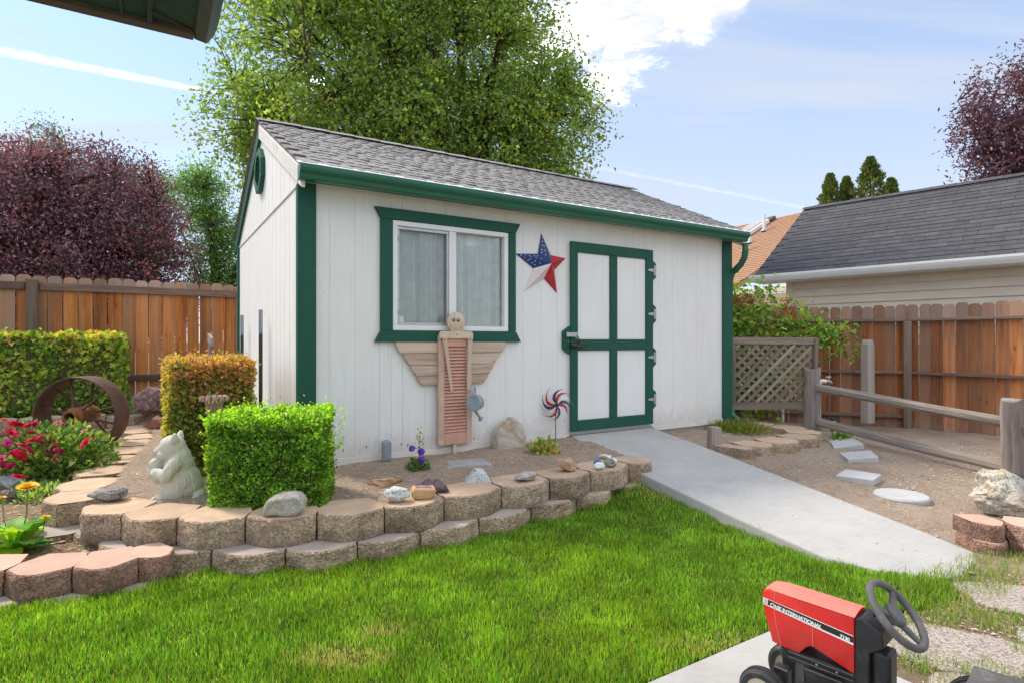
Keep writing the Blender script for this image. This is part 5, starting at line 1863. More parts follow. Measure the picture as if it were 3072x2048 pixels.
def build_trees():
    make_tree('pear_tree', 'large spreading green tree rising behind the shed roof', (-0.9, 12.7, -0.1), (-1.0, 12.7, 2.6),
              [(-2.5, 12.8, 7.6, 4.0, 3.0, 3.4), (-2.3, 12.6, 5.3, 3.8, 2.5, 1.7), (1.0, 12.4, 5.7, 1.15, 1.1, 1.7), (-5.8, 12.2, 5.7, 0.9, 0.8, 1.3), (-5.3, 12.3, 4.6, 0.7, 0.6, 0.7), (-2.7, 12.8, 9.8, 3.8, 3.0, 1.8), (0.3, 12.3, 4.3, 1.6, 1.2, 0.8)],
              40, 3500, 42, (0.086, 0.64), [(0.150, 0.200, 0.048, 3), (0.195, 0.245, 0.055, 2.4), (0.105, 0.155, 0.042, 2), (0.24, 0.27, 0.065, 0.9), (0.125, 0.175, 0.075, 1.2)], 'leaf_tree', 0.24, 0.165, 0.25, None, 3.0, ((0.40, 0.42, 0.10), 0.02), hang=0.05)
    make_tree('plum_tree', 'dense purple-leaved plum tree behind the left fence', (-7.9, 11.4, -0.1), (-7.9, 11.4, 1.0),
              [(-8.7, 11.3, 3.0, 2.6, 2.0, 2.2), (-7.35, 11.1, 2.8, 1.2, 1.2, 1.6), (-9.8, 11.2, 3.2, 1.8, 1.5, 1.9), (-8.2, 11.2, 4.1, 1.6, 1.3, 1.1), (-7.1, 11.0, 1.7, 1.0, 1.0, 0.8), (-8.8, 11.0, 1.9, 2.4, 1.5, 1.0)],
              30, 2900, 34, (0.064, 0.58), [(0.095, 0.052, 0.064, 3), (0.130, 0.066, 0.080, 3), (0.160, 0.080, 0.090, 1.6), (0.065, 0.042, 0.056, 1.2), (0.155, 0.115, 0.140, 1.8)], 'leaf_dark', 0.16, 0.135, 0.1, None, 2.8, ((0.23, 0.060, 0.050), 0.09), hang=-0.3)
    make_tree('locust_tree', 'feathery green tree between the plum and the shed gable', (-7.5, 14.8, -0.1), (-7.5, 14.8, 1.2),
              [(-7.8, 14.6, 5.0, 0.85, 0.8, 0.9), (-7.4, 14.5, 3.9, 0.9, 0.8, 0.9), (-7.3, 14.6, 2.9, 1.1, 0.9, 0.9)],
              12, 420, 36, (0.085, 0.34), [(0.10, 0.18, 0.06, 3), (0.14, 0.23, 0.07, 2), (0.07, 0.13, 0.05, 1.5), (0.20, 0.28, 0.09, 0.7)], 'leaf_tree', 0.1, 0.15, 0.2, None, 2.2)
    make_tree('locust_tree', 'thin green branches rising behind the top of the plum tree', (-12.6, 15.6, -0.1), (-12.6, 15.6, 2.6),
              [(-13.0, 15.3, 5.3, 2.0, 1.2, 1.1), (-12.2, 15.2, 6.3, 0.8, 0.7, 0.7), (-10.2, 15.2, 5.5, 1.1, 0.8, 0.6), (-9.0, 15.2, 5.0, 0.8, 0.7, 0.6)],
              12, 400, 34, (0.085, 0.34), [(0.08, 0.13, 0.06, 3), (0.12, 0.18, 0.07, 2), (0.06, 0.09, 0.05, 2)], 'leaf', 0.1, 0.16, 0.2, None, 2.2)
    make_tree('cherry_tree', 'airy dark red-leaved tree above the charcoal roof at right', (16.2, 17.6, -0.1), (16.2, 17.6, 3.2),
              [(16.0, 17.2, 7.9, 2.7, 2.0, 2.3), (14.6, 17.0, 7.2, 1.7, 1.4, 1.7), (15.6, 17.2, 6.0, 2.4, 1.5, 0.9), (17.3, 17.2, 9.6, 1.8, 1.5, 1.5), (13.6, 17.0, 5.4, 1.2, 0.7, 0.35)],
              28, 1000, 26, (0.135, 0.38), [(0.085, 0.042, 0.055, 3), (0.115, 0.050, 0.060, 2.4), (0.065, 0.040, 0.055, 2), (0.14, 0.075, 0.075, 1)], 'leaf_dark', 0.14, 0.20, 0.2, None, 2.2, None, hang=-0.25)
    specs = [(13.80, 25.2, 8.40, 0.66, 'leftmost dark green conifer tip over the charcoal roof'), (14.56, 25.3, 8.30, 0.56, 'small conifer tip squeezed between two taller ones over the roof'),
             (14.80, 24.0, 8.75, 0.80, 'tallest pointed conifer over the charcoal roof'), (16.30, 25.0, 8.15, 0.66, 'lone rightmost conifer tip over the charcoal roof')]
    for x, y, top, r, lab in specs:
        T = thing('conifer', lab, 'tree', (x, y, -0.1), 0, 'conifers beyond the charcoal roof')
        n = 6500
        u = RNG.random(n) ** 1.5
        z = top - u * 4.2
        az = RNG.random(n) * 2 * PI
        prof = r * (u * 4.2 / 2.6) ** 0.72
        rad = prof * (0.35 + 0.65 * RNG.random(n) ** 0.4) * (1 + 0.26 * np.sin(az * 5 + z * 7) + 0.22 * np.sin(z * 13 + az * 2))
        P = np.stack([rad * np.cos(az), rad * np.sin(az), z + 0.1], 1)
        D = np.stack([np.cos(az), np.sin(az), 0.9 + 0.6 * RNG.random(n)], 1) + RNG.normal(size=(n, 3)) * 0.35
        L = 0.14 * (0.5 + RNG.random(n))
        C = pick_cols(n, [(0.095, 0.135, 0.035, 3), (0.16, 0.19, 0.045, 2.5), (0.06, 0.095, 0.03, 2), (0.22, 0.21, 0.06, 1.2)], 0.2)
        link('crown', leaf_mesh('crown', P, D, rand_dirs(n), L, L * 0.4, C, M['needle'], 0.2, 0.05), T)
        MB().tube([(0, 0, 0), (0, 0, top * 0.6), (0, 0, top - 0.1)], [0.14, 0.08, 0.01], 6).obj('trunk', M['bark'], T, True)


# ------------------------------------------------------------------ clipped hedges
def hedge(name, label, corners, z0, z1, dens, leaf, palette_fn, stray=0.0, rough=0.03, mat='leaf', core=0.10, depth=0.07, cat='hedge', round_r=0.05):
    """corners: four ground points in order; leaves on the clipped faces, stems and a solid dark block inside"""
    c = [Vector((p[0], p[1])) for p in corners]
    cen = sum(c, Vector((0, 0))) / 4
    H = thing(name, label, cat, (cen.x, cen.y, z0))
    faces = []
    for i in range(4):
        a, b = c[i], c[(i + 1) % 4]
        d = b - a
        nrm = Vector((d.y, -d.x)).normalized()
        if nrm.dot((a + b) / 2 - cen) < 0:
            nrm = -nrm
        faces.append((np.array([a.x, a.y, z0]), np.array([d.x, d.y, 0]), np.array([0, 0, z1 - z0]), np.array([nrm.x, nrm.y, 0]), d.length * (z1 - z0)))
    d1 = c[1] - c[0]
    d2 = c[3] - c[0]
    faces.append((np.array([c[0].x, c[0].y, z1]), np.array([d1.x, d1.y, 0]), np.array([d2.x, d2.y, 0]), np.array([0, 0, 1.0]), d1.length * d2.length))
    P, N = [], []
    for o, u, v, n, area in faces:
        k = int(area * dens)
        s, t = RNG.random((k, 1)), RNG.random((k, 1))
        q = o + u * s + v * t
        dp = RNG.random((k, 1)) ** 1.6 * depth
        w = np.array([mnoise.fractal(Vector(x * 5.0), 1.0, 2.0, 2) for x in q])[:, None]
        q = q + n * (rough * w - dp + 0.01)
        P.append(q)
        N.append(np.repeat(n[None, :], k, 0))
    P = np.concatenate(P)
    N = np.concatenate(N)
    # round the arrises: pull points near an edge inwards
    m = len(P)
    D = N * 0.55 + RNG.normal(size=(m, 3)) * 0.75 + np.array([0, 0, 0.35])
    NN = N + RNG.normal(size=(m, 3)) * 0.5 + np.array([0, 0, 0.3])
    if stray:
        k = int(m * stray)
        idx = RNG.choice(m, k, replace=False)
        P[idx] += (N[idx] * 0.6 + np.array([0, 0, 0.7])) * RNG.random((k, 1)) ** 2 * 0.06
    L = leaf[0] * (0.6 + 0.8 * RNG.random(m))
    rel = (P[:, 2] - z0) / (z1 - z0)
    C = palette_fn(P, N, rel)
    Bs = np.array([cen.x, cen.y, z0])
    link('foliage', leaf_mesh('foliage', P - Bs, D, NN, L, L * leaf[1], C, M[mat], 0.18, 0.1), H)
    inner = [(cen + (p - cen) * (1 - core / max(0.2, (p - cen).length)) - cen) for p in c]
    st = MB()
    st.slab([tuple(p) for p in inner], 0.06, z1 - z0 - core * 0.8)
    st.obj('branches', M['stem'], H)  # solid dark block added inside to stop see-through, no real twigs
    for i in range(9):
        p = inner[i % 4] * random.uniform(0.2, 0.9)
        st2 = MB().tube([(p.x * 0.7, p.y * 0.7, -0.05), (p.x, p.y, 0.09)], 0.012, 5)
        st2.obj('stem', M['stem'], H)
    return H


def pal(*p):
    return list(p)


def build_hedges():
    def boxwood(P, N, rel):
        n = len(P)
        c = pick_cols(n, [(0.11, 0.23, 0.022, 3), (0.165, 0.30, 0.028, 3), (0.06, 0.14, 0.018, 2.6), (0.27, 0.38, 0.04, 1.4), (0.22, 0.27, 0.05, 0.5)], 0.22)
        patch = np.array([mnoise.fractal(Vector(x * 9.0), 1.0, 2.0, 2) for x in P])
        c *= np.clip(1.0 + 0.55 * patch, 0.5, 1.5)[:, None]
        sunlit = ((rel > 0.90) & (RNG.random(n) < 0.36)) | ((N[:, 0] < -0.6) & (RNG.random(n) < 0.25))  # paler top and left leaves: sunlight put into the leaf colour
        c[sunlit] = pick_cols(int(sunlit.sum()), [(0.34, 0.50, 0.04, 2), (0.44, 0.55, 0.06, 1)], 0.15)
        dead = RNG.random(n) < 0.008
        c[dead] = (0.6, 0.55, 0.4)
        return c
    hedge('boxwood_shrub', 'bright green clipped boxwood cube behind the front retaining wall', [(-1.82, 3.47), (-1.135, 3.53), (-1.27, 4.03), (-1.93, 3.97)], 0.235, 0.785, 20500, (0.021, 0.62), boxwood, 0.06, 0.045, core=0.10, depth=0.075, cat='shrub')
    # untrimmed shoots on the boxwood
    sh = [o for o in bpy.data.objects if o.name == 'boxwood_shrub'][0]
    P, D, st = [], [], MB()
    for i in range(150):
        if i < 95:
            b = np.array([random.uniform(-1.86, -1.20), random.uniform(3.52, 3.98), 0.77])
            d = np.array([random.gauss(0, 0.2), random.gauss(0, 0.2), 1.0])
        elif i < 122:
            b = np.array([-1.17, random.uniform(3.5, 4.0), random.uniform(0.45, 0.79)])
            d = np.array([0.7, 0.0, 0.8])
        else:
            b = np.array([-1.87, random.uniform(3.5, 4.0), random.uniform(0.5, 0.78)])
            d = np.array([-0.7, 0.0, 0.7])
        ln = random.uniform(0.02, 0.075)
        for j in range(7):
            P.append(b + d * ln * j / 6)
            D.append(d * 0.8 + RNG.normal(size=3) * 0.7)
        st.tube([tuple(b - np.array(sh.location)), tuple(b + d * ln - np.array(sh.location))], 0.0015, 3)
    P, D = np.array(P), np.array(D)
    C = pick_cols(len(P), [(0.36, 0.52, 0.05, 2), (0.26, 0.44, 0.03, 1)], 0.15)
    link('shoots', leaf_mesh('shoots', P - np.array(sh.location), D, rand_dirs(len(P)), 0.019 * np.ones(len(P)), 0.011 * np.ones(len(P)), C, M['leaf']), sh)

    def barberry(P, N, rel):
        n = len(P)
        c = pick_cols(n, [(0.12, 0.165, 0.03, 3), (0.18, 0.22, 0.035, 2.4), (0.075, 0.11, 0.025, 2), (0.24, 0.15, 0.06, 1.4), (0.26, 0.25, 0.05, 1.0)], 0.2)
        right = np.clip((P[:, 0] + 2.45) / 0.6, 0, 1)
        pr = np.clip((rel - 0.60) * 2.0, 0, 0.75) + 0.22 * right * (rel > 0.4)
        hot = RNG.random(n) < pr
        c[hot] = pick_cols(int(hot.sum()), [(0.42, 0.20, 0.09, 3), (0.50, 0.28, 0.13, 2), (0.46, 0.33, 0.07, 1.8), (0.30, 0.13, 0.06, 1.2)], 0.18)
        lf = (N[:, 0] < -0.6) & (RNG.random(n) < 0.4)  # left face yellowed to imitate sun falling on it
        c[lf] = pick_cols(int(lf.sum()), [(0.42, 0.36, 0.05, 2), (0.48, 0.26, 0.10, 1)], 0.15)
        return c
    c0 = Vector((-1.98, 4.42))
    u = Vector((-0.85, -0.527)) * 0.53
    w = Vector((-0.527, 0.85)) * 1.15
    hedge('barberry_hedge', 'square clipped hedge with rust-orange top beside the shed gable', [c0 + u, c0, c0 + w, c0 + u + w], 0.24, 1.09, 12500, (0.033, 0.55), barberry, 0.03, 0.03, core=0.09, depth=0.08)

    def leafy(P, N, rel):
        n = len(P)
        big = np.array([mnoise.fractal(Vector(x * 1.6), 1.0, 2.0, 2) for x in P])
        c = pick_cols(n, [(0.12, 0.20, 0.035, 3), (0.18, 0.27, 0.045, 2.4), (0.075, 0.14, 0.03, 2), (0.27, 0.33, 0.06, 1.3)], 0.18)
        y = RNG.random(n) < np.clip(0.18 + 0.9 * big, 0.0, 0.6)
        c[y] = pick_cols(int(y.sum()), [(0.34, 0.38, 0.07, 2), (0.42, 0.40, 0.09, 1)], 0.15)
        t = (rel > 0.93) & (RNG.random(n) < 0.35)
        c[t] = pick_cols(int(t.sum()), [(0.46, 0.36, 0.08, 2), (0.46, 0.26, 0.09, 1)], 0.15)
        return c
    d = Vector((0.85, 0.527))
    b = Vector((-0.527, 0.85))
    e0 = Vector((-4.84, 7.22))
    hedge('leafy_hedge', 'long clipped green hedge under the fence at the left edge', [e0 - d * 3.4, e0, e0 + b * 0.50, e0 - d * 3.4 + b * 0.50], 0.36, 1.31, 3300, (0.062, 0.72), leafy, 0.03, 0.05, core=0.10, depth=0.12)


# ------------------------------------------------------------------ flowers and small plants
def clump(name, label, base, rx, ry, rz, n, leaf, palette, mat='leaf', up=0.4, cat='plant', stems=14, shell=1.6, flat=0.0):
    T = thing(name, label, cat, base)
    d = rand_dirs(n)
    d[:, 2] = np.abs(d[:, 2])
    r = RNG.random((n, 1)) ** (1 / shell)
    lump = 1 + 0.25 * np.array([mnoise.noise(Vector(x * 3.0) + Vector(base)) for x in d])[:, None]
    P = d * r * lump * np.array([rx, ry, rz])
    D = d + rand_dirs(n) * 0.7 + np.array([0, 0, up])
    L = leaf[0] * (0.6 + 0.8 * RNG.random(n))
    C = palette(P, n) if callable(palette) else pick_cols(n, palette, 0.18)
    link('foliage', leaf_mesh('foliage', P, D, rand_dirs(n) + np.array([0, 0, 0.9]), L, L * leaf[1], C, M[mat], 0.18, 0.15), T)
    st = MB()
    for i in range(stems):
        a = random.random() * 2 * PI
        q = random.uniform(0.4, 0.9)
        st.tube([(0.02 * math.cos(a), 0.02 * math.sin(a), -0.02), (rx * q * 0.5 * math.cos(a), ry * q * 0.5 * math.sin(a), rz * 0.4), (rx * q * math.cos(a), ry * q * math.sin(a), rz * random.uniform(0.5, 0.85))], [0.006, 0.004, 0.002], 4)
    tag(st.obj('stems', M['stem'], T), kind='stuff')
    return T


def rosette(rad, petals, rings, cols, name='flower', mat='petal', cup=0.6):
    """double flower: cupped petals in rings"""
    V, F, C = [], [], []
    for r in range(rings):
        f = (r + 1) / rings
        k = max(4, int(petals * (0.6 + 0.4 * f)))
        for i in range(k):
            a = 2 * PI * i / k + r * 0.7 + RNG.random() * 0.3
            tilt = (1 - f) * 1.25 + 0.18 + RNG.random() * 0.15
            ln = rad * (0.42 + 0.58 * f)
            w = ln * 0.62
            ca, sa = math.cos(a), math.sin(a)
            ct, stt = math.cos(tilt), math.sin(tilt)
            base = len(V)
            for s, ww, lift in ((0.05, 0.2, 0), (0.55, 1.0, 0.06), (0.9, 0.85, 0.02), (1.0, 0.35, -0.06)):
                for side in (-1, 1):
                    x = ln * s * ct
                    z = ln * s * stt * cup * 1.5 + lift * ln + abs(side) * 0.0
                    y = side * w * 0.5 * ww
                    V.append((x * ca - y * sa, x * sa + y * ca, z))
            col = pick_cols(1, cols, 0.15)[0]
            C += [col] * 8
            for j in range(3):
                b = base + j * 2
                F.append((b, b + 1, b + 3, b + 2))
    return np_mesh(name, np.array(V), np.array(F), M[mat], np.array(C))


def build_flowers():
    T = clump('rose_bush', 'rose bush with crimson and magenta blooms beside the rusty wheel', (-3.74, 4.74, 0.14), 0.50, 0.44, 0.44, 4200, (0.048, 0.62),
              [(0.10, 0.17, 0.05, 3), (0.15, 0.24, 0.06, 2.2), (0.055, 0.10, 0.035, 2.5), (0.30, 0.32, 0.10, 1.0), (0.33, 0.20, 0.10, 0.5)], cat='shrub', stems=26, shell=2.2)
    red = [(0.72, 0.025, 0.06, 2), (0.66, 0.015, 0.07, 1)]
    mag = [(0.60, 0.03, 0.18, 2), (0.48, 0.02, 0.13, 1), (0.68, 0.10, 0.26, 1)]
    pink = [(0.62, 0.22, 0.20, 2), (0.55, 0.28, 0.22, 1)]
    dark = [(0.26, 0.03, 0.05, 2), (0.36, 0.10, 0.07, 1)]
    ms = {'r': [rosette(0.055, 8, 4, red), rosette(0.06, 8, 4, red)], 'm': [rosette(0.05, 8, 4, mag), rosette(0.045, 7, 4, mag)], 'p': [rosette(0.035, 6, 3, pink)], 'd': [rosette(0.04, 7, 3, dark)]}
    # blooms where the photo shows them: (x, y offsets, height, kind, size)
    spots = [(-0.42, -0.10, 0.40, 'r', 1.2), (-0.22, -0.05, 0.42, 'r', 1.3), (0.02, -0.18, 0.44, 'm', 1.3), (0.10, -0.24, 0.33, 'r', 1.75), (0.03, -0.20, 0.38, 'm', 1.1),
             (0.22, -0.20, 0.28, 'm', 1.1), (0.20, -0.24, 0.24, 'm', 1.2), (0.02, -0.34, 0.26, 'm', 1.25), (0.08, -0.36, 0.24, 'r', 1.1), (-0.04, -0.38, 0.22, 'm', 1.1), (-0.02, -0.40, 0.18, 'm', 1.0),
             (-0.26, -0.22, 0.36, 'm', 1.1), (-0.24, -0.28, 0.30, 'm', 1.2), (-0.08, -0.28, 0.32, 'm', 0.9), (-0.12, -0.36, 0.22, 'p', 1.2), (-0.06, -0.38, 0.20, 'p', 1.0), (-0.30, -0.36, 0.17, 'd', 1.2), (-0.18, -0.46, 0.08, 'd', 1.0),
             (0.44, -0.16, 0.30, 'r', 1.1), (0.14, -0.44, 0.10, 'r', 0.95), (0.14, -0.06, 0.44, 'p', 1.0), (-0.50, -0.18, 0.30, 'p', 1.4), (-0.34, -0.02, 0.46, 'p', 1.1), (0.34, -0.05, 0.38, 'p', 0.8), (-0.14, -0.46, 0.20, 'p', 0.7), (0.30, -0.30, 0.2, 'd', 0.8), (-0.38, -0.14, 0.30, 'm', 0.9), (-0.33, -0.18, 0.34, 'r', 0.9), (0.06, -0.30, 0.30, 'm', 1.1), (0.12, -0.33, 0.28, 'm', 1.0), (0.16, -0.28, 0.33, 'm', 1.0), (-0.05, -0.24, 0.36, 'm', 1.0), (-0.18, -0.14, 0.38, 'r', 1.0), (-0.20, -0.30, 0.24, 'm', 0.9), (0.26, -0.22, 0.24, 'm', 1.0), (0.05, -0.40, 0.17, 'm', 0.9), (0.0, -0.12, 0.44, 'm', 0.9)]
    for x, y, z, k, s in spots:
        s *= 0.92
        o = link('flower', random.choice(ms[k]), T, (x * 0.98, y - 0.06, z + 0.02), (random.uniform(-0.1, 0.7) + 0.45, random.uniform(-0.4, 0.4), random.random() * 6), (s, s, s * 0.9))
    # gerbera with broad leaves
    G = thing('gerbera_plant', 'broad-leaved gerbera with one yellow bloom at the left edge', 'flower', (-2.82, 3.30, 0.075))

    def broad(L, W, curl, tint, seed):
        n, m = 9, 5
        V, F, C = [], [], []
        for i in range(n):
            s = i / (n - 1)
            w = W * (math.sin(PI * min(1, s * 0.92 + 0.08)) ** 0.7) * (0.45 + 0.55 * s if s < 0.6 else 1.0) + 0.004
            w *= 1 + 0.10 * math.sin(s * 26 + seed)
            for j in range(m):
                t = (j / (m - 1) - 0.5) * 2
                z = L * (0.85 * s - curl * s * s) + 0.10 * W * abs(t) + 0.10 * W * math.sin(s * 22 + seed + t) * abs(t)
                x = L * s * (0.75 + 0.15 * curl)
                V.append((x, t * w, z))
                vein = 1.25 if j == 2 else 1.0
                C.append(np.array(tint) * vein * (1 + 0.10 * math.sin(s * 30)))
        for i in range(n - 1):
            for j in range(m - 1):
                a = i * m + j
                F.append((a, a + 1, a + m + 1, a + m))
        return np_mesh('leaf', np.array(V), np.array(F), M['leaf'], np.clip(np.array(C), 0, 1), True)
    tints = [(0.10, 0.21, 0.055), (0.15, 0.28, 0.06), (0.26, 0.36, 0.035), (0.33, 0.42, 0.03), (0.13, 0.22, 0.09)]
    lv = [broad(0.19 + 0.015 * k, 0.055 + 0.008 * (k % 3), 0.35 + 0.19 * (k % 4), tints[k % 5], k) for k in range(8)]
    for i in range(26):
        a = i * 2.4
        o = link('leaf', lv[i % 8], G, (0.015 * math.cos(a), 0.015 * math.sin(a), 0.0), (random.uniform(-0.3, 0.3), random.uniform(-0.35, 0.35) + (0.35 if i < 13 else -0.35), a), (random.uniform(0.85, 1.25),) * 3)
    for (x, y, z, s) in ((0.07, 0.0, 0.345, 1.0), (-0.13, 0.06, 0.27, 0.42), (0.155, 0.02, 0.17, 0.45)):
        st = MB().tube([(x * 0.3, y * 0.3, 0), (x * 0.9, y, z * 0.55), (x, y, z)], 0.0045 if s > 0.9 else 0.003, 6).obj('flower_stem', M['stem_green'], G, True)
        V, F, C = [], [], []
        for r, k, ln, tilt in ((0, 26, 0.056, 0.25), (1, 22, 0.046, 0.5), (2, 18, 0.028, 0.8)):
            for i in range(k):
                a = 2 * PI * i / k + r * 0.1
                ca, sa = math.cos(a), math.sin(a)
                b = len(V)
                for q, w in ((0.1, 0.004), (0.6, 0.0085), (1.0, 0.003)):
                    for sd in (-1, 1):
                        xx, yy, zz = ln * q * math.cos(tilt), sd * w, ln * q * math.sin(tilt)
                        V.append((xx * ca - yy * sa, xx * sa + yy * ca, zz))
                C += [np.array((0.85, 0.58, 0.01) if r < 2 else (0.80, 0.42, 0.01))] * 6
                F += [(b, b + 1, b + 3, b + 2), (b + 2, b + 3, b + 5, b + 4)]
        o = link('flower', np_mesh('flower', np.array(V), np.array(F), M['petal'], np.array(C)), G, (x, y, z), (0.15, 0.1, 0), (s, s, s))
    clump('groundcover_plant', 'variegated pale-green low plant behind the yellow gerbera bloom', (-3.40, 4.18, 0.10), 0.26, 0.20, 0.13, 1100, (0.036, 0.42), [(0.20, 0.27, 0.09, 2), (0.36, 0.42, 0.16, 2), (0.10, 0.16, 0.05, 2)], shell=2.0)
    # bellflower by the shed
    T = clump('bellflower', 'small plant with violet bell flowers at the foot of the shed wall', (-0.735, 4.55, 0.225), 0.085, 0.075, 0.10, 260, (0.040, 0.6), [(0.09, 0.15, 0.06, 2), (0.14, 0.21, 0.08, 2), (0.055, 0.095, 0.04, 1)], cat='flower', stems=8)
    for x, y, z in ((0.03, -0.05, 0.20), (0.035, -0.06, 0.12), (-0.055, -0.02, 0.215), (0.02, -0.04, 0.18)):
        V, F, C = [], [], []
        for i in range(5):
            for k, (r, zz) in enumerate(((0.006, -0.0), (0.014, -0.018), (0.026, -0.03))):
                a0, a1 = 2 * PI * i / 5, 2 * PI * (i + 0.95) / 5
                V += [(r * math.cos(a0), r * math.sin(a0), zz), (r * math.cos(a1), r * math.sin(a1), zz)]
            b = i * 6
            F += [(b, b + 1, b + 3, b + 2), (b + 2, b + 3, b + 5, b + 4)]
            C += [np.array((0.16, 0.06, 0.55))] * 6
        link('flower', np_mesh('flower', np.array(V), np.array(F), M['petal'], np.array(C)), T, (x, y, z), (random.uniform(0.7, 1.3), random.uniform(-0.4, 0.4), 0), (1.25, 1.25, 1.25))
    P = RNG.normal(size=(60, 3)) * np.array([0.015, 0.015, 0.05]) + np.array([0.015, 0, 0.27])
    link('buds', leaf_mesh('buds', P, rand_dirs(60), rand_dirs(60), 0.022 * np.ones(60), 0.012 * np.ones(60), pick_cols(60, [(0.35, 0.40, 0.18), (0.45, 0.42, 0.25), (0.12, 0.18, 0.06)], 0.15), M['leaf']), T)
    MB().tube([(0, 0, 0), (0.01, 0, 0.15), (0.015, 0, 0.33)], [0.004, 0.003, 0.002], 5).obj('flower_stem', M['stem_green'], T)
    clump('barberry_seedling', 'small orange and green shrub under the pinwheel', (0.27, 5.19, 0.235), 0.15, 0.12, 0.15, 420, (0.036, 0.7), [(0.22, 0.29, 0.05, 3), (0.46, 0.28, 0.10, 2), (0.52, 0.36, 0.16, 1), (0.10, 0.20, 0.035, 1.5)], cat='shrub')
    # lavender-like bush in the planter
    T = thing('lavender_bush', 'spiky yellow-green bush with dry stalks in the planter by the shed corner', 'shrub', (2.66, 6.86, 0.10))
    n = 5200
    d = rand_dirs(n)
    d[:, 2] = np.abs(d[:, 2]) * 0.9 + 0.1
    P = d * (0.25 + 0.75 * RNG.random((n, 1))) * np.array([0.40, 0.30, 0.20])
    C = pick_cols(n, [(0.17, 0.20, 0.04, 3), (0.26, 0.27, 0.05, 2), (0.10, 0.14, 0.03, 2)], 0.18)
    dry = RNG.random(n) < np.clip(0.10 + 1.2 * (P[:, 0] + 0.05), 0.05, 0.85)
    C[dry] = pick_cols(int(dry.sum()), [(0.36, 0.29, 0.21, 2), (0.26, 0.20, 0.15, 1), (0.40, 0.36, 0.20, 1)], 0.15)
    L = 0.065 * (0.6 + 0.8 * RNG.random(n))
    link('foliage', leaf_mesh('foliage', P, d * 0.8 + RNG.normal(size=(n, 3)) * 0.3 + np.array([0, 0, 0.7]), rand_dirs(n), L, L * 0.09, C, M['leaf']), T)
    # climber with red trumpets over the lattice
    T = thing('trumpet_vine', 'leafy climber with red flower clusters over the cedar fence by the shed', 'vine', (3.6, 8.7, 0.0))
    P, Cs, stv = [], [], MB()
    arms = [((3.0, 8.8, 0.2), (3.1, 8.7, 1.3), (3.3, 8.6, 2.0)), ((3.2, 8.8, 0.2), (3.6, 8.7, 1.2), (3.75, 8.6, 1.95)), ((3.4, 8.8, 0.2), (3.9, 8.6, 1.3), (4.15, 8.5, 1.75)), ((3.3, 8.8, 0.2), (3.5, 8.6, 0.9), (3.9, 8.5, 1.4)),
            ((3.6, 8.8, 0.3), (4.1, 8.55, 1.55), (4.65, 8.45, 1.30)), ((3.9, 8.6, 1.45), (4.4, 8.45, 1.5), (4.85, 8.4, 1.22)), ((3.1, 8.8, 0.2), (3.3, 8.7, 1.2), (3.45, 8.65, 1.6)), ((3.0, 8.6, 0.2), (3.1, 8.5, 0.7), (3.4, 8.5, 1.1)), ((3.7, 8.8, 0.1), (3.9, 8.6, 0.6), (4.1, 8.5, 0.9)), ((3.4, 8.8, 0.1), (3.4, 8.6, 0.5), (3.7, 8.5, 0.8)),
            ((3.4, 8.7, 1.0), (3.55, 8.6, 1.6), (3.5, 8.55, 1.9)), ((3.2, 8.7, 1.0), (3.25, 8.6, 1.5), (3.2, 8.6, 1.75))]
    for a, m, b in arms:
        a, m, b = np.array(a), np.array(m), np.array(b)
        pts = [tuple((1 - s) ** 2 * a + 2 * s * (1 - s) * m + s * s * b - np.array([3.6, 8.7, 0.0])) for s in np.linspace(0, 1, 8)]
        stv.tube(pts, [0.012 - 0.001 * i for i in range(8)], 4)
        k = 330
        s = 0.15 + 0.9 * RNG.random((k, 1))
        P.append((1 - s) ** 2 * a + 2 * s * (1 - s) * m + s * s * b + RNG.normal(size=(k, 3)) * np.array([0.13, 0.10, 0.12]))
    P = np.concatenate(P)
    k = len(P)
    L = 0.085 * (0.6 + 0.8 * RNG.random(k))
    link('foliage', leaf_mesh('foliage', P - np.array([3.6, 8.7, 0.0]), rand_dirs(k) + np.array([0.2, -0.2, -0.2]), rand_dirs(k) + np.array([0, -0.6, 0.6]), L, L * 0.6,
                              pick_cols(k, [(0.16, 0.24, 0.045, 3), (0.25, 0.33, 0.06, 2.4), (0.09, 0.16, 0.035, 2), (0.38, 0.40, 0.09, 0.8)], 0.18), M['leaf']), T)
    stv.obj('stems', M['stem'], T)
    for x, y, z in ((3.27, 8.5, 1.86), (3.42, 8.5, 1.88), (3.55, 8.5, 1.84), (3.98, 8.45, 1.83), (4.05, 8.45, 1.72), (3.90, 8.45, 1.66), (4.12, 8.45, 1.62), (3.32, 8.45, 1.80)):
        k = 46
        P = RNG.normal(size=(k, 3)) * np.array([0.055, 0.04, 0.035])
        link('flower_cluster', leaf_mesh('flower_cluster', P, rand_dirs(k), rand_dirs(k), 0.04 * np.ones(k), 0.018 * np.ones(k), pick_cols(k, [(0.62, 0.10, 0.08, 2), (0.56, 0.05, 0.06, 1), (0.66, 0.22, 0.16, 0.6)], 0.12), M['petal']), T, (x - 3.6, y - 8.7, z))['kind'] = 'stuff'
    # small weeds
    weeds = [((3.15, 7.55, 0.10), 0.16, 'low weeds sprouting under the lattice gate', 260), ((3.95, 6.95, 0.06), 0.10, 'green weed at the near foot of the split-rail corner post', 160), ((3.72, 6.65, 0.05), 0.10, 'green runner weed beside the farthest grey stepping slab', 160),
             ((4.05, 7.9, 0.03), 0.12, 'weeds at the foot of the white standpipe', 160), ((-4.52, 7.25, 0.38), 0.20, 'dark leafy weed between the hedge end and purple lava rock', 420)]
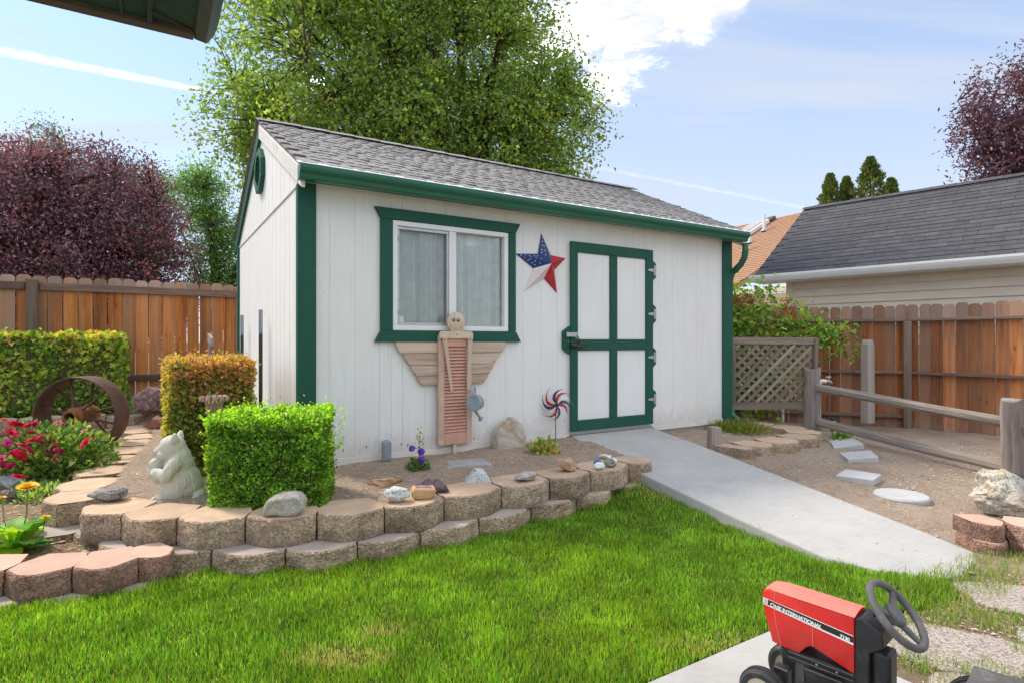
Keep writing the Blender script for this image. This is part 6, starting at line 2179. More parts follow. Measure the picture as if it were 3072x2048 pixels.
    for b, r, lab, n in weeds:
        clump('weed', lab, b, r * 1.5, r, r * (0.9 if n < 400 else 1.3), n, (0.045, 0.6), [(0.12, 0.20, 0.04, 3), (0.20, 0.30, 0.06, 2), (0.07, 0.12, 0.03, 1)], stems=5)


m_plain('stem_green', (0.16, 0.24, 0.06), 0.6, 0.1)
build_trees()
build_hedges()
build_flowers()

# ------------------------------------------------------------------ rocks
def rock_mesh(name, size, seed, mat, kind='round', rough=0.10):
    """one stone of the given size resting on z=0"""
    rr = random.Random(seed)
    bm = bmesh.new()
    if kind == 'round':
        bmesh.ops.create_icosphere(bm, subdivisions=4, radius=0.5)
        for v in bm.verts:
            p = v.co.normalized()
            k = 1 + rough * fbm(p + Vector((seed, 0, 0)), 1.6, 3) * 2 + rough * 0.25 * fbm(p + Vector((0, seed, 0)), 6.0, 2)
            # a few flats
            v.co = p * 0.5 * k
        for i in range(5):
            n = Vector((rr.gauss(0, 1), rr.gauss(0, 1), rr.gauss(0, 0.7))).normalized()
            lim = 0.40 + 0.06 * rr.random()
            for v in bm.verts:
                d = v.co.dot(n)
                if d > lim:
                    v.co -= n * (d - lim) * 0.85
    else:
        pts = []
        for i in range(16):
            u = Vector((rr.gauss(0, 1), rr.gauss(0, 1), rr.gauss(0, 1))).normalized() * (0.42 + 0.10 * rr.random())
            pts.append(bm.verts.new(u))
        r = bmesh.ops.convex_hull(bm, input=bm.verts)
        bmesh.ops.delete(bm, geom=[v for v in bm.verts if not v.link_faces], context='VERTS')
        bmesh.ops.bevel(bm, geom=list(bm.edges), offset=0.02, segments=1, affect='EDGES', clamp_overlap=True)
        bmesh.ops.triangulate(bm, faces=bm.faces)
        bmesh.ops.subdivide_edges(bm, edges=bm.edges, cuts=2, use_grid_fill=True)
        for v in bm.verts:
            v.co += v.co.normalized() * rough * 0.5 * fbm(v.co * 1.0 + Vector((seed, 2, 1)), 5.0, 3)
    zs = [v.co.z for v in bm.verts]
    xs = [v.co.x for v in bm.verts]
    ys = [v.co.y for v in bm.verts]
    for v in bm.verts:
        v.co.x = (v.co.x - (max(xs) + min(xs)) / 2) / (max(xs) - min(xs)) * size[0]
        v.co.y = (v.co.y - (max(ys) + min(ys)) / 2) / (max(ys) - min(ys)) * size[1]
        v.co.z = (v.co.z - min(zs)) / (max(zs) - min(zs)) * size[2]
    bmesh.ops.recalc_face_normals(bm, faces=bm.faces)
    me = bpy.data.meshes.new(name)
    bm.to_mesh(me)
    bm.free()
    me.materials.append(mat)
    if kind == 'round':
        me.polygons.foreach_set('use_smooth', [True] * len(me.polygons))
    return me


def rock(name, label, loc, size, seed, mat, kind='round', rot=(0, 0, 0), rough=0.10, cat='rock', group=None):
    o = link(name, rock_mesh(name, size, seed, M[mat], kind, rough), None, loc, rot)
    return tag(o, label, cat, group)


def wedge(name, label, loc, rotz, prof, y0, y1, mat, seed, cat='rock', noise=0.012, bev=0.012, cuts=4):
    """upright stone from an outline, roughened"""
    me = MB().prism(prof, y0, y1).mesh(name, M[mat], False, bev, 1)
    bm = bmesh.new()
    bm.from_mesh(me)
    bmesh.ops.triangulate(bm, faces=bm.faces)
    bmesh.ops.subdivide_edges(bm, edges=[e for e in bm.edges if e.calc_length() > 0.03], cuts=cuts, use_grid_fill=True)
    bmesh.ops.triangulate(bm, faces=bm.faces)
    bm.normal_update()
    for v in bm.verts:
        v.co += v.normal * noise * fbm(v.co + Vector((seed, 1, 0)), 9.0, 4)
    bm.to_mesh(me)
    bm.free()
    o = link(name, me, None, loc, (0, 0, rotz))
    return tag(o, label, cat)


def build_rocks():
    rock('pitted_stone', 'grey pitted stone on the block beside the bear statue', (-2.515, 3.62, 0.259), (0.215, 0.15, 0.085), 3, 'pumice', 'round', (0, 0, 0.2), 0.14)
    o = wedge('river_stone', 'large smooth river stone on the wall below the boxwood', (-1.30, 3.33, 0.2585), 0.1,
              [(-0.115, 0.03), (-0.10, 0.005), (0.07, 0.0), (0.11, 0.03), (0.115, 0.075), (0.09, 0.115), (0.01, 0.125), (-0.075, 0.11)], -0.06, 0.07, 'river_rock', 5, 'rock', 0.016, 0.022, 4)
    o.data.polygons.foreach_set('use_smooth', [True] * len(o.data.polygons))
    rock('granite_stone', 'speckled white granite stone beside the painted stone on the wall', (-0.715, 3.60, 0.258), (0.165, 0.12, 0.095), 8, 'granite', 'round', (0, 0, 0.3), 0.12)
    o = wedge('painted_stone', 'tan stone with purple and blue painted top on the wall', (-0.565, 3.69, 0.259), 0.25, [(-0.075, 0.02), (-0.05, 0.0), (0.05, 0.0), (0.08, 0.035), (0.075, 0.065), (-0.055, 0.075), (-0.078, 0.06)], -0.05, 0.055, 'painted_rock', 3, 'rock', 0.006, 0.01, 2)
    st = MB()
    for i, (x0, x1, y0) in enumerate(((-0.05, 0.055, -0.03), (-0.045, 0.05, -0.008), (-0.05, 0.045, 0.014), (-0.04, 0.05, 0.034))):
        q = MB().b(x0, x1, y0, y0 + 0.014, 0, 0.002).obj('paint_stripe', M[('paint_purple', 'paint_orange', 'paint_purple', 'flag_blue')[i]], o)
        q.location = (0, 0, 0.0735)
        q.rotation_euler = (0, R(4.5), 0)
    rock('lava_stone', 'dark purple lava stone leaning behind the painted stone', (-0.515, 3.85, 0.235), (0.20, 0.13, 0.105), 12, 'lava_purple', 'round', (0, 0.15, -0.3), 0.14)
    rock('sand_slab', 'flat reddish sandstone slab lying in the soil right of the boxwood', (-0.90, 4.12, 0.222), (0.26, 0.15, 0.065), 21, 'sand_rock', 'flat', (0, 0, 0.12), 0.10)
    o = wedge('slate_slab', 'wide grey slate slab in the soil before the angel', (-0.37, 4.74, 0.20), 0.35, [(-0.20, 0.0), (0.20, 0.0), (0.205, 0.05), (0.14, 0.072), (-0.12, 0.07), (-0.2, 0.045)], -0.10, 0.12, 'slate_grey', 9, 'rock', 0.008, 0.012, 3)
    o = wedge('granite_cone', 'pointed grey granite stone behind the wall blocks', (-0.235, 4.14, 0.20), 0.3, [(-0.105, 0.0), (0.105, 0.0), (0.10, 0.05), (0.045, 0.125), (0.0, 0.158), (-0.03, 0.15), (-0.095, 0.06)], -0.06, 0.07, 'granite', 2, 'rock', 0.012, 0.03, 3)
    o.data.polygons.foreach_set('use_smooth', [True] * len(o.data.polygons))
    rock('flat_stone', 'flat grey stone resting on the wall below the standing quartz', (0.10, 4.16, 0.259), (0.19, 0.15, 0.065), 31, 'flat_rock', 'flat', (0, 0, 0.5), 0.10)
    rock('agate_stone', 'jagged brown and blue agate stone tilted on the wall', (0.415, 4.45, 0.258), (0.17, 0.12, 0.105), 44, 'agate', 'flat', (0.05, 0.12, 0.2), 0.10)
    rock('blue_pebble', 'small blue painted pebble on the wall', (0.685, 4.66, 0.259), (0.066, 0.06, 0.048), 51, 'pebble_blue', cat='pebble', rough=0.05)
    rock('white_pebble', 'smooth white pebble before the blue one on the wall', (0.675, 4.50, 0.259), (0.088, 0.075, 0.060), 52, 'pebble_white', cat='pebble', rough=0.05)
    rock('grey_pebble', 'round grey pebble right of the white one on the wall', (0.775, 4.59, 0.259), (0.094, 0.08, 0.068), 53, 'pebble_grey', cat='pebble', rough=0.06)
    rock('pale_pebble', 'little pale pebble behind the round grey one on the wall', (0.83, 4.74, 0.259), (0.06, 0.05, 0.042), 54, 'pebble_white', cat='pebble', rough=0.06)
    o = wedge('standing_quartz', 'upright rust-stained quartz stone leaning on the shed wall', (-0.02, 5.36, 0.17), 0.48, [(-0.155, 0.0), (0.15, 0.05), (0.15, 0.19), (0.145, 0.27), (0.10, 0.33), (0.015, 0.385), (-0.02, 0.36), (-0.09, 0.33), (-0.13, 0.27), (-0.155, 0.23)], -0.05, 0.06, 'quartz_stain', 7, 'rock', 0.016, 0.016, 4)
    rock('boulder', 'large pale pitted boulder at the right edge below the end post', (3.62, 4.28, -0.05), (0.46, 0.36, 0.36), 61, 'boulder_pale', 'flat', (0, 0, 0.6), 0.22)
    rock('lava_boulder', 'purple-brown lava boulder between the two hedges', (-4.30, 6.95, 0.36), (0.40, 0.34, 0.36), 63, 'lava_red', 'round', (0, 0, 0.3), 0.22)
    rock('red_stone', 'dull red angular stone beside the terrace blocks', (-4.05, 6.62, 0.255), (0.26, 0.2, 0.15), 66, 'red_rock', 'flat', (0, 0, 0.8), 0.08)
    rock('dark_stone', 'bluish dark stone at the left edge before the rose bush', (-3.72, 4.32, 0.10), (0.20, 0.17, 0.17), 71, 'dark_stone', 'flat', (0, 0, 0.2), 0.10)
    rock('black_stone', 'rough black stone at the left edge behind the gerbera', (-3.55, 4.08, 0.09), (0.22, 0.15, 0.13), 72, 'lava_purple', 'round', (0, 0, 0.2), 0.16)
    rock('tan_stone', 'small tan stone at the rounded end of the planter', (3.62, 6.55, 0.03), (0.15, 0.12, 0.10), 73, 'flat_rock', 'flat', (0, 0, 0.9), 0.10)
    rock('curved_stone', 'half-buried block end beside the planter blocks', (3.42, 6.25, -0.03), (0.20, 0.16, 0.11), 74, 'sand_rock', 'round', (0, 0, 0.9), 0.08)
    rock('white_chip', 'bit of broken white concrete at the ramp edge', (0.80, 4.99, 0.235), (0.11, 0.09, 0.05), 75, 'pebble_white', 'flat', (0, 0, 0.4), 0.10)
    # stepping slabs in the right yard
    for i, (pts, lab) in enumerate((
            ([(3.617, 6.625), (3.972, 6.737), (3.849, 6.352), (3.429, 6.194)], 'farthest grey square stepping slab near the planter'),
            ([(3.344, 5.944), (3.729, 6.041), (3.595, 5.70), (3.25, 5.62)], 'middle grey square stepping slab in the right yard'),
            ([(3.143, 5.352), (3.277, 5.171), (2.971, 4.903), (2.74, 5.005)], 'grey diamond-turned stepping slab next to the round one'))):
        c = Vector((sum(p[0] for p in pts) / 4, sum(p[1] for p in pts) / 4))
        if i == 2:
            pts = [(c.x + x, c.y + y) for x, y in ((-0.20, -0.02), (0.02, 0.21), (0.22, 0.0), (0.02, -0.20))]
        z = soil_right(c.x, c.y)
        m2 = MB()
        n = len(pts)
        order = pts[::-1]
        m2.slab([(p[0] - c.x, p[1] - c.y) for p in order], -0.02, 0.038)
        o = m2.obj('stepping_slab', M['paver_grey'], None, False, 0.006, 2, (c.x, c.y, z), (0.01, -0.01, 0))
        tag(o, lab, 'paver', 'grey stepping slabs')
    o = MB().lathe([(0.19, -0.02), (0.195, 0.03), (0.185, 0.042)], 40).obj('round_slab', M['paver_grey'], None, True, 0, 1, (3.12, 4.66, -0.012), (0.01, 0, 0), angle=30)
    tag(o, 'round pale concrete stepping slab near the boulder', 'paver')
    # exposed-aggregate slabs by the toy tractor
    for i, (cx, cy, rx, ry, rz, lab) in enumerate(((1.78, 2.38, 0.30, 0.20, -0.3, 'exposed-aggregate stepping stone right of the steering wheel'), (2.52, 2.80, 0.32, 0.19, -0.25, 'exposed-aggregate stepping stone near the end of the ramp'),
                                                 (1.72, 1.98, 0.30, 0.17, -0.35, 'exposed-aggregate stepping stone behind the tractor seat'), (2.30, 2.28, 0.26, 0.24, 0.2, 'exposed-aggregate stepping stone cut by the right edge'))):
        pts = []
        for k in range(26):
            t = 2 * PI * k / 26
            q = 1 + 0.10 * math.sin(3 * t + i) + 0.06 * math.sin(5 * t + 2 * i) + 0.05 * fbm((math.cos(t), math.sin(t), i), 2.0, 2)
            pts.append((rx * q * math.cos(t), ry * q * math.sin(t)))
        o = MB().slab(pts, -0.05, 0.008).obj('stepping_stone', M['aggregate'], None, False, 0.006, 2, (cx, cy, 0.0), (0, 0, rz))
        tag(o, lab, 'paver', 'aggregate stepping stones')


# ------------------------------------------------------------------ garden ornaments
def build_wheel():
    W = thing('iron_wheel', 'rusty wide-rimmed iron wheel with spokes standing in the flower bed', 'wheel', (-4.20, 5.68, 0.165))
    W.rotation_euler = (0, 0, R(6))
    # local: axis along -y (front), x to the right
    R0, wd = 0.372, 0.25
    T = Matrix.Translation((0, 0, R0)) @ Matrix.Rotation(PI / 2, 4, 'X')
    prof = [(R0 - 0.012, -wd / 2), (R0, -wd / 2), (R0 + 0.004, 0), (R0, wd / 2), (R0 - 0.012, wd / 2), (R0 - 0.010, 0)]
    MB().lathe(prof, 56, 0, T, True).obj('rim', M['rust'], W, True, angle=40)
    hub = [(0.045, -0.20), (0.062, -0.20), (0.066, -0.15), (0.085, -0.13), (0.085, -0.07), (0.062, -0.05), (0.060, 0.05), (0.085, 0.07), (0.085, 0.13), (0.066, 0.15), (0.062, 0.20), (0.045, 0.20)]
    MB().lathe(hub, 24, 0, T, True).obj('hub', M['rust_orange'], W, True, angle=40)
    for s in (-1, 1):
        for k in range(6):
            a = 2 * PI * k / 6 + (0.26 if s > 0 else 0.78)
            p0 = (0.07 * math.cos(a), s * 0.10, R0 + 0.07 * math.sin(a))
            p1 = ((R0 - 0.006) * math.cos(a), s * 0.02, R0 + (R0 - 0.006) * math.sin(a))
            MB().tube([p0, p1], 0.012, 8).obj('spoke', M['rust'], W, True)


def build_urn():
    U = thing('urn_ornament', 'brown fluted urn ornament with curled rim before the clipped hedge', 'ornament', (-2.06, 4.02, 0.23))
    for k in range(12):
        a = 2 * PI * k / 12
        pts, w = [], []
        prof = [(0.035, 0.36), (0.036, 0.50), (0.045, 0.58), (0.056, 0.625), (0.078, 0.645), (0.088, 0.63), (0.083, 0.612)]
        vs, fs = [], []
        for r, z in prof:
            for s in (-1, 1):
                t = a + s * 0.20
                vs.append((r * math.cos(t), r * math.sin(t), z))
            vs.append(((r + 0.010) * math.cos(a), (r + 0.010) * math.sin(a), z + 0.002))
        for i in range(len(prof) - 1):
            b = i * 3
            fs += [(b, b + 2, b + 5, b + 3), (b + 2, b + 1, b + 4, b + 5)]
        MB().add(vs, fs).obj('petal', M['urn_brown'], U, True, angle=60)
    MB().lathe([(0.03, 0.34), (0.034, 0.5), (0.045, 0.60), (0.03, 0.61)], 20).obj('cup', M['urn_brown'], U, True)
    MB().tube([(0, 0, -0.05), (0, 0, 0.35)], 0.012, 8).obj('stake', M['rust'], U, True)


def build_posts_etc():
    for b, lab in ((1.46, 'nearer steel stake with pale top by the gable wall'), (2.84, 'farther steel stake with pale top by the gable wall')):
        x, y = wl(-0.07, b)
        T = thing('steel_stake', lab, 'post', (x, y, 0.2), SHED_ROT, 'steel stakes by the gable')
        MB().b(-0.018, 0.018, -0.003, 0.003, 0, 1.12).b(-0.003, 0.003, -0.022, -0.003, 0, 1.12).obj('shaft', M['post_green'], T)
        MB().b(-0.0185, 0.0185, -0.004, 0.004, 1.12, 1.36).b(-0.004, 0.004, -0.023, -0.004, 1.12, 1.36).obj('sleeve', M['galvanised'], T)
        st = MB()
        for k in range(22):
            st.box((0, -0.025, 0.08 + k * 0.05), (0.012, 0.008, 0.012))
        tag(st.obj('studs', M['post_green'], T), kind='stuff')
    # grey socket box on its stake
    x, y = wl(0.655, -0.10)
    T = thing('socket_box', 'grey outdoor socket box on a stake at the foot of the shed', 'socket', (x, y, 0.2), SHED_ROT)
    MB().b(-0.022, 0.022, -0.02, 0.02, 0, 0.08).obj('stake', M['foundation'], T)
    MB().b(-0.034, 0.034, -0.028, 0.028, 0.075, 0.235).obj('box', M['grey_plastic'], T, False, 0.007, 2)
    MB().b(-0.028, 0.028, -0.036, -0.0285, 0.09, 0.21).obj('cover', M['grey_plastic'], T, False, 0.005, 2)
    MB().tube([(-0.02, 0, 0.236), (0.02, 0, 0.236)], 0.010, 8).obj('latch', M['grey_plastic'], T, True)
    # pvc standpipe with taps
    T = thing('standpipe', 'white pvc standpipe with brass tap behind the split-rail post', 'pipe', (4.05, 7.66, 0.0))
    MB().tube([(0, 0, -0.05), (0, 0, 0.72)], 0.020, 10).tube([(0, 0, 0.70), (0, 0, 0.755)], 0.028, 10).obj('riser', M['white_plastic'], T, True)
    MB().tube([(0, 0, 0.73), (0.09, 0, 0.73)], 0.026, 10).tube([(0, 0, 0.13), (0, 0, 0.19)], 0.028, 10).tube([(0, 0, 0.16), (0.12, 0, 0.16)], 0.02, 10).obj('elbow', M['white_plastic'], T, True)
    MB().tube([(0.09, 0, 0.73), (0.15, 0, 0.725), (0.165, 0, 0.70)], 0.013, 8).tube([(0.12, 0, 0.735), (0.12, 0, 0.78)], 0.008, 6).tube([(0.085, 0, 0.785), (0.155, 0, 0.785)], 0.008, 6).obj('tap', M['steel'], T, True)
    T = thing('sprinkler_valve', 'teal sprinkler valve with black cap beside the standpipe', 'valve', (4.22, 7.66, 0.12))
    MB().lathe([(0.045, 0.0), (0.055, 0.02), (0.055, 0.06), (0.042, 0.085), (0.03, 0.09)], 16).obj('body', M['teal_plastic'], T, True)
    MB().lathe([(0.026, 0.088), (0.028, 0.12), (0.018, 0.14)], 12).obj('cap', M['black_plastic'], T, True)
    MB().tube([(-0.1, 0, 0.03), (-0.04, 0, 0.03)], 0.016, 8).tube([(0.04, 0, 0.03), (0.22, 0.02, 0.0)], 0.014, 8).tube([(0, 0, -0.2), (0, 0, 0.01)], 0.018, 8).obj('pipe', M['steel_dark'], T, True)
    # grey conduit on the cedar fence behind the lattice
    x, y = 4.17, 8.95
    T = thing('conduit', 'grey conduit pipe standing against the cedar fence behind the lattice', 'pipe', (x, y, 0.0))
    MB().tube([(0, 0, 0), (0, 0, 1.30)], 0.022, 10).obj('lower_pipe', M['white_plastic'], T, True)
    MB().tube([(0, 0, 1.30), (0, 0, 1.60)], 0.036, 10).tube([(0, 0, 1.22), (0, 0, 1.30)], 0.040, 10).obj('sleeve', M['galvanised'], T, True)
    # brown block behind the planter
    o = MB().b(-0.09, 0.09, -0.05, 0.05, 0, 0.11).obj('dark_brick', M['vent_dark'], None, False, 0.008, 2, (3.06, 7.62, 0.08), (0, 0, 0.2))
    tag(o, 'dark brick lying in the soil under the lattice gate', 'brick')
    # hook of wire on the corner post
    # white garden chair back behind the shed gable
    x, y = wl(-0.35, 3.55)
    T = thing('bench', 'bleached bench end with slatted back beside the fence post', 'bench', (x, y, 0.3), SHED_ROT + R(90))
    beam_loc(T, 'back_rail', (-0.28, 0, 0.94), (0.25, 0, 1.00), 0.03, 0.11, M['rail_grey'])
    for k in range(6):
        xx = -0.24 + k * 0.09
        beam_loc(T, 'back_slat', (xx, 0, 0.40), (xx, 0, 0.93), 0.02, 0.035, M['rail_grey'])
    beam_loc(T, 'seat_board', (-0.28, -0.15, 0.40), (0.25, -0.15, 0.40), 0.32, 0.03, M['rail_grey'])
    for xx in (-0.26, 0.23):
        beam_loc(T, 'leg', (xx, -0.28, -0.1), (xx, -0.28, 0.39), 0.04, 0.04, M['rail_grey'])
        beam_loc(T, 'leg', (xx, 0.02, -0.1), (xx, 0.02, 0.39), 0.04, 0.04, M['rail_grey'])


def on_wall(a, b, z):
    x, y = wl(a, b)
    return (x, y, ZF + z)


def build_angel():
    A = thing('angel_ornament', 'wooden angel with board wings and pink shutter body against the shed', 'ornament', on_wall(1.30, -0.055, 0.0), SHED_ROT)
    # body: old shutter
    top, bot = 0.985, 0.028
    MB().b(-0.163, -0.108, -0.016, 0.016, bot, top).obj('shutter_stile', M['shutter_frame'], A, False, 0.004)
    MB().b(0.108, 0.163, -0.016, 0.016, bot, top).obj('shutter_stile', M['shutter_frame'], A, False, 0.004)
    MB().b(-0.107, 0.107, -0.014, 0.014, top - 0.10, top).obj('shutter_rail', M['pink_shutter'], A, False, 0.003)
    MB().b(-0.107, 0.107, -0.014, 0.014, bot, bot + 0.10).obj('shutter_rail', M['pink_shutter'], A, False, 0.003)
    sl = MB().box((0, 0, 0), (0.213, 0.030, 0.007), (R(52), 0, 0)).mesh('louvre', M['pink_shutter'], False, 0.001)
    n = 26
    for i in range(n):
        z = bot + 0.118 + (top - bot - 0.235) * i / (n - 1)
        link('louvre', sl, A, (0, 0, z), (random.uniform(-0.04, 0.04), 0, 0))
    MB().b(-0.106, 0.106, 0.012, 0.016, bot + 0.1, top - 0.1).obj('shutter_backing', M['pink_shutter'], A)
    # shoulder board
    MB().prism([(-0.165, 0.955), (0.165, 0.955), (0.165, 1.0), (0.145, 1.018), (-0.145, 1.018), (-0.165, 1.0)], -0.034, -0.017).obj('shoulder', M['angel_pale'], A, False, 0.003)
    # wings, four boards each side, scalloped tips
    for s in (-1, 1):
        tips = [((0.545, 0.925), (0.50, 0.83)), ((0.475, 0.826), (0.415, 0.728)), ((0.405, 0.724), (0.355, 0.636)), ((0.348, 0.632), (0.30, 0.552))]
        for (x0, z1), (x1, z0) in tips:
            mid = (x0 * 0.98, (z0 * 0.35 + z1 * 0.65))
            pr = [(s * 0.150, z0), (s * x1, z0), (s * (x1 + 0.35 * (x0 - x1)), z0 + 0.30 * (z1 - z0)), (s * mid[0], mid[1]), (s * x0, z1), (s * 0.150, z1)]
            MB().prism(pr, 0.019, 0.036).obj('wing_board', M['angel_board'], A, False, 0.003)
    # head: a sawn disc
    pr = [(0.088 * math.cos(2 * PI * k / 32), 1.098 + 0.090 * math.sin(2 * PI * k / 32)) for k in range(32)]
    h = MB().prism(pr, -0.032, -0.012).obj('head', M['angel_pale'], A, True, 0.003, 1, angle=50)
    MB().prism([(-0.055, 1.016), (0.055, 1.016), (0.06, 1.03), (-0.06, 1.03)], -0.030, -0.014).obj('neck', M['angel_pale'], A)
    for x, z, r, mt in ((-0.030, 1.118, 0.017, 'eye_grey'), (0.014, 1.116, 0.018, 'eye_grey'), (-0.058, 1.066, 0.012, 'cheek_pink'), (0.040, 1.052, 0.012, 'cheek_pink')):
        e = MB().lathe([(r, 0.0), (r, 0.0012)], 14, 0, Matrix.Translation((x, -0.0322, z)) @ Matrix.Rotation(PI / 2, 4, 'X')).obj('eye' if mt == 'eye_grey' else 'cheek', M[mt], h)
        if mt == 'eye_grey':
            MB().lathe([(r * 0.5, 0.0), (r * 0.5, 0.0012)], 12, 0, Matrix.Translation((x + 0.003, -0.0336, z - 0.002)) @ Matrix.Rotation(PI / 2, 4, 'X')).obj('pupil', M['decal_black'], h)
            MB().lathe([(r * 0.28, 0.0), (r * 0.28, 0.0012)], 8, 0, Matrix.Translation((x - 0.004, -0.0350, z + 0.005)) @ Matrix.Rotation(PI / 2, 4, 'X')).obj('glint', M['decal_white'], h)
    # arms
    MB().prism([(-0.140, 0.965), (-0.098, 0.965), (-0.040, 0.50), (-0.062, 0.50)], -0.046, -0.0345).obj('arm', M['angel_pale'], A, False, 0.003)
    MB().prism([(0.108, 0.965), (0.155, 0.965), (0.130, 0.50), (0.098, 0.50)], -0.046, -0.0345).obj('arm', M['angel_pale'], A, False, 0.003)
    for x in (-0.12, 0.13, 0.0):
        MB().lathe([(0.006, 0), (0.004, 0.004)], 8, 0, Matrix.Translation((x, -0.0463 if x else -0.0343, 0.945 if x else 0.99)) @ Matrix.Rotation(PI / 2, 4, 'X')).obj('screw', M['steel_dark'], A)
    MB().b(-0.018, 0.014, -0.006, 0.012, -0.18, bot - 0.002).obj('stake', M['angel_pale'], A, False, 0.003)
    # watering can hanging from the hand
    C = thing('watering_can', 'small galvanised watering can hanging from the angel arm', 'watering can', on_wall(1.43, -0.175, 0.31), SHED_ROT + R(-38))
    body = [(0.002, 0.0), (0.066, 0.0), (0.070, 0.004), (0.068, 0.03), (0.070, 0.033), (0.068, 0.036), (0.066, 0.10), (0.068, 0.104), (0.064, 0.108), (0.060, 0.104), (0.002, 0.10)]
    T = Matrix.Translation((0, -0.055, 0.085)) @ Matrix.Rotation(R(-90), 4, 'X') @ Matrix.Rotation(R(8), 4, 'Y')
    MB().lathe(body, 24, 0, T).obj('body', M['galvanised'], C, True, angle=35)
    MB().tube([(0.0, 0.02 - 0.09, 0.145), (0, -0.075, 0.19), (0.0, -0.04, 0.225), (0, 0.0, 0.225), (0, 0.035, 0.195), (0.0, 0.045, 0.15)], 0.0065, 8).obj('handle', M['galvanised'], C, True)
    MB().tube([(0.0, 0.02, 0.02), (0.02, 0.045, -0.02), (0.035, 0.07, -0.05)], [0.017, 0.012, 0.010], 10).tube([(0.035, 0.07, -0.05), (0.045, 0.085, -0.068)], [0.011, 0.028], 14).obj('spout', M['galvanised'], C, True)


def build_star():
    S = thing('barn_star', 'dented metal star in flag colours on the shed wall', 'wall ornament', on_wall(0, 0, 0), SHED_ROT)
    c = (2.328, 1.688)
    tips = [(2.262, 1.985), (1.965, 1.763), (2.058, 1.407), (2.450, 1.410), (2.558, 1.763)]
    inner = []
    for i in range(5):
        a, b = tips[i], tips[(i + 1) % 5]
        mx, mz = (a[0] + b[0]) / 2, (a[1] + b[1]) / 2
        inner.append((c[0] + (mx - c[0]) * 0.50, c[1] + (mz - c[1]) * 0.50))
    apex = (c[0], -0.085, c[1])
    cols = {0: ('flag_blue', 'flag_blue'), 1: ('flag_blue', 'flag_blue'), 2: ('flag_white', 'flag_white'), 3: ('flag_red', 'flag_red'), 4: ('flag_red', 'flag_red')}
    for i in range(5):
        t = tips[i]
        i0, i1 = inner[i - 1], inner[i]
        for k, q in enumerate((i0, i1)):
            mb = MB()
            p = [apex, (t[0], -0.006, t[1]), (q[0], -0.010, q[1])]
            bk = [(c[0], -0.006, c[1]), (t[0], -0.003, t[1]), (q[0], -0.003, q[1])]
            mb.add(p + bk, ((0, 1, 2), (5, 4, 3), (0, 3, 4, 1), (1, 4, 5, 2), (2, 5, 3, 0)))
            fc = mb.obj('facet', M[cols[i][k]], S)
            if i < 2:
                A0, B0, C0 = Vector(p[0]), Vector(p[1]), Vector(p[2])
                nr = (B0 - A0).cross(C0 - A0).normalized()
                if nr.y > 0:
                    nr = -nr
                for (u, v) in ((0.18, 0.30), (0.35, 0.22), (0.30, 0.48), (0.52, 0.16), (0.50, 0.32), (0.68, 0.16), (0.16, 0.62), (0.82, 0.07)):
                    pos = A0 + (B0 - A0) * u + (C0 - A0) * v + nr * 0.0012
                    r = 0.0075
                    ex = (B0 - A0).normalized()
                    ey = nr.cross(ex)
                    pts = []
                    for m in range(10):
                        rr = r if m % 2 == 0 else r * 0.45
                        an = m * PI / 5
                        pts.append(pos + ex * rr * math.cos(an) + ey * rr * math.sin(an))
                    MB().add([pos] + pts, [(0, m + 1, (m + 1) % 10 + 1) for m in range(10)]).obj('painted_star', M['decal_white'], fc)


def build_pinwheel():
    x, y = wl(2.375, -0.10)
    Pw = thing('pinwheel', 'red, white and navy pinwheel on a thin stake by the door', 'pinwheel', (x, y, 0.25), SHED_ROT + R(-12))
    hz = 0.385
    MB().tube([(0, 0.02, -0.12), (0, 0.02, hz)], 0.0045, 6).obj('stake', M['steel_dark'], Pw, True)
    MB().lathe([(0.024, 0.0), (0.022, 0.012), (0.010, 0.018)], 16, 0, Matrix.Translation((0, 0.004, hz)) @ Matrix.Rotation(PI / 2, 4, 'X')).obj('hub', M['navy_paint'], Pw, True)
    mats = ['flag_red', 'navy_paint', 'pin_white'] * 4
    for k in range(12):
        a0 = 2 * PI * k / 12
        vs, fs = [], []
        n = 9
        for i in range(n + 1):
            s = i / n
            r = 0.020 + 0.160 * s
            a = a0 - 1.15 * s * s
            w = (0.006 + 0.026 * math.sin(PI * min(1, s * 0.9 + 0.1))) * (1 if s < 0.7 else (1 - s) / 0.3 + 0.05)
            dx, dz = math.cos(a), math.sin(a)
            px, pz = -dz, dx
            for sd in (-1, 1):
                vs.append((r * dx + sd * w * px * 0.5, -0.006 + 0.005 * sd, hz + r * dz + sd * w * pz * 0.5))
        for i in range(n):
            fs.append((2 * i, 2 * i + 1, 2 * i + 3, 2 * i + 2))
        bl = MB().add(vs, fs).obj('blade', M[mats[k]], Pw)
        for i in (3, 5, 7):
            m0 = (Vector(vs[2 * i]) + Vector(vs[2 * i + 1])) / 2
            MB().lathe([(0.0034 - 0.0003 * i, 0), (0.003 - 0.0003 * i, 0.0008)], 6, 0, Matrix.Translation(m0 + Vector((0, -0.0016, 0))) @ Matrix.Rotation(PI / 2, 4, 'X')).obj('dot', M['decal_white' if mats[k] != 'pin_white' else 'flag_blue'], bl)


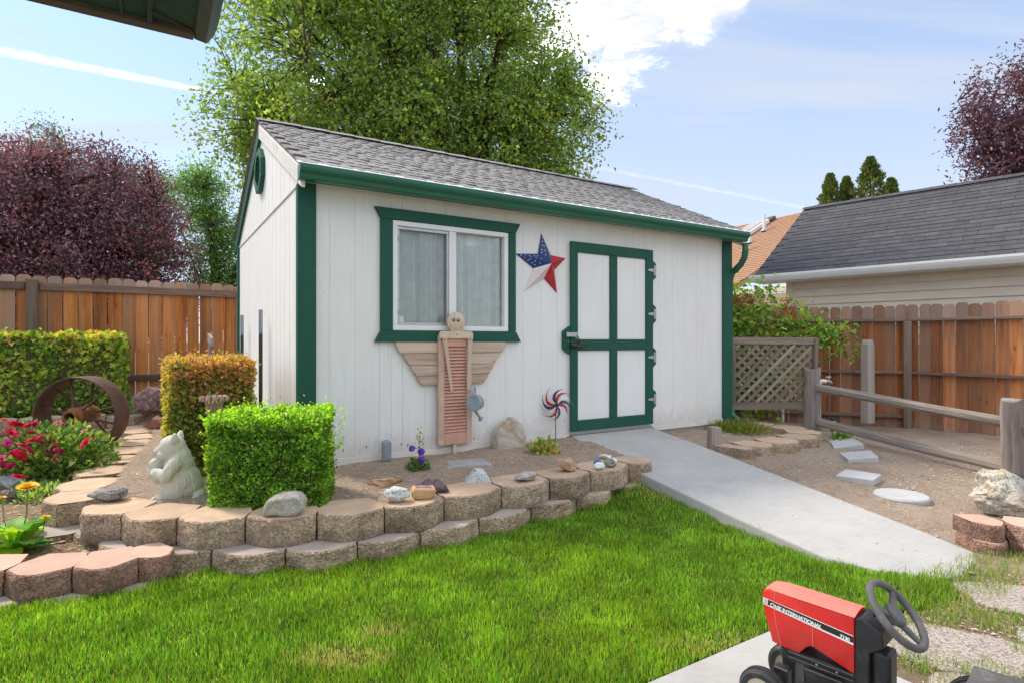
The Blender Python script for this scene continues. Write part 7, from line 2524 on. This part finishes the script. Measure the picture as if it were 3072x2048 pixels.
# ------------------------------------------------------------------ toy tractor
def build_tractor():
    hd = Vector((-0.673, 0.738))
    lf = Vector((-0.738, -0.673))
    org = Vector((1.057, 1.796)) - lf * 0.055
    T = thing('toy_tractor', 'red pedal toy tractor with black steering wheel on the concrete slab', 'toy tractor', (org.x, org.y, 0.012), math.atan2(hd.y, hd.x))
    z0 = -0.012
    # local: x forwards, y left (towards the viewer)
    w = 0.055
    side = [(0.0, 0.222), (0.125, 0.262), (0.142, 0.250), (0.165, 0.222), (0.225, 0.224), (0.252, 0.228), (0.278, 0.32), (0.287, 0.372), (0.283, 0.392), (0.266, 0.402), (0.0, 0.398)]
    side = [(x, z + z0) for x, z in side]
    hood = MB().prism(side, -w, w).obj('hood', M['red_paint'], T, True, 0.004, 2, angle=30)
    # faded top with a low crown
    vs, fs = [], []
    xs = [-0.002, 0.06, 0.12, 0.19, 0.250, 0.273, 0.285]
    zs = [0.3985, 0.3995, 0.4005, 0.4015, 0.4025, 0.398, 0.386]
    for x, z in zip(xs, zs):
        for k in range(7):
            t = k / 6 * 2 - 1
            hw = (w + 0.001) * (1.0 if x < 0.2 else 1.0 - 0.15 * ((x - 0.2) / 0.07) ** 2)
            vs.append((x, t * hw, z + z0 + 0.010 * (1 - t * t)))
    for i in range(len(xs) - 1):
        for k in range(6):
            a = i * 7 + k
            fs.append((a, a + 7, a + 8, a + 1))
    MB().add(vs, fs).obj('hood_top', M['red_faded'], hood, True, angle=60)
    # seams
    for pts in (((0.240, 0.403), (0.246, 0.36), (0.240, 0.30), (0.222, 0.2245)), ((0.1215, 0.325), (0.1215, 0.262))):
        MB().tube([(x, w + 0.0002, z + z0) for x, z in pts], 0.0013, 5).obj('seam', M['red_faded'], hood)

    def strip(x0, x1, z0_, z1_, mat, nm, yo, zs0=None):
        # band whose ends follow the hood line
        MB().add([(x0, yo, z0_[0] + z0), (x1, yo, z0_[1] + z0), (x1, yo, z1_[1] + z0), (x0, yo, z1_[0] + z0)], [(0, 1, 2, 3)]).obj(nm, M[mat], hood)
    yo = w + 0.0006
    strip(0.002, 0.283, (0.312, 0.347), (0.318, 0.350), 'decal_white', 'decal_stripe', yo)
    strip(0.002, 0.266, (0.319, 0.3485), (0.338, 0.3675), 'decal_black', 'decal_band', yo)
    strip(0.002, 0.284, (0.3385, 0.3685), (0.341, 0.371), 'decal_white', 'decal_stripe', yo)
    strip(0.2665, 0.2835, (0.3505, 0.352), (0.368, 0.3695), 'decal_white', 'decal_badge', yo)
    for i in range(3):
        strip(0.2695 + 0.004 * i, 0.2715 + 0.004 * i, (0.354, 0.354), (0.366, 0.366), 'decal_grey', 'badge_bar', yo + 0.0004)
    ang = math.atan2(0.0295, 0.25)
    for txt, x, zc, size in (('CASE INTERNATIONAL', 0.2585, 0.3530, 0.0170), ('7130', 0.040, 0.3270, 0.0150)):
        cu = bpy.data.curves.new('lettering', 'FONT')
        cu.body = txt
        cu.size = size
        cu.offset = 0.0007
        cu.align_x = 'LEFT'
        cu.align_y = 'CENTER'
        cu.space_character = 0.93
        cu.materials.append(M['decal_white'])
        tmp = bpy.data.objects.new('tmp_text', cu)
        lm = bpy.data.meshes.new_from_object(tmp)
        bpy.data.objects.remove(tmp)
        lm.name = 'lettering'
        o = link('lettering', lm, hood)
        o.location = (x, yo + 0.0005, zc + z0)
        # reads from the left side: x of the text runs backwards along the hood
        ex = Vector((-math.cos(ang), 0, -math.sin(ang)))
        ez = Vector((0, 1, 0))
        ey = ez.cross(ex)
        o.rotation_euler = Matrix((ex, ey, ez)).transposed().to_euler()
    # grille
    MB().b(0.20, 0.262, -0.045, 0.045, 0.235 + z0, 0.36 + z0).obj('grille', M['black_plastic'], T) if False else None
    # dash and column
    dp = [(-0.001, 0.20), (-0.001, 0.396), (-0.020, 0.400), (-0.075, 0.372), (-0.080, 0.33), (-0.040, 0.30), (-0.040, 0.20)]
    MB().prism([(x, z + z0) for x, z in dp], -w + 0.002, w - 0.002).obj('dash', M['black_plastic'], T, False, 0.005, 2)
    MB().b(-0.092, -0.041, -0.042, 0.035, 0.12 + z0, 0.306 + z0).obj('console', M['black_plastic'], T, False, 0.010, 2)
    # chassis
    MB().b(-0.02, 0.225, -0.046, 0.050, 0.185 + z0, 0.2215 + z0).b(-0.30, -0.0, -0.04, 0.04, 0.10 + z0, 0.184 + z0).obj('chassis', M['black_plastic'], T, False, 0.004, 2)
    MB().b(0.03, 0.15, 0.049, 0.060, 0.176 + z0, 0.184 + z0).b(0.0, 0.20, 0.050, 0.056, 0.212 + z0, 0.218 + z0).b(0.0, 0.20, 0.050, 0.055, 0.196 + z0, 0.201 + z0).obj('side_rail', M['black_plastic'], T, False, 0.002)
    MB().b(0.01, 0.14, -0.04, 0.046, 0.135 + z0, 0.184 + z0).obj('engine', M['black_plastic'], T, False, 0.006, 2)
    for x in (0.05, 0.11):
        MB().lathe([(0.0045, 0), (0.003, 0.004)], 10, 0, Matrix.Translation((x, 0.0503, 0.207 + z0)) @ Matrix.Rotation(-PI / 2, 4, 'X')).obj('bolt', M['steel'], T, True)
    # front axle
    MB().box((0.205, 0, 0.135 + z0), (0.045, 0.075, 0.10)).tube([(0.215, -0.13, 0.086 + z0), (0.215, 0.13, 0.086 + z0)], 0.010, 8).obj('front_axle', M['black_plastic'], T, False, 0.004)
    MB().prism([(0.19, 0.16 + z0), (0.24, 0.16 + z0), (0.25, 0.10 + z0), (0.19, 0.08 + z0)], 0.035, 0.075).obj('axle_bracket', M['black_plastic'], T, False, 0.004)
    tyre = [(0.050, -0.022), (0.068, -0.026), (0.075, -0.020), (0.078, -0.008), (0.078, 0.008), (0.075, 0.020), (0.068, 0.026), (0.050, 0.022)]
    rim = [(0.002, 0.010), (0.022, 0.012), (0.028, 0.004), (0.044, 0.006), (0.050, 0.021), (0.050, -0.021), (0.044, -0.006), (0.002, -0.010)]

    def wheel(x, y, k, kw):
        Mx = Matrix.Translation((x, y, 0.078 * k + z0)) @ Matrix.Rotation(-PI / 2, 4, 'X') @ Matrix.Diagonal((k, k, kw, 1))
        wh = MB().lathe(tyre, 48, 0, Mx, True).obj('wheel', M['black_rubber'], T, True, angle=25)
        MB().lathe(rim, 32, 0, Mx, True).obj('rim', M['rim_cream'], wh, True, angle=30)
        for s in (-0.0085, 0.0, 0.0085):
            MB().lathe([(0.0785, s - 0.001), (0.0800, s - 0.001), (0.0800, s + 0.0025), (0.0785, s + 0.0025)], 48, 0, Mx, True).obj('tread_rib', M['black_rubber'], wh, True)
    for y in (0.112, -0.112):
        wheel(0.255, y, 1.0, 1.0)
    for y in (0.17, -0.17):
        wheel(-0.30, y, 1.55, 1.7)
    MB().tube([(-0.30, -0.17, 0.121 + z0), (-0.30, 0.17, 0.121 + z0)], 0.010, 8).obj('rear_axle', M['black_plastic'], T, True)
    # pedal crank
    MB().tube([(0.075, 0.0, 0.125 + z0), (0.075, 0.085, 0.125 + z0), (0.055, 0.09, 0.165 + z0), (0.055, 0.115, 0.165 + z0)], 0.006, 8).obj('crank', M['black_plastic'], T, True)
    MB().box((0.055, 0.125, 0.167 + z0), (0.045, 0.075, 0.020), (0, 0.15, 0)).obj('pedal', M['black_plastic'], T, False, 0.004, 2)
    MB().tube([(-0.075, -0.125, 0.085 + z0), (-0.055, -0.09, 0.09 + z0)], 0.006, 8).box((-0.07, -0.12, 0.085 + z0), (0.045, 0.075, 0.020)).obj('pedal', M['black_plastic'], T, False, 0.004)
    # steering wheel
    S = MB()
    n, m, Rr, r = 44, 12, 0.098, 0.0115
    vs, fs = [], []
    for i in range(n):
        a = 2 * PI * i / n
        for k in range(m):
            b = 2 * PI * k / m
            vs.append(((Rr + r * math.cos(b)) * math.cos(a), (Rr + r * math.cos(b)) * math.sin(a), r * math.sin(b)))
    for i in range(n):
        for k in range(m):
            fs.append((i * m + k, ((i + 1) % n) * m + k, ((i + 1) % n) * m + (k + 1) % m, i * m + (k + 1) % m))
    S.add(vs, fs)
    sw = S.obj('steering_wheel', M['grey_rubber'], T, True, 0, 1, (-0.100, 0.0, 0.425 + z0), (0, R(-47), 0), angle=80)
    for k in range(3):
        a = 2 * PI * k / 3 + PI
        ca, sa = math.cos(a), math.sin(a)
        mb = MB()
        mb.add([(0.02 * ca - 0.013 * sa, 0.02 * sa + 0.013 * ca, -0.018), (0.02 * ca + 0.013 * sa, 0.02 * sa - 0.013 * ca, -0.018), (0.094 * ca + 0.009 * sa, 0.094 * sa - 0.009 * ca, -0.005), (0.094 * ca - 0.009 * sa, 0.094 * sa + 0.009 * ca, -0.005),
                (0.02 * ca - 0.013 * sa, 0.02 * sa + 0.013 * ca, -0.004), (0.02 * ca + 0.013 * sa, 0.02 * sa - 0.013 * ca, -0.004), (0.094 * ca + 0.009 * sa, 0.094 * sa - 0.009 * ca, 0.006), (0.094 * ca - 0.009 * sa, 0.094 * sa + 0.009 * ca, 0.006)],
               ((3, 2, 1, 0), (4, 5, 6, 7), (0, 1, 5, 4), (1, 2, 6, 5), (2, 3, 7, 6), (3, 0, 4, 7)))
        mb.obj('spoke', M['grey_rubber'], sw, False, 0.003, 2)
    MB().lathe([(0.018, -0.045), (0.022, -0.025), (0.034, -0.012), (0.034, 0.0), (0.028, 0.006), (0.004, 0.008)], 24).obj('hub', M['grey_rubber'], sw, True, angle=35)
    MB().tube([(0.030, 0, -0.055), (0.0, 0, -0.02)], 0.012, 10).obj('column', M['black_plastic'], sw, True)
    MB().lathe([(0.006, 0), (0.004, 0.003)], 10, 0, Matrix.Translation((-0.005, 0.030, -0.030)) @ Matrix.Rotation(-PI / 2, 4, 'X')).obj('bolt', M['steel'], sw, True)
    # seat
    vs, fs = [], []
    nx, ny = 12, 12
    for i in range(nx + 1):
        s = i / nx
        for j in range(ny + 1):
            t = j / ny * 2 - 1
            x = -0.27 - 0.19 * s
            z = 0.275 + 0.015 * t * t + (0.085 * max(0, (s - 0.62) / 0.38) ** 1.5) + 0.012 * (1 - s) ** 2
            vs.append((x, t * 0.105 * (1 - 0.25 * (1 - s) ** 3), z + z0 + 0.02 * (1 - abs(t)) * s))
    for i in range(nx):
        for j in range(ny):
            a = i * (ny + 1) + j
            fs.append((a, a + ny + 1, a + ny + 2, a + 1))
    seat = MB().add(vs, fs).obj('seat', M['grey_rubber'], T, True, angle=80)
    sm = seat.modifiers.new('thick', 'SOLIDIFY')
    sm.thickness = 0.012
    MB().b(-0.38, -0.33, -0.03, 0.03, 0.17 + z0, 0.275 + z0).obj('seat_post', M['black_plastic'], T)


for nm, c in (('paint_purple', (0.22, 0.12, 0.30)), ('paint_orange', (0.52, 0.28, 0.10)), ('urn_brown', (0.36, 0.23, 0.16)), ('eye_grey', (0.16, 0.17, 0.17)), ('pin_white', (0.72, 0.74, 0.73)), ('decal_grey', (0.40, 0.40, 0.40))):
    m_plain(nm, c, 0.6, 0.12, 12.0, 0.15)
build_rocks()
build_wheel()
build_urn()
build_posts_etc()
build_angel()
build_star()
build_pinwheel()
build_tractor()

# ------------------------------------------------------------------ grass and litter
def blades(name, P, H, W, C, lean=0.35, mat='grass'):
    """a tapered, bent blade of three faces at every point"""
    n = len(P)
    a = RNG.random(n) * 2 * PI
    S = np.stack([np.cos(a), np.sin(a), np.zeros(n)], 1)
    b = RNG.random(n) * 2 * PI
    B = np.stack([np.cos(b), np.sin(b), np.zeros(n)], 1) * (RNG.random((n, 1)) ** 0.8 * 1.3 + 0.1) * lean
    H = H[:, None]
    W = W[:, None]
    up = np.array([[0, 0, 1.0]])
    v0 = P - S * W * 0.5
    v1 = P + S * W * 0.5
    m = P + (up * 0.55 + B * 0.30) * H
    v2 = m - S * W * 0.42
    v3 = m + S * W * 0.42
    v4 = P + (up * 0.95 + B) * H
    V = np.stack([v0, v1, v2, v3, v4], 1).reshape(-1, 3)
    i = np.arange(n)[:, None] * 5
    F = np.concatenate([i + np.array([[0, 1, 3]]), i + np.array([[0, 3, 2]]), i + np.array([[2, 3, 4]])], 0)
    return np_mesh(name, V, F, M[mat], np.repeat(C, 5, 0))


def scatter(poly, n):
    xs = [p[0] for p in poly]
    ys = [p[1] for p in poly]
    X = RNG.uniform(min(xs), max(xs), n)
    Y = RNG.uniform(min(ys), max(ys), n)
    k = inside_np(poly, X, Y)
    return X[k], Y[k]


def field(X, Y, s, o=2, z=0.0):
    return np.array([mnoise.fractal(Vector((x * s, y * s, z)), 1.0, 2.0, o) for x, y in zip(X, Y)])


def build_grass():
    X, Y = scatter(LAWN, 780000)
    # thin out what the camera sees least: far blades can be fewer and wider
    vis = (np.abs(X) < Y * 0.93 + 0.7) & (Y > 1.7)
    X, Y = X[vis], Y[vis]
    keep = RNG.random(len(X)) < np.clip(1.35 - 0.22 * Y, 0.35, 1.0)
    X, Y = X[keep], Y[keep]
    n = len(X)
    # coarse noise on a grid, looked up per blade
    gx, gy = 130, 90
    x0, x1, y0, y1 = -3.3, 2.4, 1.7, 4.9

    def look(s, z, o=2):
        G = np.array([[mnoise.fractal(Vector(((x0 + (x1 - x0) * i / gx) * s, (y0 + (y1 - y0) * j / gy) * s, z)), 1.0, 2.0, o) for j in range(gy + 1)] for i in range(gx + 1)])
        u = np.clip((X - x0) / (x1 - x0) * gx, 0, gx - 1e-3)
        v = np.clip((Y - y0) / (y1 - y0) * gy, 0, gy - 1e-3)
        i, j = u.astype(int), v.astype(int)
        fu, fv = u - i, v - j
        return G[i, j] * (1 - fu) * (1 - fv) + G[i + 1, j] * fu * (1 - fv) + G[i, j + 1] * (1 - fu) * fv + G[i + 1, j + 1] * fu * fv
    tall = look(3.5, 1.0)
    tone = look(1.1, 5.0)
    tuft = look(9.0, 9.0)
    P = np.stack([X, Y, lawn_z(X, Y) - 0.004], 1)
    H = 0.031 * (1 + 0.45 * tall + 0.55 * tuft) * (0.45 + 0.95 * RNG.random(n) ** 1.3)
    W = 0.0026 * (0.8 + 0.12 * Y) * (0.7 + 0.6 * RNG.random(n))
    C = pick_cols(n, [(0.125, 0.25, 0.022, 3), (0.18, 0.31, 0.026, 3), (0.06, 0.14, 0.018, 2.6), (0.25, 0.37, 0.04, 1.4), (0.40, 0.48, 0.11, 0.5)], 0.24)
    yl = RNG.random(n) < np.clip(0.10 + 0.35 * tone - 0.06 * (Y - 2.6) - 0.05 * X, 0.02, 0.6)  # noise patches, plus sunlit yellow painted in towards front and left
    C[yl] = pick_cols(int(yl.sum()), [(0.27, 0.38, 0.022, 3), (0.34, 0.42, 0.03, 1.2)], 0.14)
    C *= np.clip(1.0 + 0.38 * look(4.0, 21.0, 3), 0.6, 1.5)[:, None]
    # worn straw patches: one near the middle front, some along the edges
    d = np.sqrt(((X + 0.68) / 0.20) ** 2 + ((Y - 2.30) / 0.10) ** 2)
    d2 = np.sqrt(((X + 0.55) / 0.13) ** 2 + ((Y - 2.50) / 0.08) ** 2)
    d3 = np.sqrt(((X - 1.12) / 0.20) ** 2 + ((Y - 4.55) / 0.25) ** 2)
    d4 = np.sqrt(((X - 0.9) / 0.30) ** 2 + ((Y - 2.38) / 0.12) ** 2)
    worn = np.maximum.reduce([np.clip(1.25 - d, 0, 1), 0.8 * np.clip(1.2 - d2, 0, 1), 0.75 * np.clip(1.2 - d3, 0, 1), 0.6 * np.clip(1.2 - d4, 0, 1)])
    worn = np.clip(worn + 0.35 * tuft * (worn > 0.05), 0, 1)
    st = RNG.random(n) < worn * 0.75 + 0.012
    C[st] = pick_cols(int(st.sum()), [(0.42, 0.34, 0.16, 2), (0.34, 0.25, 0.11, 1), (0.48, 0.42, 0.22, 1)], 0.15)
    H *= 1 - 0.5 * worn
    me = blades('grass', P, H, W, C)
    o = link('grass', me)
    tag(o, 'mown green lawn grass between the block wall, ramp and slab', 'grass', kind='stuff')
    # scruffy tufts between the stepping stones and along the ramp
    cl = []
    for (x, y, r, k) in ((2.06, 2.66, 0.10, 220), (2.20, 2.60, 0.10, 240), (2.34, 2.53, 0.10, 200), (1.52, 2.30, 0.08, 180), (1.62, 2.20, 0.09, 220), (1.78, 2.16, 0.09, 200), (2.02, 2.08, 0.10, 240), (2.16, 2.10, 0.08, 180), (2.10, 2.35, 0.07, 120), (2.0, 2.82, 0.16, 420), (2.30, 2.98, 0.14, 380), (2.45, 3.08, 0.14, 380),
                         (2.68, 3.22, 0.14, 320), (2.9, 3.38, 0.10, 200), (3.05, 3.42, 0.10, 160), (2.1, 2.95, 0.14, 420), (1.10, 4.78, 0.09, 260), (1.18, 4.62, 0.09, 200), (-1.72, 3.14, 0.10, 160), (-1.80, 3.10, 0.07, 120), (1.40, 2.48, 0.12, 260), (1.62, 2.58, 0.12, 280), (1.85, 2.66, 0.12, 300), (2.5, 2.45, 0.12, 220), (1.55, 1.98, 0.10, 150), (2.25, 1.98, 0.10, 200)):
        a = RNG.random(k) * 2 * PI
        q = r * np.sqrt(RNG.random(k)) * 1.3
        cl.append(np.stack([x + q * np.cos(a), y + q * np.sin(a), np.full(k, -0.01)], 1))
    P = np.concatenate(cl)
    n = len(P)
    C = pick_cols(n, [(0.12, 0.21, 0.03, 3), (0.20, 0.28, 0.04, 2), (0.40, 0.33, 0.16, 1.6), (0.09, 0.16, 0.03, 1)], 0.18)
    me = blades('grass_tufts', P, 0.05 * (0.5 + 0.9 * RNG.random(n)), 0.003 * np.ones(n), C, 0.55)
    tag(link('grass_tufts', me), 'straggling grass tufts between the stepping stones and ramp end', 'grass', kind='stuff')


def litter(name, label, poly, zf, n, size, palette, cat, flat=0.35):
    X, Y = scatter(poly, n)
    k = len(X)
    Z = np.array([zf(x, y) for x, y in zip(X, Y)])
    s = size * (0.35 + 1.1 * RNG.random(k) ** 2)
    # small tilted four-sided chips with a raised middle
    a = RNG.random(k) * 2 * PI
    ca, sa = np.cos(a), np.sin(a)
    l = s * (0.8 + 0.9 * RNG.random(k))
    w = s * (0.35 + 0.5 * RNG.random(k))
    h = s * flat * (0.4 + RNG.random(k))
    c = np.stack([X, Y, Z + 0.002], 1)

    def pt(u, v, z):
        return c + np.stack([u * ca - v * sa, u * sa + v * ca, z], 1)
    o = np.zeros(k)
    V = np.stack([pt(-l, -0.3 * w, o), pt(-0.1 * l, -w, o), pt(l, 0.2 * w, o), pt(0.2 * l, w, o), pt(0.15 * l, 0.1 * w, h), pt(-0.4 * l, 0, h * 0.9)], 1).reshape(-1, 3)
    i = np.arange(k)[:, None] * 6
    F = np.concatenate([i + np.array([t]) for t in ((0, 1, 5), (1, 4, 5), (1, 2, 4), (2, 3, 4), (3, 0, 5), (3, 5, 4))], 0)
    C = np.repeat(pick_cols(k, palette, 0.2), 6, 0)
    o = link(name, np_mesh(name, V, F, M['litter'], C))
    tag(o, label, cat, kind='stuff')


def build_litter():
    soilpal = [(0.46, 0.345, 0.25, 3), (0.56, 0.45, 0.34, 2), (0.29, 0.20, 0.14, 2), (0.60, 0.52, 0.42, 1), (0.36, 0.30, 0.25, 1)]
    bed = [(-2.45, 3.66), (-1.85, 3.50), (-1.15, 3.56), (-0.8, 3.68), (-0.5, 3.88), (-0.12, 4.18), (0.22, 4.40), (0.95, 4.98), wl(2.55, -0.6), wl(2.6, -0.03), wl(0.0, -0.03), (-1.9, 4.4), (-2.5, 4.3), (-3.0, 5.2), (-3.5, 6.0), (-3.2, 5.0), (-2.7, 3.95)]
    litter('soil_crumbs', 'crumbs of earth and bark on the bed before the shed', bed, lambda x, y: soil_mid(x, y), 30000, 0.007, soilpal, 'soil')
    left = [(-3.3, 2.95), (-2.4, 2.97), (-1.9, 3.12), (-2.45, 3.45), (-2.75, 3.75), (-3.1, 4.5), (-3.6, 5.6), (-4.3, 6.6), (-7.0, 6.6), (-5.0, 4.0)]
    litter('mulch', 'bark mulch and dry leaves on the left flower bed', left, lambda x, y: soil_left(x, y), 22000, 0.013, [(0.40, 0.28, 0.17, 3), (0.50, 0.37, 0.24, 2), (0.24, 0.15, 0.09, 2), (0.34, 0.17, 0.10, 1), (0.55, 0.46, 0.34, 1)], 'mulch', 0.3)
    yard = [wl(3.75, -0.03), wl(3.55, -1.3), wl(3.30, -2.7), (2.9, 3.5), (4.2, 3.3), (6.6, 6.0), (7.0, 7.2), (5.9, 8.4), (4.2, 9.0), wl(5.3, 0.3), wl(5.0, -0.03)]
    litter('yard_crumbs', 'small stones and crumbs on the bare right yard', yard, lambda x, y: soil_right(x, y), 40000, 0.008, soilpal, 'soil')
    worn = [(1.25, 2.56), (1.95, 2.72), (2.25, 2.92), (2.6, 3.12), (3.0, 3.3), (3.3, 2.8), (2.6, 1.8), (1.55, 1.8), (1.3, 2.3)]
    rz = lambda x, y: ramp_z(to_local(x, y)[1]) + 0.001
    litter('ramp_grit', 'soil grit and dry clippings scattered along the ramp', [wl(a, b) for a, b in RAMP], rz, 700, 0.005, soilpal, 'soil')
    litter('ramp_edge_grit', 'soil washed onto the right edge of the ramp', [wl(a - 0.09, b) for a, b in RAMP[11:16]] + [wl(a + 0.02, b) for a, b in RAMP[15:10:-1]], rz, 2600, 0.006, soilpal, 'soil')
    litter('worn_gravel', 'dry straw and grit on the worn path by the toy tractor', worn, lambda x, y: -0.010, 14000, 0.007, soilpal, 'soil')


build_grass()
build_litter()
